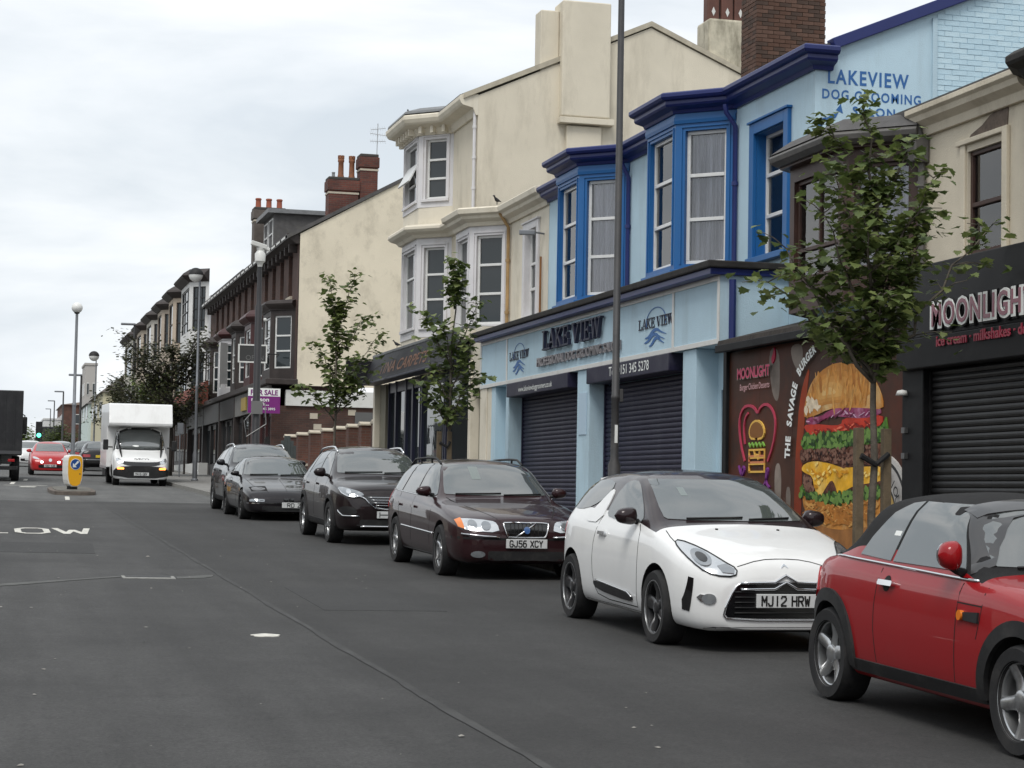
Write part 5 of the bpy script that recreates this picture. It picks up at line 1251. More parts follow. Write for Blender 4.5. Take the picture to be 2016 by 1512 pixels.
    ln('printed_neon_cheese', [(.93, 2.22), (.98, 2.1), (1.03, 2.18), (1.08, 2.07), (1.12, 2.2)], .024, NY)
    ln('printed_script', [(.40, 2.02), (.50, 1.88), (.62, 1.96), (.56, 2.03), (.50, 1.92), (.60, 1.72), (.8, 1.80), (.95, 1.72), (1.1, 1.80), (1.25, 1.72), (1.42, 1.95), (1.36, 2.0), (1.32, 1.8), (1.45, 1.74)], .026, NPU, 2)
    # round badge and small print at the near end
    for rr, m in ((.66, M_('badge_white', (.55, .53, .50))), (.60, M_PLATETXT), (.56, M_('badge_grey', (.46, .44, .42))), (.34, M_PLATETXT), (.31, M_('badge_gold', (.42, .28, .09)))):
        pr('printed_badge', [(4.70, 1.40)] + [(4.70 + rr * math.cos(R(a)), 1.45 + rr * math.sin(R(a))) for a in range(-8, 94, 6)], m, 0)
    mb = MB()
    for i, ch in enumerate('SERIOUS'):
        a = R(86 - i * 13); put_text(mb, ch, lambda x, y: H.p(4.70 + (.40 + y) * math.cos(a) + x * math.sin(a), 1.45 + (.40 + y) * math.sin(a) - x * math.cos(a), .060), .15, bold=.015)
    mb.build('printed_word', M_PLATETXT, t)
    lettering(t, H, '100% BRITISH BEEF', 5.0, 3.20, .10, .85, M_PAPER, d=.049, bold=.01, name='printed_word')
takeaway()
def far_side():
    XU, XS = 10.5, 9.55
    BR = brick_mat('red_brick', (.078, .036, .027), (.052, .027, .022), (.066, .054, .045)); BR2 = brick_mat('orange_brick', (.105, .040, .027), (.072, .031, .023), (.09, .072, .058))
    DK = mat('dark_timber', (.028, .020, .018), rough=.6, var=.2, dirt=(.06, .05, .045), dscale=3, damt=.4); MRN = mat('maroon_paint', (.048, .012, .012), rough=.5, var=.15)
    ST = mat('pale_stone', (.46, .41, .33), rough=.85, var=.15, dirt=(.15, .13, .11), dscale=3, damt=.5)
    # ---- boundary wall with piers, across the side gap
    t = thing('boundary_wall', 'low brick boundary wall with capped piers beside the carpet shop', 'wall', (9.9, 59, gz(59)))
    MB().box(9.78, 10.0, 50.2, 67.0, 1.0, 2.35).build('wall_panel', BR2, t)
    MB().box(9.75, 10.03, 50.2, 67.0, 2.35, 2.43).build('coping', ST, t, bevel=.01)
    for k, y in enumerate((50.6, 52.4, 54.3, 56.4, 58.6, 61.0, 63.5, 66.2)):
        MB().box(9.68, 10.10, y - .21, y + .21, 1.0, 3.36).build('pier', BR2, t)
        MB().prism([(-.25, 0), (.25, 0), (.25, .04), (.0, .11), (-.25, .05)], lambda a, b, d: (9.89 + d, y + a, 3.36 + b), -.24, .24).build('pier_cap', ST, t, bevel=.01)
    t = thing('wooden_gate', 'dark green pointed gate leaning by the brick piers', 'gate', (9.6, 64.6, gz(64.6)))
    for k in range(6):
        x = 9.20 + k * .105; h = 3.45 - abs(k - 2.5) * .16
        MB().box(x, x + .10, 64.55, 64.59, gz(64) + .15, h).build('board', mat('gate_green', (.045, .055, .055), rough=.7, var=.2), t, bevel=.006)
    MB().box(9.20, 9.825, 64.592, 64.63, 2.2, 2.32).build('rail', MATS['gate_green'], t)
    # ---- brick building with rendered gable
    t = thing('brick_building', 'long three-storey dark brick building with a cream rendered gable and dark oriel bays', 'building', (XU, 83, gz(83)))
    Y0, Y1, ze = 69.5, 98.0, 10.72; xr = 14.2; sl = .58; zr = ze + sl * (xr - XU) - .05
    holes = []; ys = [71.0 + k * 2.15 for k in range(12)]; f = face_x(XU, Y0, Y1, -.2, ze); A = lambda y: Y1 - y
    for y in ys: holes.append((A(y + .95), A(y), 8.62, 10.15))
    mb = MB(); wall(mb, f, holes, .2); mb.build('wall', BR, t)
    GB = mat('gable_render', (.675, .61, .485), rough=.92, var=.07, vscale=.7, bump=.6, bscale=40, dirt=(.36, .32, .25), dscale=1.5, damt=.6, streak=.3)
    mb = MB(); mb.prism([(XU + .02, 5.3), (17.9, 5.3), (17.9, ze), (xr, zr), (XU + .02, ze)], lambda a, b, d: (a, d, b), Y0 - .06, Y0); mb.build('gable_wall', GB, t)
    for y in ys:
        window(t, f, A(y + .95), A(y), 8.62, 10.15, frame=DK, net=False, depth=.16, bars=(.5,), fw=.06)
        mb = MB(); fbox(mb, f, A(y + 1.02), A(y - .07), 8.50, 8.615, 0, .09); mb.build('window_sill', ST, t)
    gable_roof(t, Y0 - .12, Y1, XU - .45, xr, 18.2, ze - .2, zr, M_SLATE, th=.14)
    mb = MB(); sweep(mb, [(XU, Y0), (XU, Y1)], [(0, -.25), (.1, -.25), (.38, -.05), (.45, -.05), (.45, .10), (0, .1)], ze - .1); mb.build('eaves', DK, t)
    g = MB().box(XU - .30, XU - .005, 0, .12, ze - .62, ze - .33).mesh('eaves_bracket', DK); y = Y0 + .5
    while y < Y1: mesh_obj('eaves_bracket', g, None, t).location = (0, y, 0); y += 1.08
    g = MB().box(XU - .47, XU - .455, 0, .9, ze - .15, ze - .07).mesh('fascia_flake', M_WTRIM)
    for y in np.arange(Y0 + .4, Y1, 1.3): mesh_obj('fascia_flake', g, None, t).location = (0, float(y), 0)
    # oriel bays
    for k, (ya, yb, m, wf) in enumerate(((70.0, 73.6, DK, M_UPVC), (75.6, 79.0, MRN, M_UPVC), (80.4, 83.4, DK, M_UPVC), (85.0, 88.2, M_WSTONE, M_UPVC), (90.0, 93.5, DK, M_UPVC))):
        xf = 9.72; ct = .75; mb = MB(); wl = []
        for q in bay_faces(XU, xf, ya, yb, ct, 5.55, 8.1):
            h = (.17, q.w - .17, 5.95, 7.85); wall(mb, q, [h], .08); wl.append((q, h))
        mb.build('bay_wall', m, t)
        mb = MB(); slab(mb, bay_path(XU, xf - .05, ya - .05, yb + .05, ct), 8.05, 8.16); mb.build('bay_top', m, t)
        mb = MB(); sweep(mb, bay_path(XU, xf, ya, yb, ct), [(0, -.15), (.05, -.15), (.2, -.02), (.24, .05), (.2, .14), (0, .32 if k else .2)], 8.22); mb.build('bay_cornice', m if k != 3 else MRN, t)
        for q, h in wl: window(t, q, *h, net=False, depth=.06, frame=wf, bars=(.33, .62) if k != 3 else (.2, .4, .6, .8), mull=(.5,) if k == 3 else (), fw=.06)
    # one casement swung open
    q = Face((9.45, 81.6), (9.10, 81.2), 5.9, 7.6); mb = MB(); fbox(mb, q, 0, .53, 5.9, 7.6, 0, .04); mb.build('open_casement', M_UPVC, t); fbox(MB(), q, .06, .47, 5.98, 7.5, .04, .05).build('casement_pane', M_PANED, t)
    # shopfronts
    mb = MB(); mb.box(9.35, XU - .01, 69.0, Y1, 5.30, 5.50); mb.build('shop_roof', DK, t, bevel=.02)
    SF = mat('shop_dark', (.030, .028, .028), rough=.5, var=.3, vscale=2); GD = mat('gold_panel', (.36, .25, .05), rough=.5); GYF = mat('grey_fascia', (.16, .155, .145), rough=.7, var=.2)
    for k, (ya, yb) in enumerate(((69.3, 73.6), (73.6, 79.2), (79.2, 84.5), (84.5, 91), (91, Y1))):
        MB().box(9.50, 9.62, ya + .1, yb - .1, 4.45, 5.28).build('fascia_board', (GYF, GYF, SF, SF, SF)[k], t, bevel=.01)
        zb = gz(ya) + .16
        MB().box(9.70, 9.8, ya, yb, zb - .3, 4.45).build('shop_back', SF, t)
        f2 = face_x(9.70, ya, yb, 0, 5); n = 3
        for j in range(n):
            w = f2.w / n; o = MB(); fbox(o, f2, j * w + .05, j * w + .17, zb, 4.4, 0, .1); fbox(o, f2, j * w + .17, (j + 1) * w + .05 - (.1 if j == n - 1 else 0), zb, zb + .55, 0, .08)
            o = o.build('shop_window', (MRN, DK, SF, SF, DK)[k], t); fbox(MB(), f2, j * w + .2, (j + 1) * w, zb + .6, 4.2, .01, .02).build('pane', M_PANED, o)
        MB().box(9.48, 9.9, yb - .16, yb + .16, zb - .3, 5.25).build('pilaster', (MRN, DK, DK, SF, DK)[k], t, bevel=.01)
    MB().box(9.44, 9.49, 75.2, 76.6, 4.6, 5.1).build('gold_sign', GD, t)
    # side of the corner shop below the gable
    f3 = face_y(Y0 - .25, 9.62, 17.8, 0, 5.3); mb = MB(); mb.box(9.62, 17.8, Y0 - .25, Y0 - .05, -.2, 4.56); mb.build('side_wall', BR, t)
    MB().box(10.10, 17.8, Y0 - .34, Y0 - .062, 4.56, 5.12).build('white_fascia', M_WTRIM, t, bevel=.01)
    MB().box(9.6, 10.6, Y0 - .3, Y0 - .0, 5.12, 5.8).build('corner_block', M_CREAM2, t) if False else None
    for x, z in ((10.98, 4.12), (11.12, 3.74), (12.35, 4.28)): MB().box(x, x + .28, Y0 - .27, Y0 - .24, z, z + .2).build('air_brick', ST, t)
    MB().box(12.6, 13.4, Y0 - .28, Y0 - .25, 3.1, 4.4).build('side_door', mat('door_grey', (.10, .10, .10), rough=.6), t)
    # chimneys with pots and aerial
    def stack(x0, x1, y0, y1, z0, z1, m, nm='chimney'):
        o = MB().box(x0, x1, y0, y1, z0, z1 - .5).build(nm, m, t); MB().box(x0 - .05, x1 + .05, y0 - .05, y1 + .05, z1 - .5, z1 - .12).build('chimney_cap', m, o, bevel=.02)
        MB().box(x0 - .02, x1 + .02, y0 - .02, y1 + .02, z1 - .62, z1 - .55).build('chimney_band', ST, o); MB().box(x0 - .02, x1 + .02, y0 - .02, y1 + .02, z1 - .12, z1).build('chimney_top', mat('flaunching', (.05, .045, .04), rough=.9), o, bevel=.03); return o
    BC = brick_mat('stack_brick', (.13, .038, .026), (.075, .028, .024), (.09, .075, .06))
    stack(11.58, 12.66, 69.9, 70.6, 10.8, 12.92, BC); stack(12.72, 13.36, 69.9, 70.6, 11.4, 13.82, BC)
    pots(t, [(12.06, 70.25, 12.92), (12.46, 70.25, 12.92)], M_POT, .72, .105, crown=True)
    pots(t, [(11.78, 70.2, 12.92)], M_LEAD, .2, .06)
    ar = MB(); ar.tube([(13.36, 70.2, 13.5), (13.38, 70.2, 15.0)], .018, 6)
    for z, a in ((14.35, .1), (14.6, -.3), (14.8, .5)):
        u = Vector((math.cos(a), .3 * math.sin(a), .35 * math.sin(a))).normalized(); c = Vector((13.38, 70.18, z)); ar.tube([c - u * .28, c + u * .3], .012, 5)
        for k in range(-3, 4): p = c + u * (k * .09); ar.tube([p - Vector((0, .1, .09)), p + Vector((0, .1, .09))], .006, 4)
    tag(ar.build('television_aerial', mat('aerial_alu', (.45, .46, .47), rough=.4, metal=.8)), 'thin television aerial on the red brick chimney', 'aerial')
    # attic dormer
    d = MB().box(10.9, 13.0, 79.0, 82.2, 11.0, 12.75).build('dormer', M_SLATE, t); MB().box(10.6, 13.2, 78.8, 82.4, 12.75, 12.92).build('dormer_roof', M_LEAD, d)
    fd = face_x(10.9, 79.0, 82.2, 11.2, 12.75)
    window(t, fd, .3, 1.4, 11.35, 12.6, net=False, depth=-.02, bars=(.5,)); window(t, fd, 1.7, 2.9, 11.35, 12.6, net=False, depth=-.02, bars=(.5,))
    stack(10.6, 11.9, 83.0, 83.8, 11.0, 13.55, mat('stack_grey', (.10, .085, .075), rough=.9, var=.3, bump=.4)); pots(t, [(10.8, 83.4, 13.55), (11.25, 83.4, 13.55), (11.7, 83.4, 13.55)], mat('pot_orange', (.24, .07, .04), rough=.9), .42, .12)
    mb = MB(); mb.prism([(10.2, 10.9), (11.4, 12.0), (12.6, 10.9)], lambda a, b, dd: (a, dd, b), 93.0, 96.0); mb.build('dormer', M_SLATE, t)
    # ---- bay-fronted houses up the street
    cols = [(.64, .64, .63), (.46, .38, .30), (.40, .34, .28), (.50, .47, .42), (.42, .36, .29), (.55, .52, .46)]
    txt = ['three-storey white house with a tall gridded bay window, just past the dark brick building', 'tan bay-fronted house, second after the dark brick building', 'brown bay-fronted house, third after the dark brick building',
           'grey-white bay-fronted house, fourth after the dark brick building', 'dull tan bay-fronted house, fifth after the dark brick building', 'cream bay-fronted house behind the dark street trees']
    Y = 98.1
    for k in range(6):
        w = (9.0, 7.5, 7.5, 8.5, 8.5, 12.0)[k]; t = thing('bay_house', txt[k], 'house', (XU, Y + w / 2, gz(Y)), group='bay-fronted houses up the street'); m = mat('house_front_%s' % 'abcdef'[k], cols[k], rough=.85, var=.1, dirt=(.2, .17, .14), dscale=1.5, damt=.4)
        ztop = 10.72 + .12 * k; ya, yb = Y + 1.2, Y + w - 1.8
        mb = MB(); f = face_x(XU, Y, Y + w, 0, ztop); wall(mb, f); mb.build('wall', m, t); mb = MB(); mb.add([(XU, Y + .01, 0), (18, Y + .01, 0), (18, Y + .01, ztop), (14.2, Y + .01, ztop + 2.1), (XU, Y + .01, ztop)], [(0, 1, 2, 3, 4)]); mb.build('side_wall', BR, t)
        gable_roof(t, Y, Y + w, XU - .3, 14.2, 18.2, ztop - .1, ztop + 2.1, M_SLATE)
        for (z0, z1) in ((5.8, 8.6), (8.9, 11.9)):
            mb = MB(); wl = []
            for q in bay_faces(XU, 9.6, ya, yb, .85, z0, z1 + .3):
                h = (.22, q.w - .22, z0 + .6, z1 - .15); wall(mb, q, [h], .08); wl.append((q, h))
            mb.build('bay_wall', m, t)
            for q, h in wl: window(t, q, *h, net=False, depth=.06, frame=DK if k != 0 else M_PLATETXT, bars=(.25, .5, .75) if k == 0 else (.5,), mull=(.33, .66) if k == 0 else (), fw=.06)
        mb = MB(); sweep(mb, bay_path(XU, 9.6, ya, yb, .85), [(0, -.25), (.08, -.25), (.35, -.05), (.42, .05), (.35, .16), (0, .4)], 12.25); mb.build('bay_cornice', DK, t)
        mb = MB(); slab(mb, bay_path(XU, 9.55, ya, yb, .85), 12.1, 12.2); mb.build('bay_top', DK, t)
        fs = face_x(9.55, Y, Y + w, 0, 5.6); zb = gz(Y) + .1; MB().box(9.55, XU, Y + .05, Y + w - .05, zb - .3, 5.5).build('shopfront', MATS['shop_dark'], t)
        mb = MB(); fbox(mb, fs, .2, w - .2, 4.6, 5.4, .002, .06); mb.build('fascia_board', (DK, GYF, MRN, SF, DK, GYF)[k], t)
        for j in range(3): fbox(MB(), fs, .3 + j * w / 3, (j + 1) * w / 3 - .1, zb + .6, 4.3, .002, .02).build('pane', M_PANED, t)
        if k == 0: MB().box(XU - .02, XU + .03, Y + .02, Y + .9, 7.6, 11.2).build('white_return', M_WSTONE, t)
        Y += w
    # red canopy over the pavement in front of the first of them
    t = thing('shop_canopy', 'red-brown sloping shop canopy beyond the dark brick building', 'canopy', (9.3, 94, gz(94)))
    CN = mat('canopy_red', (.14, .035, .022), rough=.85, var=.25, vscale=3)
    mb = MB(); mb.prism([(9.54, 6.5), (8.5, 5.5), (8.5, 5.35), (9.54, 5.35)], lambda a, b, d: (a, d, b), 89.5, 102); mb.build('canopy_cover', CN, t)
    for y in (90, 95.5, 101.5): MB().tube([(8.6, y, gz(y) + .1), (8.6, y, 5.4)], .05).build('canopy_post', DK, t)
    MB().box(9.2, 9.6, 89.5, 102, gz(90), gz(102) + .38).build('white_plinth', M_WTRIM, t)
    # ---- distant blocks where the street closes in
    def block(name, label, x0, x1, y0, y1, zt, m, zr=None, rm=None, wins=(2, 3), roof='hip'):
        t = thing(name, label, 'building', ((x0 + x1) / 2, (y0 + y1) / 2, gz(y0))); b = gz(y0) - .5
        MB().box(x0, x1, y0, y1, b, zt).build('wall', m, t)
        if zr:
            mb = MB(); xm = (x0 + x1) / 2; i = (x1 - x0) * .25
            mb.add([(x0 - .3, y0 - .3, zt), (x1 + .3, y0 - .3, zt), (x1 + .3, y1 + .3, zt), (x0 - .3, y1 + .3, zt), (xm - .3, y0 + i, zr), (xm + .3, y1 - i, zr)], [(0, 1, 4), (1, 2, 5, 4), (2, 3, 5), (3, 0, 4, 5), (0, 3, 2, 1)]); mb.build('roof', rm or M_SLATE, t)
        else: MB().box(x0 - .1, x1 + .1, y0 - .1, y1 + .1, zt + .001, zt + .25).build('parapet', rm or m, t)
        for fc, n in ((face_x(x0, y0, y1, b, zt) if x1 > 0 else Face((x1, y0), (x1, y1), b, zt), wins[1]), (face_y(y0, x0, x1, b, zt), wins[0])):
            for j in range(n):
                for z in np.arange(b + 4.3, zt - 1.6, 3.0):
                    w = fc.w / n; o = MB(); fbox(o, fc, (j + .3) * w, (j + .7) * w, z, z + 1.5, .002, .06); o = o.build('window', M_WTRIM, t); fbox(MB(), fc, (j + .34) * w, (j + .66) * w, z + .1, z + 1.4, .06, .07).build('pane', M_PANED, o)
        return t
    block('slate_roofed_house', 'tall house with brown hipped roof and yellow gable, behind the trees up the street', 10.3, 20, 188, 210, 10.4, mat('far_yellow', (.50, .46, .32), rough=.9), 14.3, mat('brown_slate', (.11, .095, .085), rough=.8, var=.2))
    block('corner_house', 'tall narrow pale house edge beyond the brown hipped roof', 10.85, 12.2, 238, 246, 15.9, mat('far_grey', (.40, .38, .36), rough=.9))
    block('low_shop', 'pale green-white gabled shop far up the street', 10.3, 18, 216, 234, 10.4, mat('far_green_white', (.50, .58, .55), rough=.9), 13.0)
    block('red_brick_house', 'distant red brick house with a brown roof', 10.6, 20, 300, 325, 13.6, BR2, 14.4, mat('far_brown', (.13, .095, .075), rough=.9), (2, 4))
    block('white_shop', 'distant low white shop block with a flat roof', 7.9, 10.4, 301, 325, 11.3, mat('far_white', (.60, .60, .59), rough=.9), None, None, (0, 0))
    block('dark_shop', 'distant dark shop under a wide black canopy', 7.3, 10.5, 293, 300.5, 9.8, mat('far_black', (.025, .025, .03), rough=.8), None, None, (0, 0))
    block('brick_terrace', 'row of dull brick houses closing the street in the distance', -40, 7, 425, 440, 14.5, BR, 17.5, None, (12, 2))
    # opposite side of the street, outside the picture: only seen as reflections
    for k in range(6):
        y = -66 + k * 13.1
        block('terraced_shop', 'terraced shop behind the camera on the right, number %s, out of the picture' % ('one', 'two', 'three', 'four', 'five', 'six')[k], 10.5, 20, y, y + 12.9, 6.3 + gz(y), (BR, M_CREAM2, BR2)[k % 3], 8.6 + gz(y), None, (0, 4))
    block('brick_building', 'brick building closing the street behind the camera, out of the picture', -45, 45, -110, -96, 8.5, BR, 11, None, (0, 0))
    for k in range(13):
        y = -70 + k * 13.5; m = (BR, M_CREAM2, BR2)[k % 3]
        block('terraced_house', 'terraced house across the street, number %s from the camera, out of the picture' % ('one', 'two', 'three', 'four', 'five', 'six', 'seven', 'eight', 'nine', 'ten', 'eleven', 'twelve', 'thirteen')[k], -21, -13, y, y + 13.2, 5.4 + gz(y), m, 7.0 + gz(y), None, (0, 4))
far_side()
def car_white():
    P = paint('paint_white', (0.77, 0.775, 0.77), rough=.4); RP = paint('paint_aubergine', (0.022, 0.012, 0.014), flake=.3, rough=.3)
    c = Car('parked_car', 'white three-door hatchback with dark plum roof and mirrors, parked behind the red convertible', (6.30, 14.97, gz(14.97)), 0, dict(
        L=3.948, cabin=(1.02, 3.80), axles=(.81, 3.274), rw=.312, tw=.205, rimf=.73, paint=P, roofpaint=RP, crease=.5, arch=1.14,
        zt=[(0, .60), (.03, .69), (.10, .765), (.25, .835), (.5, .90), (.92, .985), (1.06, 1.03), (1.5, 1.24), (1.85, 1.385), (2.15, 1.445), (2.5, 1.458), (3.0, 1.435), (3.45, 1.375), (3.62, 1.33), (3.72, 1.2), (3.82, 1.02), (3.92, .9), (3.948, .8)],
        zs=[(0, .55), (.1, .68), (.3, .75), (.6, .84), (1.0, .92), (1.5, .95), (2.5, .975), (3.3, 1.0), (3.7, .98), (3.948, .72)],
        w=[(0, .54), (.03, .63), (.1, .715), (.25, .79), (.5, .838), (.85, .857), (2.0, .852), (3.2, .857), (3.5, .84), (3.75, .77), (3.88, .68), (3.948, .58)],
        wr=[(0, .42), (.3, .58), (.9, .70), (1.2, .70), (1.85, .615), (2.5, .60), (3.4, .565), (3.8, .52), (3.948, .46)],
        q=[(0, .6), (1.0, .6), (1.3, .74), (1.85, .87), (3.4, .87), (3.8, .7), (3.948, .6)],
        zb=[(0, .20), (.15, .17), (.5, .18), (3.4, .19), (3.8, .26), (3.948, .36)]))
    c.wheels((5, .09, .13, .03), M_ALLOYDARK, M_ALLOY)
    G = M_CGLASS
    ws = smooth_poly([(-.60, 1.03), (.60, 1.03), (.645, 1.06), (.545, 1.36), (.50, 1.372), (-.50, 1.372), (-.545, 1.36), (-.645, 1.06)], 1)
    c.patch('windscreen', ws, 'f', G, off=.006)
    c.patch('side_window', smooth_poly([(1.40, 1.0), (1.55, .99), (2.30, 1.0), (2.42, 1.06), (2.30, 1.30), (2.18, 1.355), (1.98, 1.34), (1.72, 1.22), (1.44, 1.06)], 1), 'l', G, both=True, off=.006)
    c.patch('rear_quarter_window', smooth_poly([(2.62, 1.34), (2.56, 1.25), (2.74, 1.14), (3.05, 1.06), (3.5, 1.05), (3.62, 1.10), (3.42, 1.28), (3.2, 1.335)], 1), 'l', G, both=True, off=.006)
    c.patch('shark_fin_pillar', smooth_poly([(2.50, .95), (2.95, .95), (2.85, 1.05), (2.60, 1.23), (2.50, 1.27), (2.44, 1.2)], 1), 'l', P, both=True, off=.009)
    # front: grille mouth, chevrons, plate, lights
    c.patch('grille', smooth_poly([(-.36, .575), (.36, .575), (.43, .54), (.53, .33), (.49, .285), (-.49, .285), (-.53, .33), (-.43, .54)], 1), 'f', M_GLOSSBLK, off=.006)
    c.bead('grille_surround', smooth_poly([(-.37, .582), (.37, .582), (.44, .545), (.545, .33), (.50, .272), (-.50, .272), (-.545, .33), (-.44, .545)], 1), 'f', M_CHROME, r=.007, off=.008, closed=True)
    for dz in (0, -.052):
        c.bead('chevron_bar', [(-.39, .572 + dz), (-.10, .578 + dz), (0, .632 + dz), (.10, .578 + dz), (.39, .572 + dz)], 'f', M_CHROME, r=.012, off=.014)
    for i in range(5): c.bead('grille_bar', [(-.44, .50 - i * .042), (.44, .50 - i * .042)], 'f', M_TRIM, r=.006, off=.009)
    c.plate('MJ12 HRW', .43)
    hl = [(.43, .62), (.60, .625), (.70, .68), (.745, .78), (.745, .86), (.70, .885), (.60, .83), (.50, .735), (.405, .68)]
    for o in c.patch('headlight', smooth_poly(hl, 1), 'f', M_LAMP, off=.008, thick=.02, step=.04, both=True): pass
    for sx in (-1, 1):
        c.patch('headlight_projector', circle2(sx * .645, .755, .062, n=18), 'f', M_LENS, off=.018, thick=.02, step=.03)
        c.patch('headlight_projector', circle2(sx * .645, .755, .036, n=14), 'f', M_GLOSSBLK, off=.021, thick=.02, step=.03)
        c.patch('indicator_lamp', [(sx * a, b) for a, b in ((.44, .642), (.53, .648), (.56, .70), (.49, .715), (.43, .675))], 'f', M_LENS, off=.016, thick=.02, step=.03)
        c.bead('headlight_rim', [(sx * a, b) for a, b in smooth_poly(hl, 1)], 'f', M_TRIM, r=.006, off=.009, closed=True)
        c.patch('daylight_slot', [(sx * a, b) for a, b in ((.735, .60), (.76, .61), (.79, .42), (.785, .34), (.755, .33), (.748, .45))], 'f', M_GLOSSBLK, off=.006, step=.03)
        c.patch('fog_light', circle2(sx * .64, .44, .05, .042, n=16), 'f', M_LENS, off=.012, thick=.02, step=.03)
        c.patch('fog_light_bezel', [(sx * a, b) for a, b in ((.66, .47), (.70, .475), (.72, .45), (.70, .42), (.67, .41))], 'f', M_CHROME, off=.010, step=.03)
    c.patch('hood_badge', [(-.03, .70), (0, .725), (.03, .70), (.03, .69), (0, .71), (-.03, .69)], 'f', M_CHROME, off=.006, step=.03)
    c.patch('bumper_lip', [(-.60, .175), (.60, .175), (.66, .20), (.60, .215), (-.60, .215), (-.66, .20)], 'f', M_TRIM, off=.006)
    # sides
    c.line('door_gap', smooth_line([(1.30, .28), (1.27, .6), (1.30, .90), (1.42, .98)], 2), 'l', both=True, w=.008)
    c.line('door_gap', smooth_line([(1.30, .27), (2.40, .27), (2.56, .40), (2.60, .70), (2.52, .96), (2.48, 1.02)], 1), 'l', both=True, w=.008)
    c.patch('side_moulding', smooth_poly([(1.38, .335), (1.5, .305), (2.42, .345), (2.52, .40), (2.46, .425), (1.5, .38)], 1), 'l', M_TRIM, both=True, off=.018, thick=.03)
    c.bead('side_moulding_chrome', [(1.40, .352), (1.52, .388), (2.45, .433)], 'l', M_CHROME, r=.006, off=.016, both=True)
    c.patch('door_handle', rrect(2.22, 2.42, .845, .875, .012), 'l', M_CHROME, both=True, off=.028, thick=.03)
    c.patch('door_handle_cup', smooth_poly([(2.20, .83), (2.42, .83), (2.44, .89), (2.2, .89)], 1), 'l', P, both=True, off=.004)
    c.patch('sill_trim', [(1.18, .19), (2.88, .19), (2.88, .235), (1.18, .235)], 'l', M_TRIM, both=True, off=.006)
    c.line('bonnet_gap', smooth_line([(-.40, .70), (-.2, .755), (0, .765), (.2, .755), (.40, .70)], 1), 'f', w=.006)
    c.line('bonnet_gap', smooth_line([(.71, .93), (.74, .70), (.72, .45), (.60, .26)], 1), 't', w=.008, both=True)
    c.mirror(1.52, 1.0, RP, ext=.19, sz=(.105, .08, .135))
    c.wipers(1.0, [((-.46, 1.035), (.05, 1.05)), ((.1, 1.035), (.5, 1.05))])
    c.patch('tail_light', smooth_poly([(3.70, .78), (3.84, .78), (3.84, .98), (3.72, .95)], 1), 'l', M_REDLENS, both=True, off=.01)
    for sx in (-.28, .28): c.patch('washer_jet', circle2(sx, .86, .014, n=8), 't', M_TRIM, off=.008, step=.02)
    c.patch('permit_card', [(-.37, 1.23), (-.31, 1.23), (-.305, 1.30), (-.365, 1.30)], 'f', M_CARD, off=.0075, step=.05)
    c.patch('rear_spoiler', [(-.5, 3.45), (.5, 3.45), (.46, 3.62), (-.46, 3.62)], 't', P, off=.02, thick=.03)
    return c
def arch_trim(c, ya, rw, m, w=.075, f=1.2, a0=-8, a1=188):
    arc = [(ya + rw * f * math.cos(R(a)), rw + .015 + rw * f * math.sin(R(a))) for a in range(a0, a1 + 1, 7)]
    c.patch('wheel_arch_trim', stroke(arc, w), 'l', m, both=True, off=.018, thick=.03, step=.05)
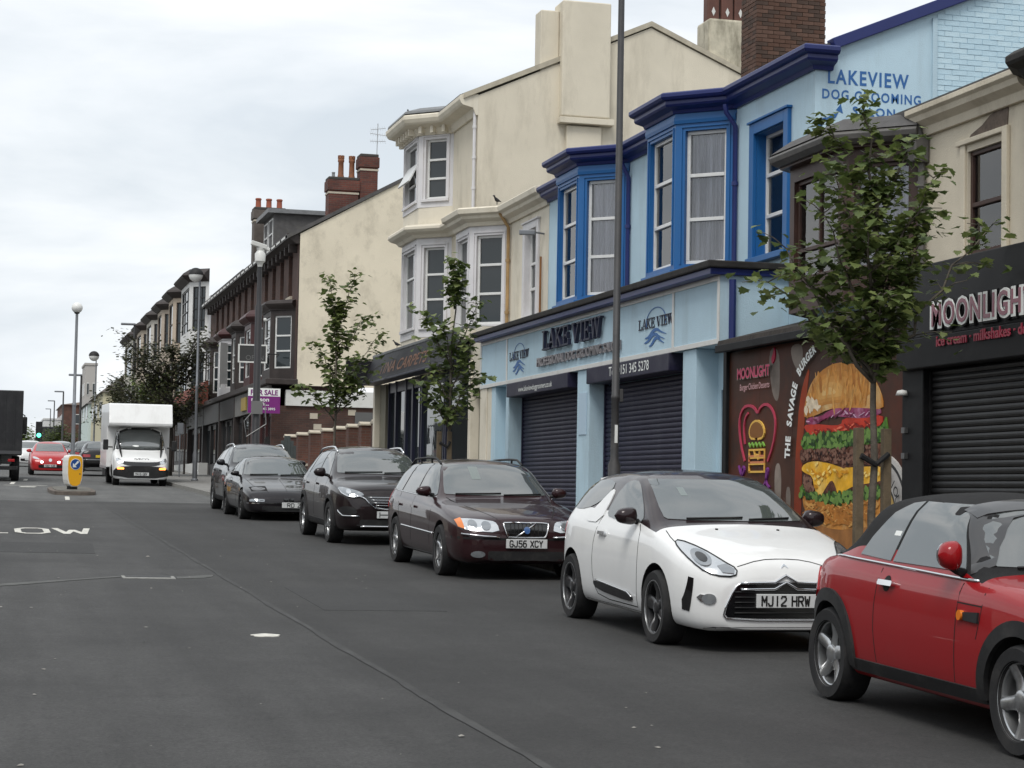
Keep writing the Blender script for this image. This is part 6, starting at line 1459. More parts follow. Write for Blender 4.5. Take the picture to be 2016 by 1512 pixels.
def car_red():
    P = paint('paint_red', (0.28, 0.006, 0.009), flake=.0, rough=.4)
    FAB = mat('soft_top_fabric', (0.010, 0.010, 0.011), rough=.95, bump=.5, bscale=240, var=.25, vscale=8)
    c = Car('parked_car', 'red convertible with black fabric roof, nearest car at the right edge', (6.24, 9.02, gz(9.02)), 0, dict(
        L=3.655, cabin=(1.17, 3.33), axles=(.66, 3.127), rw=.308, tw=.195, rimf=.70, paint=P, roofpaint=FAB, roofname='soft_top', crease=.5, arch=1.12, rb=.5,
        zt=[(0, .60), (.04, .74), (.12, .83), (.3, .89), (.6, .925), (1.0, .95), (1.18, .975), (1.4, 1.16), (1.62, 1.335), (1.75, 1.375), (2.2, 1.41), (2.65, 1.40), (2.85, 1.36), (3.1, 1.16), (3.3, .985), (3.45, .95), (3.58, .89), (3.655, .76)],
        zs=[(0, .56), (.1, .74), (.3, .81), (.7, .865), (1.1, .895), (2.0, .915), (3.0, .94), (3.4, .93), (3.6, .83), (3.655, .68)],
        w=[(0, .5), (.04, .6), (.12, .69), (.3, .77), (.66, .82), (1.2, .838), (2.4, .838), (3.1, .832), (3.4, .785), (3.55, .71), (3.655, .55)],
        wr=[(0, .38), (.4, .55), (1.1, .68), (1.65, .60), (2.5, .585), (3.0, .60), (3.35, .62), (3.655, .4)],
        q=[(0, .6), (1.1, .6), (1.35, .76), (1.62, .86), (2.8, .84), (3.2, .6), (3.655, .6)],
        zb=[(0, .24), (.15, .2), (.5, .19), (3.2, .19), (3.5, .25), (3.655, .36)]))
    c.wheels((5, .10, .075, .03), M_ALLOY)
    G = M_CGLASS
    c.patch('windscreen', smooth_poly([(-.60, .99), (.60, .99), (.63, 1.02), (.55, 1.29), (.5, 1.31), (-.5, 1.31), (-.55, 1.29), (-.63, 1.02)], 1), 'f', G, off=.006)
    FR = mat('windscreen_frame', (0.03, 0.03, 0.032), rough=.35, coat=.5)
    c.patch('windscreen_frame', stroke([(1.30, .97), (1.46, 1.13), (1.62, 1.29), (1.72, 1.335)], .075), 'l', FR, both=True, off=.012, thick=.03)
    c.patch('windscreen_header', [(-.56, 1.60), (.56, 1.60), (.56, 1.76), (-.56, 1.76)], 't', FR, off=.012, thick=.03)
    c.patch('side_window', smooth_poly([(1.40, .965), (1.44, .96), (2.30, .965), (2.27, 1.34), (1.78, 1.335), (1.66, 1.27)], 0), 'l', G, both=True, off=.007)
    c.patch('rear_quarter_window', smooth_poly([(2.335, .967), (2.78, .985), (2.72, 1.10), (2.58, 1.26), (2.44, 1.325), (2.305, 1.34)], 0), 'l', G, both=True, off=.007)
    c.patch('window_sticker', [(2.345, 1.12), (2.43, 1.12), (2.43, 1.15), (2.345, 1.15)], 'l', M_PAPER, off=.0085, step=.05)
    c.bead('belt_chrome', [(1.22, .915), (2.0, .935), (3.0, .958), (3.32, .955)], 'l', M_CHROME, r=.010, both=True)
    c.bead('belt_chrome', smooth_line([(-.62, 3.28), (-.5, 3.36), (0, 3.40), (.5, 3.36), (.62, 3.28)], 1), 't', M_CHROME, r=.010)
    for ya in c.sp['axles']: arch_trim(c, ya, .308, M_TRIM, w=.085, f=1.22)
    c.patch('sill_trim', [(1.0, .19), (2.79, .19), (2.79, .325), (1.0, .325)], 'l', M_TRIM, both=True, off=.012, thick=.03)
    c.line('door_gap', smooth_line([(1.36, .33), (1.345, .7), (1.35, .90)], 1), 'l', both=True, w=.008)
    c.line('door_gap', smooth_line([(2.40, .33), (2.44, .6), (2.40, .92)], 1), 'l', both=True, w=.008)
    c.line('wing_gap', [(1.06, .785), (1.35, .79)], 'l', both=True, w=.008)
    c.line('wing_gap', smooth_line([(1.10, .60), (1.06, .75), (1.07, .89)], 1), 'l', both=True, w=.007)
    c.patch('scuttle_vent', smooth_poly([(1.08, .69), (1.24, .695), (1.25, .74), (1.08, .75)], 0), 'l', M_TRIM, both=True, off=.014, thick=.02)
    c.patch('side_indicator', circle2(1.275, .72, .03, n=12), 'l', M_AMBER, both=True, off=.024, thick=.03, step=.03)
    c.patch('door_handle', rrect(2.16, 2.36, .815, .845, .013), 'l', M_CHROME, both=True, off=.032, thick=.035)
    c.patch('door_handle_cup', circle2(2.28, .83, .05, n=14), 'l', M_GAP, both=True, off=.002, thick=.01, step=.03)
    c.mirror(1.42, .955, P, ext=.17, sz=(.070, .075, .15), arm=.10)
    hd = circle2(.60, .70, .10, .105, 20)
    c.patch('headlight', hd, 'f', M_LAMP, off=.012, thick=.02, step=.04, both=True); 
    for sx in (-1, 1): c.bead('headlight_rim', [(sx * a, b) for a, b in hd], 'f', M_CHROME, r=.008, off=.012, closed=True)
    c.patch('grille', smooth_poly([(-.34, .66), (.34, .66), (.40, .56), (.32, .51), (-.32, .51), (-.40, .56)], 1), 'f', M_GLOSSBLK, off=.01)
    for i in range(3): c.bead('grille_bar', [(-.33, .545 + i * .04), (.33, .545 + i * .04)], 'f', M_CHROME, r=.008, off=.016)
    c.patch('lower_intake', [(-.45, .30), (.45, .30), (.42, .40), (-.42, .40)], 'f', M_TRIM, off=.008)
    c.plate('', .46)
    c.patch('tail_light', smooth_poly([(3.40, .66), (3.56, .66), (3.55, .86), (3.42, .86)], 1), 'l', M_REDLENS, both=True, off=.012)
    c.wipers(1.1, [((-.5, .985), (0, 1.0)), ((.05, .985), (.5, 1.0))])
    return c

def car_estate():
    P = paint('paint_dark_plum', (0.026, 0.009, 0.011), flake=.15, rough=.3)
    c = Car('parked_car', 'dark plum estate car with roof rails, parked behind the white hatchback', (6.41, 23.35, gz(23.35)), 0, dict(
        L=4.71, cabin=(1.40, 4.56), axles=(.92, 3.675), rw=.322, tw=.205, rimf=.68, paint=P, crease=.5, arch=1.13,
        zt=[(0, .60), (.04, .70), (.12, .765), (.4, .83), (.9, .905), (1.35, .965), (1.45, 1.0), (1.8, 1.22), (2.12, 1.395), (2.35, 1.445), (2.9, 1.465), (3.7, 1.45), (4.25, 1.41), (4.4, 1.35), (4.52, 1.15), (4.6, .98), (4.68, .85), (4.71, .6)],
        zs=[(0, .55), (.15, .69), (.6, .80), (1.3, .89), (2.5, .93), (4.2, .96), (4.6, .90), (4.71, .56)],
        w=[(0, .60), (.04, .70), (.15, .80), (.4, .868), (.92, .898), (3.8, .90), (4.3, .87), (4.6, .80), (4.71, .70)],
        wr=[(0, .45), (.5, .62), (1.3, .72), (2.15, .63), (3, .615), (4.3, .585), (4.71, .5)],
        q=[(0, .55), (1.35, .6), (1.7, .76), (2.15, .87), (4.3, .87), (4.71, .6)],
        zb=[(0, .25), (.15, .2), (.5, .2), (4.2, .2), (4.5, .27), (4.71, .38)]))
    c.wheels((6, .075, .06, .025), M_ALLOY)
    G = M_CGLASS
    c.patch('windscreen', smooth_poly([(-.66, 1.0), (.66, 1.0), (.685, 1.03), (.57, 1.37), (.5, 1.39), (-.5, 1.39), (-.57, 1.37), (-.685, 1.03)], 1), 'f', G, off=.006)
    c.patch('side_window', [(1.66, 1.0), (1.72, .975), (2.62, .985), (2.60, 1.385), (2.28, 1.375), (2.05, 1.27)], 'l', G, both=True, off=.006)
    c.patch('side_window', [(2.69, .987), (3.55, 1.0), (3.50, 1.385), (2.67, 1.39)], 'l', G, both=True, off=.006)
    c.patch('side_window', [(3.62, 1.003), (4.36, 1.03), (4.22, 1.33), (3.58, 1.38)], 'l', G, both=True, off=.006)
    # nose
    g = smooth_poly([(-.27, .70), (.27, .70), (.29, .68), (.245, .545), (.22, .53), (-.22, .53), (-.245, .545), (-.29, .68)], 1)
    c.patch('grille', g, 'f', M_GLOSSBLK, off=.012, thick=.03)
    for i in range(9): c.bead('grille_bar', [(-.20 + i * .05, .55), (-.20 + i * .05, .69)], 'f', M_TRIM, r=.006, off=.014)
    c.bead('grille_surround', g, 'f', M_CHROME, r=.011, off=.016, closed=True)
    c.bead('grille_slash', [(-.13, .545), (.12, .69)], 'f', M_CHROME, r=.010, off=.022)
    c.patch('badge', circle2(0, .615, .038, n=16), 'f', mat('badge_blue', (.05, .12, .3), rough=.2, coat=1), off=.034, thick=.02, step=.03)
    c.plate('GJ56 XCY', .455)
    hl = [(.34, .585), (.70, .60), (.80, .64), (.82, .72), (.78, .745), (.42, .725), (.36, .69)]
    hs = smooth_poly(hl, 1)
    c.patch('headlight', hs, 'f', M_LAMP, off=.010, thick=.02, step=.04, both=True)
    for sx in (-1, 1):
        c.patch('headlight_projector', circle2(sx * .66, .665, .055, n=16), 'f', M_LENS, off=.02, thick=.02, step=.03)
        c.patch('headlight_projector', circle2(sx * .50, .66, .058, .05, n=16), 'f', M_LENS, off=.02, thick=.02, step=.03)
        c.patch('indicator_lamp', [(sx * a, b) for a, b in ((.745, .62), (.80, .645), (.82, .72), (.765, .742))], 'f', M_AMBER, off=.020, thick=.025, step=.03)
        c.patch('fog_light', circle2(sx * .60, .32, .085, .04, n=16), 'f', M_LENS, off=.008, step=.03)
        c.bead('bumper_chrome', [(sx * .34, .532), (sx * .6, .545), (sx * .78, .562)], 'f', M_CHROME, r=.013, off=.012)
    c.patch('bumper_trim', [(-.86, .50), (.86, .50), (.86, .53), (.30, .52), (-.30, .52), (-.86, .53)], 'f', M_GAP, off=.004, step=.05)
    c.patch('lower_intake', rrect(-.48, .48, .25, .36, .03), 'f', M_TRIM, off=.006)
    c.line('bonnet_gap', smooth_line([(-.31, .71), (-.36, .76), (-.42, .80), (-.62, .90), (-.68, .97)], 1), 'f', both=True, w=.007)
    # flanks
    for y0 in (1.52, 2.66): c.line('door_gap', smooth_line([(y0, .30), (y0 - .02, .6), (y0, .95)], 1), 'l', both=True, w=.008)
    c.line('door_gap', smooth_line([(3.36, .55), (3.55, .80), (3.58, .98)], 1), 'l', both=True, w=.008)
    c.bead('side_moulding', [(1.28, .52), (3.28, .545)], 'l', M_CHROME, r=.009, both=True, off=.006)
    c.bead('belt_chrome', [(1.60, .965), (2.6, .972), (4.36, 1.01)], 'l', M_CHROME, r=.006, both=True)
    for y0 in (2.42, 3.38): c.patch('door_handle', rrect(y0, y0 + .2, .80, .83, .012), 'l', P, both=True, off=.03, thick=.035)
    c.patch('sill_trim', [(1.3, .20), (3.3, .20), (3.3, .25), (1.3, .25)], 'l', M_TRIM, both=True, off=.008)
    c.mirror(1.78, .99, P, ext=.22, sz=(.105, .075, .12))
    for sx in (-1, 1):
        pts = []
        for k in range(15):
            y = 2.35 + 1.85 * k / 14; h, n = c.cast('t', sx * .56, y); up = .055 * min(1, k / 2, (14 - k) / 2)
            pts.append(h + Vector((0, 0, .012 + up)))
        r = MB().tube(pts, .015, 8)
        for y in (2.9, 3.55):
            h, n = c.cast('t', sx * .56, y); r.tube([h, h + Vector((0, 0, .065))], .014, 6)
        r.build('roof_rail', M_TRIM, c.t, smooth=40, world=False)
    c.wipers(1.4, [((-.55, 1.005), (.05, 1.02)), ((.08, 1.0), (.6, 1.015))])
    c.patch('permit_card', [(-.27, 1.20), (-.15, 1.20), (-.15, 1.36), (-.27, 1.36)], 'f', M_CARD, off=.0075, step=.05)
    c.patch('tail_light', [(4.44, .75), (4.62, .75), (4.50, 1.25), (4.42, 1.3)], 'l', M_REDLENS, both=True, off=.01)
    return c

KADJAR = dict(L=4.449, cabin=(1.08, 4.2), axles=(.88, 3.526), rw=.345, tw=.215, rimf=.70, crease=.55, arch=1.13,
        zt=[(0, .70), (.03, .82), (.1, .92), (.25, .985), (.6, 1.04), (1.05, 1.10), (1.15, 1.14), (1.6, 1.40), (1.9, 1.53), (2.2, 1.585), (2.6, 1.60), (3.4, 1.575), (3.85, 1.52), (4.0, 1.45), (4.2, 1.2), (4.32, 1.05), (4.42, .9), (4.449, .7)],
        zs=[(0, .64), (.1, .84), (.4, .93), (1.0, 1.0), (2.0, 1.02), (3.4, 1.06), (4.0, 1.08), (4.3, 1.0), (4.449, .65)],
        w=[(0, .58), (.04, .69), (.15, .79), (.4, .875), (.88, .91), (2, .895), (3.5, .915), (3.9, .89), (4.25, .8), (4.449, .66)],
        wr=[(0, .45), (.5, .64), (1.1, .74), (1.9, .64), (2.6, .62), (3.8, .58), (4.449, .5)],
        q=[(0, .55), (1.05, .6), (1.4, .76), (1.9, .87), (3.9, .86), (4.449, .6)],
        zb=[(0, .30), (.15, .24), (.5, .22), (3.8, .22), (4.2, .3), (4.449, .42)])
def suv_common(c, rails=True):
    G = M_CGLASS
    c.patch('windscreen', smooth_poly([(-.68, 1.14), (.68, 1.14), (.70, 1.17), (.58, 1.50), (.5, 1.52), (-.5, 1.52), (-.58, 1.50), (-.70, 1.17)], 1), 'f', G, off=.006)
    c.patch('side_window', [(1.50, 1.11), (1.58, 1.075), (2.46, 1.085), (2.44, 1.50), (2.1, 1.495), (1.82, 1.38)], 'l', G, both=True, off=.006)
    c.patch('side_window', [(2.53, 1.09), (3.36, 1.115), (3.28, 1.49), (2.51, 1.50)], 'l', G, both=True, off=.006)
    c.patch('rear_quarter_window', [(3.43, 1.12), (3.92, 1.17), (3.80, 1.40), (3.36, 1.485)], 'l', G, both=True, off=.006)
    for ya in c.sp['axles']: arch_trim(c, ya, c.sp['rw'], M_TRIM, w=.06, f=1.19)
    c.patch('sill_trim', [(1.28, .22), (3.14, .22), (3.14, .38), (1.28, .36)], 'l', M_TRIM, both=True, off=.012, thick=.03)
    for y0 in (1.42, 2.50): c.line('door_gap', smooth_line([(y0, .36), (y0 - .03, .7), (y0 + .02, 1.06)], 1), 'l', both=True, w=.008)
    c.line('door_gap', smooth_line([(3.25, .6), (3.42, .85), (3.40, 1.1)], 1), 'l', both=True, w=.008)
    for y0 in (2.26, 3.18): c.patch('door_handle', rrect(y0, y0 + .19, .93, .96, .012), 'l', c.sp['paint'], both=True, off=.03, thick=.035)
    if rails:
        for sx in (-1, 1):
            pts = []
            for k in range(15):
                y = 2.0 + 1.85 * k / 14; h, n = c.cast('t', sx * .575, y); pts.append(h + Vector((0, 0, .01 + .05 * min(1, k / 2, (14 - k) / 2))))
            MB().tube(pts, .017, 8).build('roof_rail', M_CHROME, c.t, smooth=True, world=False)
    c.wipers(1.1, [((-.58, 1.15), (.05, 1.165)), ((.08, 1.15), (.6, 1.165))])
    c.patch('tail_light', [(4.12, .85), (4.34, .85), (4.25, 1.05), (4.10, 1.0)], 'l', M_REDLENS, both=True, off=.01)
def car_crossover():
    P = paint('paint_dark_brown', (0.014, 0.009, 0.010), flake=.1, rough=.3)
    c = Car('parked_car', 'dark brown crossover with silver roof rails, behind the plum estate', (6.35, 31.32, gz(31.32)), 0, dict(KADJAR, paint=P))
    c.wheels((5, .09, .07, .03), M_ALLOY); suv_common(c)
    g = [(-.42, .80), (.42, .80), (.47, .77), (.40, .70), (.26, .60), (-.26, .60), (-.40, .70), (-.47, .77)]
    c.patch('grille', g, 'f', M_GLOSSBLK, off=.008)
    for i in range(4): c.bead('grille_bar', [(-.40 + i * .04, .775 - i * .042), (.40 - i * .04, .775 - i * .042)], 'f', M_CHROME, r=.006, off=.014)
    c.bead('grille_chrome', smooth_line([(-.60, .80), (-.46, .765), (-.40, .69), (-.26, .59), (.26, .59), (.40, .69), (.46, .765), (.60, .80)], 1), 'f', M_CHROME, r=.013, off=.014)
    c.patch('badge', [(0, .84), (.055, .76), (0, .66), (-.055, .76)], 'f', M_CHROME, off=.03, thick=.03, step=.03)
    hl = smooth_poly([(.46, .80), (.62, .775), (.80, .82), (.835, .90), (.80, .935), (.66, .90), (.50, .855)], 1)
    c.patch('headlight', hl, 'f', M_LENS, off=.010, thick=.02, step=.04, both=True)
    for sx in (-1, 1):
        c.bead('daylight_strip', [(sx * .48, .795), (sx * .63, .77), (sx * .72, .785), (sx * .79, .83), (sx * .815, .89)], 'f', M_CHROME, r=.013, off=.016)
        c.patch('headlight_projector', circle2(sx * .70, .855, .035, n=14), 'f', M_LAMP, off=.02, step=.03)
        c.patch('fog_lamp_pod', [(sx * a, b) for a, b in smooth_poly([(.56, .50), (.80, .50), (.84, .56), (.80, .63), (.62, .62)], 1)], 'f', M_TRIM, off=.008, step=.04)
        c.bead('fog_lamp_chrome', [(sx * .54, .475), (sx * .78, .475), (sx * .83, .53), (sx * .84, .56)], 'f', M_CHROME, r=.013, off=.012)
    c.plate('HN', .50); 
    c.patch('lower_intake', [(-.58, .32), (.58, .32), (.52, .42), (-.52, .42)], 'f', M_TRIM, off=.006)
    c.bead('skid_plate', [(-.52, .31), (.52, .31)], 'f', M_CHROME, r=.018, off=.012)
    c.line('bonnet_gap', [(-.5, .88), (-.2, .90), (.2, .90), (.5, .88)], 'f', w=.006)
    c.mirror(1.62, 1.10, P, ext=.24, sz=(.105, .08, .14))
    return c
def car_suv():
    P = paint('paint_dark_grey', (0.014, 0.014, 0.017), flake=.1, rough=.3)
    c = Car('parked_car', 'dark grey sport utility car with roof rails, farthest of the parked row', (6.17, 44.35, gz(44.35)), 0, dict(KADJAR, paint=P))
    c.wheels((5, .09, .07, .03), M_ALLOY); suv_common(c)
    c.patch('grille', [(-.36, .80), (.36, .80), (.34, .62), (-.34, .62)], 'f', M_GLOSSBLK, off=.008)
    c.patch('headlight', smooth_poly([(.42, .76), (.80, .80), (.83, .90), (.78, .93), (.46, .87)], 1), 'f', M_LAMP, off=.010, thick=.02, step=.04, both=True)
    c.plate('', .5); c.mirror(1.62, 1.10, P, ext=.24, sz=(.105, .08, .13))
    return c
def car_coupe():
    P = paint('paint_black_coupe', (0.011, 0.009, 0.011), flake=.1, rough=.28)
    c = Car('parked_car', 'low black coupe with pop-up headlights, between the crossover and the grey sport utility car', (6.07, 40.8, gz(40.8)), 0, dict(
        L=4.70, cabin=(1.52, 4.1), axles=(.88, 3.5), rw=.315, tw=.225, rimf=.70, paint=P, crease=.5, arch=1.12,
        zt=[(0, .46), (.05, .54), (.2, .63), (.6, .72), (1.2, .82), (1.5, .875), (1.6, .91), (2.0, 1.10), (2.35, 1.26), (2.65, 1.325), (3.0, 1.34), (3.4, 1.30), (3.9, 1.14), (4.2, 1.0), (4.5, .95), (4.66, .86), (4.70, .62)],
        zs=[(0, .42), (.2, .57), (.8, .70), (1.5, .79), (3, .84), (4.2, .87), (4.6, .82), (4.70, .55)],
        w=[(0, .66), (.04, .74), (.15, .82), (.4, .875), (.88, .905), (2.4, .90), (3.5, .92), (4.2, .88), (4.55, .80), (4.70, .68)],
        wr=[(0, .5), (.5, .66), (1.5, .74), (2.35, .63), (3.0, .60), (3.9, .58), (4.70, .5)],
        q=[(0, .5), (1.5, .6), (1.9, .76), (2.35, .87), (3.6, .84), (4.70, .6)],
        zb=[(0, .2), (.15, .17), (.5, .16), (4.1, .17), (4.5, .25), (4.70, .36)]))
    c.wheels((7, .06, .05, .02), M_ALLOYDARK)
    G = M_CGLASS
    c.patch('windscreen', smooth_poly([(-.70, .92), (.70, .92), (.72, .945), (.58, 1.245), (.5, 1.26), (-.5, 1.26), (-.58, 1.245), (-.72, .945)], 1), 'f', G, off=.006)
    c.patch('side_window', [(1.85, .91), (1.95, .885), (2.95, .89), (2.93, 1.26), (2.6, 1.25), (2.3, 1.13)], 'l', G, both=True, off=.006)
    c.patch('rear_quarter_window', [(3.0, .895), (3.85, .93), (3.55, 1.13), (3.0, 1.265)], 'l', G, both=True, off=.006)
    for sx in (-1, 1):
        c.line('popup_lid', [(sx * .42, .22), (sx * .74, .28), (sx * .76, .62), (sx * .42, .60), (sx * .42, .22)], 't', w=.010)
        c.patch('side_lamp', rrect(min(sx * .50, sx * .80), max(sx * .50, sx * .80), .40, .45, .015), 'f', M_LENS, off=.008, step=.04)
    c.line('bonnet_gap', [(-.72, 1.5), (-.66, .7), (-.40, .14)], 't', w=.008, both=True)
    c.line('bonnet_crease', [(-.02, .15), (-.02, 1.45)], 't', w=.006)
    c.patch('bumper_strip', [(-.84, .355), (.84, .355), (.84, .375), (-.84, .375)], 'f', M_CHROME, off=.008, step=.05)
    c.patch('lower_intake', rrect(-.55, .55, .20, .31, .03), 'f', M_TRIM, off=.006)
    for x in (-.06, .06): c.patch('grille', rrect(x - .05, x + .05, .415, .475, .015), 'f', M_GLOSSBLK, off=.008, step=.03)
    c.plate('RD Z', .335, x=.12, tw=.3)
    for y0 in (1.72, 2.98): c.line('door_gap', smooth_line([(y0, .26), (y0 - .02, .6), (y0 + .03, .86)], 1), 'l', both=True, w=.008)
    c.patch('door_handle', rrect(2.72, 2.9, .76, .785, .01), 'l', P, both=True, off=.02, thick=.03)
    c.mirror(1.95, .90, P, ext=.2, sz=(.10, .07, .10))
    c.wipers(1.5, [((-.6, .925), (.0, .94)), ((.05, .925), (.6, .94))])
    c.patch('tail_light', [(4.45, .68), (4.63, .68), (4.60, .82), (4.45, .84)], 'l', M_REDLENS, both=True, off=.01)
    return c

HATCH = dict(L=3.95, cabin=(1.0, 3.75), axles=(.80, 3.29), rw=.305, tw=.19, rimf=.68, crease=.52, arch=1.12, ns=50,
        zt=[(0, .58), (.04, .68), (.15, .80), (.4, .89), (.95, 1.0), (1.05, 1.03), (1.5, 1.27), (1.8, 1.39), (2.1, 1.45), (2.5, 1.46), (3.2, 1.42), (3.5, 1.36), (3.65, 1.2), (3.8, 1.0), (3.92, .85), (3.95, .6)],
        zs=[(0, .54), (.15, .70), (.5, .83), (1.0, .92), (2.5, .97), (3.5, 1.0), (3.85, .9), (3.95, .56)],
        w=[(0, .55), (.05, .67), (.15, .75), (.4, .83), (.8, .86), (3.2, .86), (3.6, .80), (3.95, .6)],
        wr=[(0, .42), (.4, .6), (1.0, .69), (1.8, .60), (3.3, .56), (3.95, .45)],
        q=[(0, .6), (1.0, .6), (1.4, .76), (1.8, .87), (3.4, .85), (3.95, .6)],
        zb=[(0, .24), (.2, .19), (3.4, .19), (3.95, .36)])
SALOON = dict(L=4.5, cabin=(1.45, 3.95), axles=(.82, 3.55), rw=.31, tw=.19, rimf=.66, crease=.5, arch=1.12, ns=50,
        zt=[(0, .60), (.04, .74), (.15, .82), (.5, .88), (1.4, .95), (1.5, .98), (1.9, 1.22), (2.15, 1.35), (2.4, 1.385), (3.0, 1.385), (3.35, 1.33), (3.9, .99), (4.0, .97), (4.4, .94), (4.47, .86), (4.5, .6)],
        zs=[(0, .56), (.1, .72), (.5, .80), (1.4, .87), (3.9, .90), (4.42, .86), (4.5, .56)],
        w=[(0, .66), (.05, .76), (.2, .81), (.6, .84), (3.9, .84), (4.35, .80), (4.46, .74), (4.5, .66)],
        wr=[(0, .55), (.5, .66), (1.4, .69), (2.2, .58), (3.3, .57), (3.9, .66), (4.5, .55)],
        q=[(0, .6), (1.4, .6), (1.8, .78), (2.2, .88), (3.4, .86), (3.95, .6), (4.5, .6)],
        zb=[(0, .26), (.2, .2), (4.1, .2), (4.5, .34)])
def far_car(name, label, x, y, spec, P, yaw=0, lights=None, plate=None, rear=False):
    c = Car(name, label, (x, y, gz(y)), yaw, dict(spec, paint=P)); hatch = spec is HATCH
    c.wheels((5, .09, .07, .03), M_ALLOY)
    G = M_CGLASS
    zb, zt_ = (1.03, 1.37) if hatch else (.985, 1.32)
    c.patch('windscreen', [(-.62, zb), (.62, zb), (.53, zt_), (-.53, zt_)], 'f', G, off=.006)
    c.patch('rear_window', [(-.56, zb + .04), (.56, zb + .04), (.48, zt_ - .02), (-.48, zt_ - .02)], 'r', G, off=.006)
    a = 1.4 if hatch else 1.78
    c.patch('side_window', [(a, 1.0 if hatch else .935), (2.3, 1.0 if hatch else .935), (2.28, zt_ - .03), (2.05, zt_ - .04)], 'l', G, both=True, off=.006)
    c.patch('side_window', [(2.38, 1.0 if hatch else .935), (3.3, 1.02 if hatch else .945), (3.05, zt_ - .04), (2.36, zt_ - .03)], 'l', G, both=True, off=.006)
    if rear:
        c.patch('tail_light', rrect(.44, .76, .62, .74, .02), 'r', M_REDLENS, both=True, off=.01, step=.05)
        c.patch('boot_trim', [(-.74, .50), (.74, .50), (.74, .53), (-.74, .53)], 'r', M_CHROME, off=.01, step=.08)
        c.plate(None, .66, ax='r', m=M_PLATEY, w=.42)
        c.patch('lower_bumper', [(-.72, .30), (.72, .30), (.74, .48), (-.74, .48)], 'r', M_TRIM, off=.012, step=.08)
    else:
        c.patch('headlight', smooth_poly([(.40, .68), (.70, .70), (.76, .80), (.62, .80)], 1), 'f', lights or M_LAMP, off=.012, thick=.02, step=.05, both=True)
        c.patch('lower_intake', rrect(-.5, .5, .32, .46, .04), 'f', M_GLOSSBLK, off=.008)
        c.plate(plate or '', .42)
        c.patch('badge', circle2(0, .66, .07, n=10), 'f', M_CHROME, off=.012, step=.05)
    c.mirror(1.5 if hatch else 1.85, 1.0 if hatch else .95, P, ext=.2, sz=(.11, .08, .14))
    return c
def traffic():
    LIT = mat('headlamp_lit', (1, .9, .95), rough=.2, emit=(1.0, .82, .88), estr=3.0)
    c = far_car('car', 'red hatchback with lit front lamps, driving towards the keep-left bollard', 2.62, 87.3, HATCH, paint('paint_bright_red', (0.42, 0.02, 0.022)), plate='YD61 KXB')
    for sx in (-.36, .36): c.patch('fog_light', circle2(sx, .575, .065, .05, n=12), 'f', LIT, off=.014, step=.04)
    far_car('car', 'small white car driving just behind the red hatchback', 2.25, 112, HATCH, paint('paint_white_far', (.66, .66, .66)))
    far_car('car', 'pale grey car following behind the red hatchback, half hidden by the bollard lamp post', 4.1, 116, HATCH, paint('paint_silver', (.42, .45, .46), .3))
    far_car('car', 'dark saloon seen from behind with a yellow number plate, beside the white box van', 4.75, 87.5, SALOON, paint('paint_black_far', (.015, .015, .017)), rear=True, yaw=math.pi).t.location = (4.75, 92, gz(92))
    far_car('car', 'dark grey saloon in front of the yellow-plated saloon, beyond the box van', 5.0, 106, SALOON, paint('paint_slate_far', (.05, .055, .06)), rear=True, yaw=math.pi).t.location = (4.9, 106, gz(106))

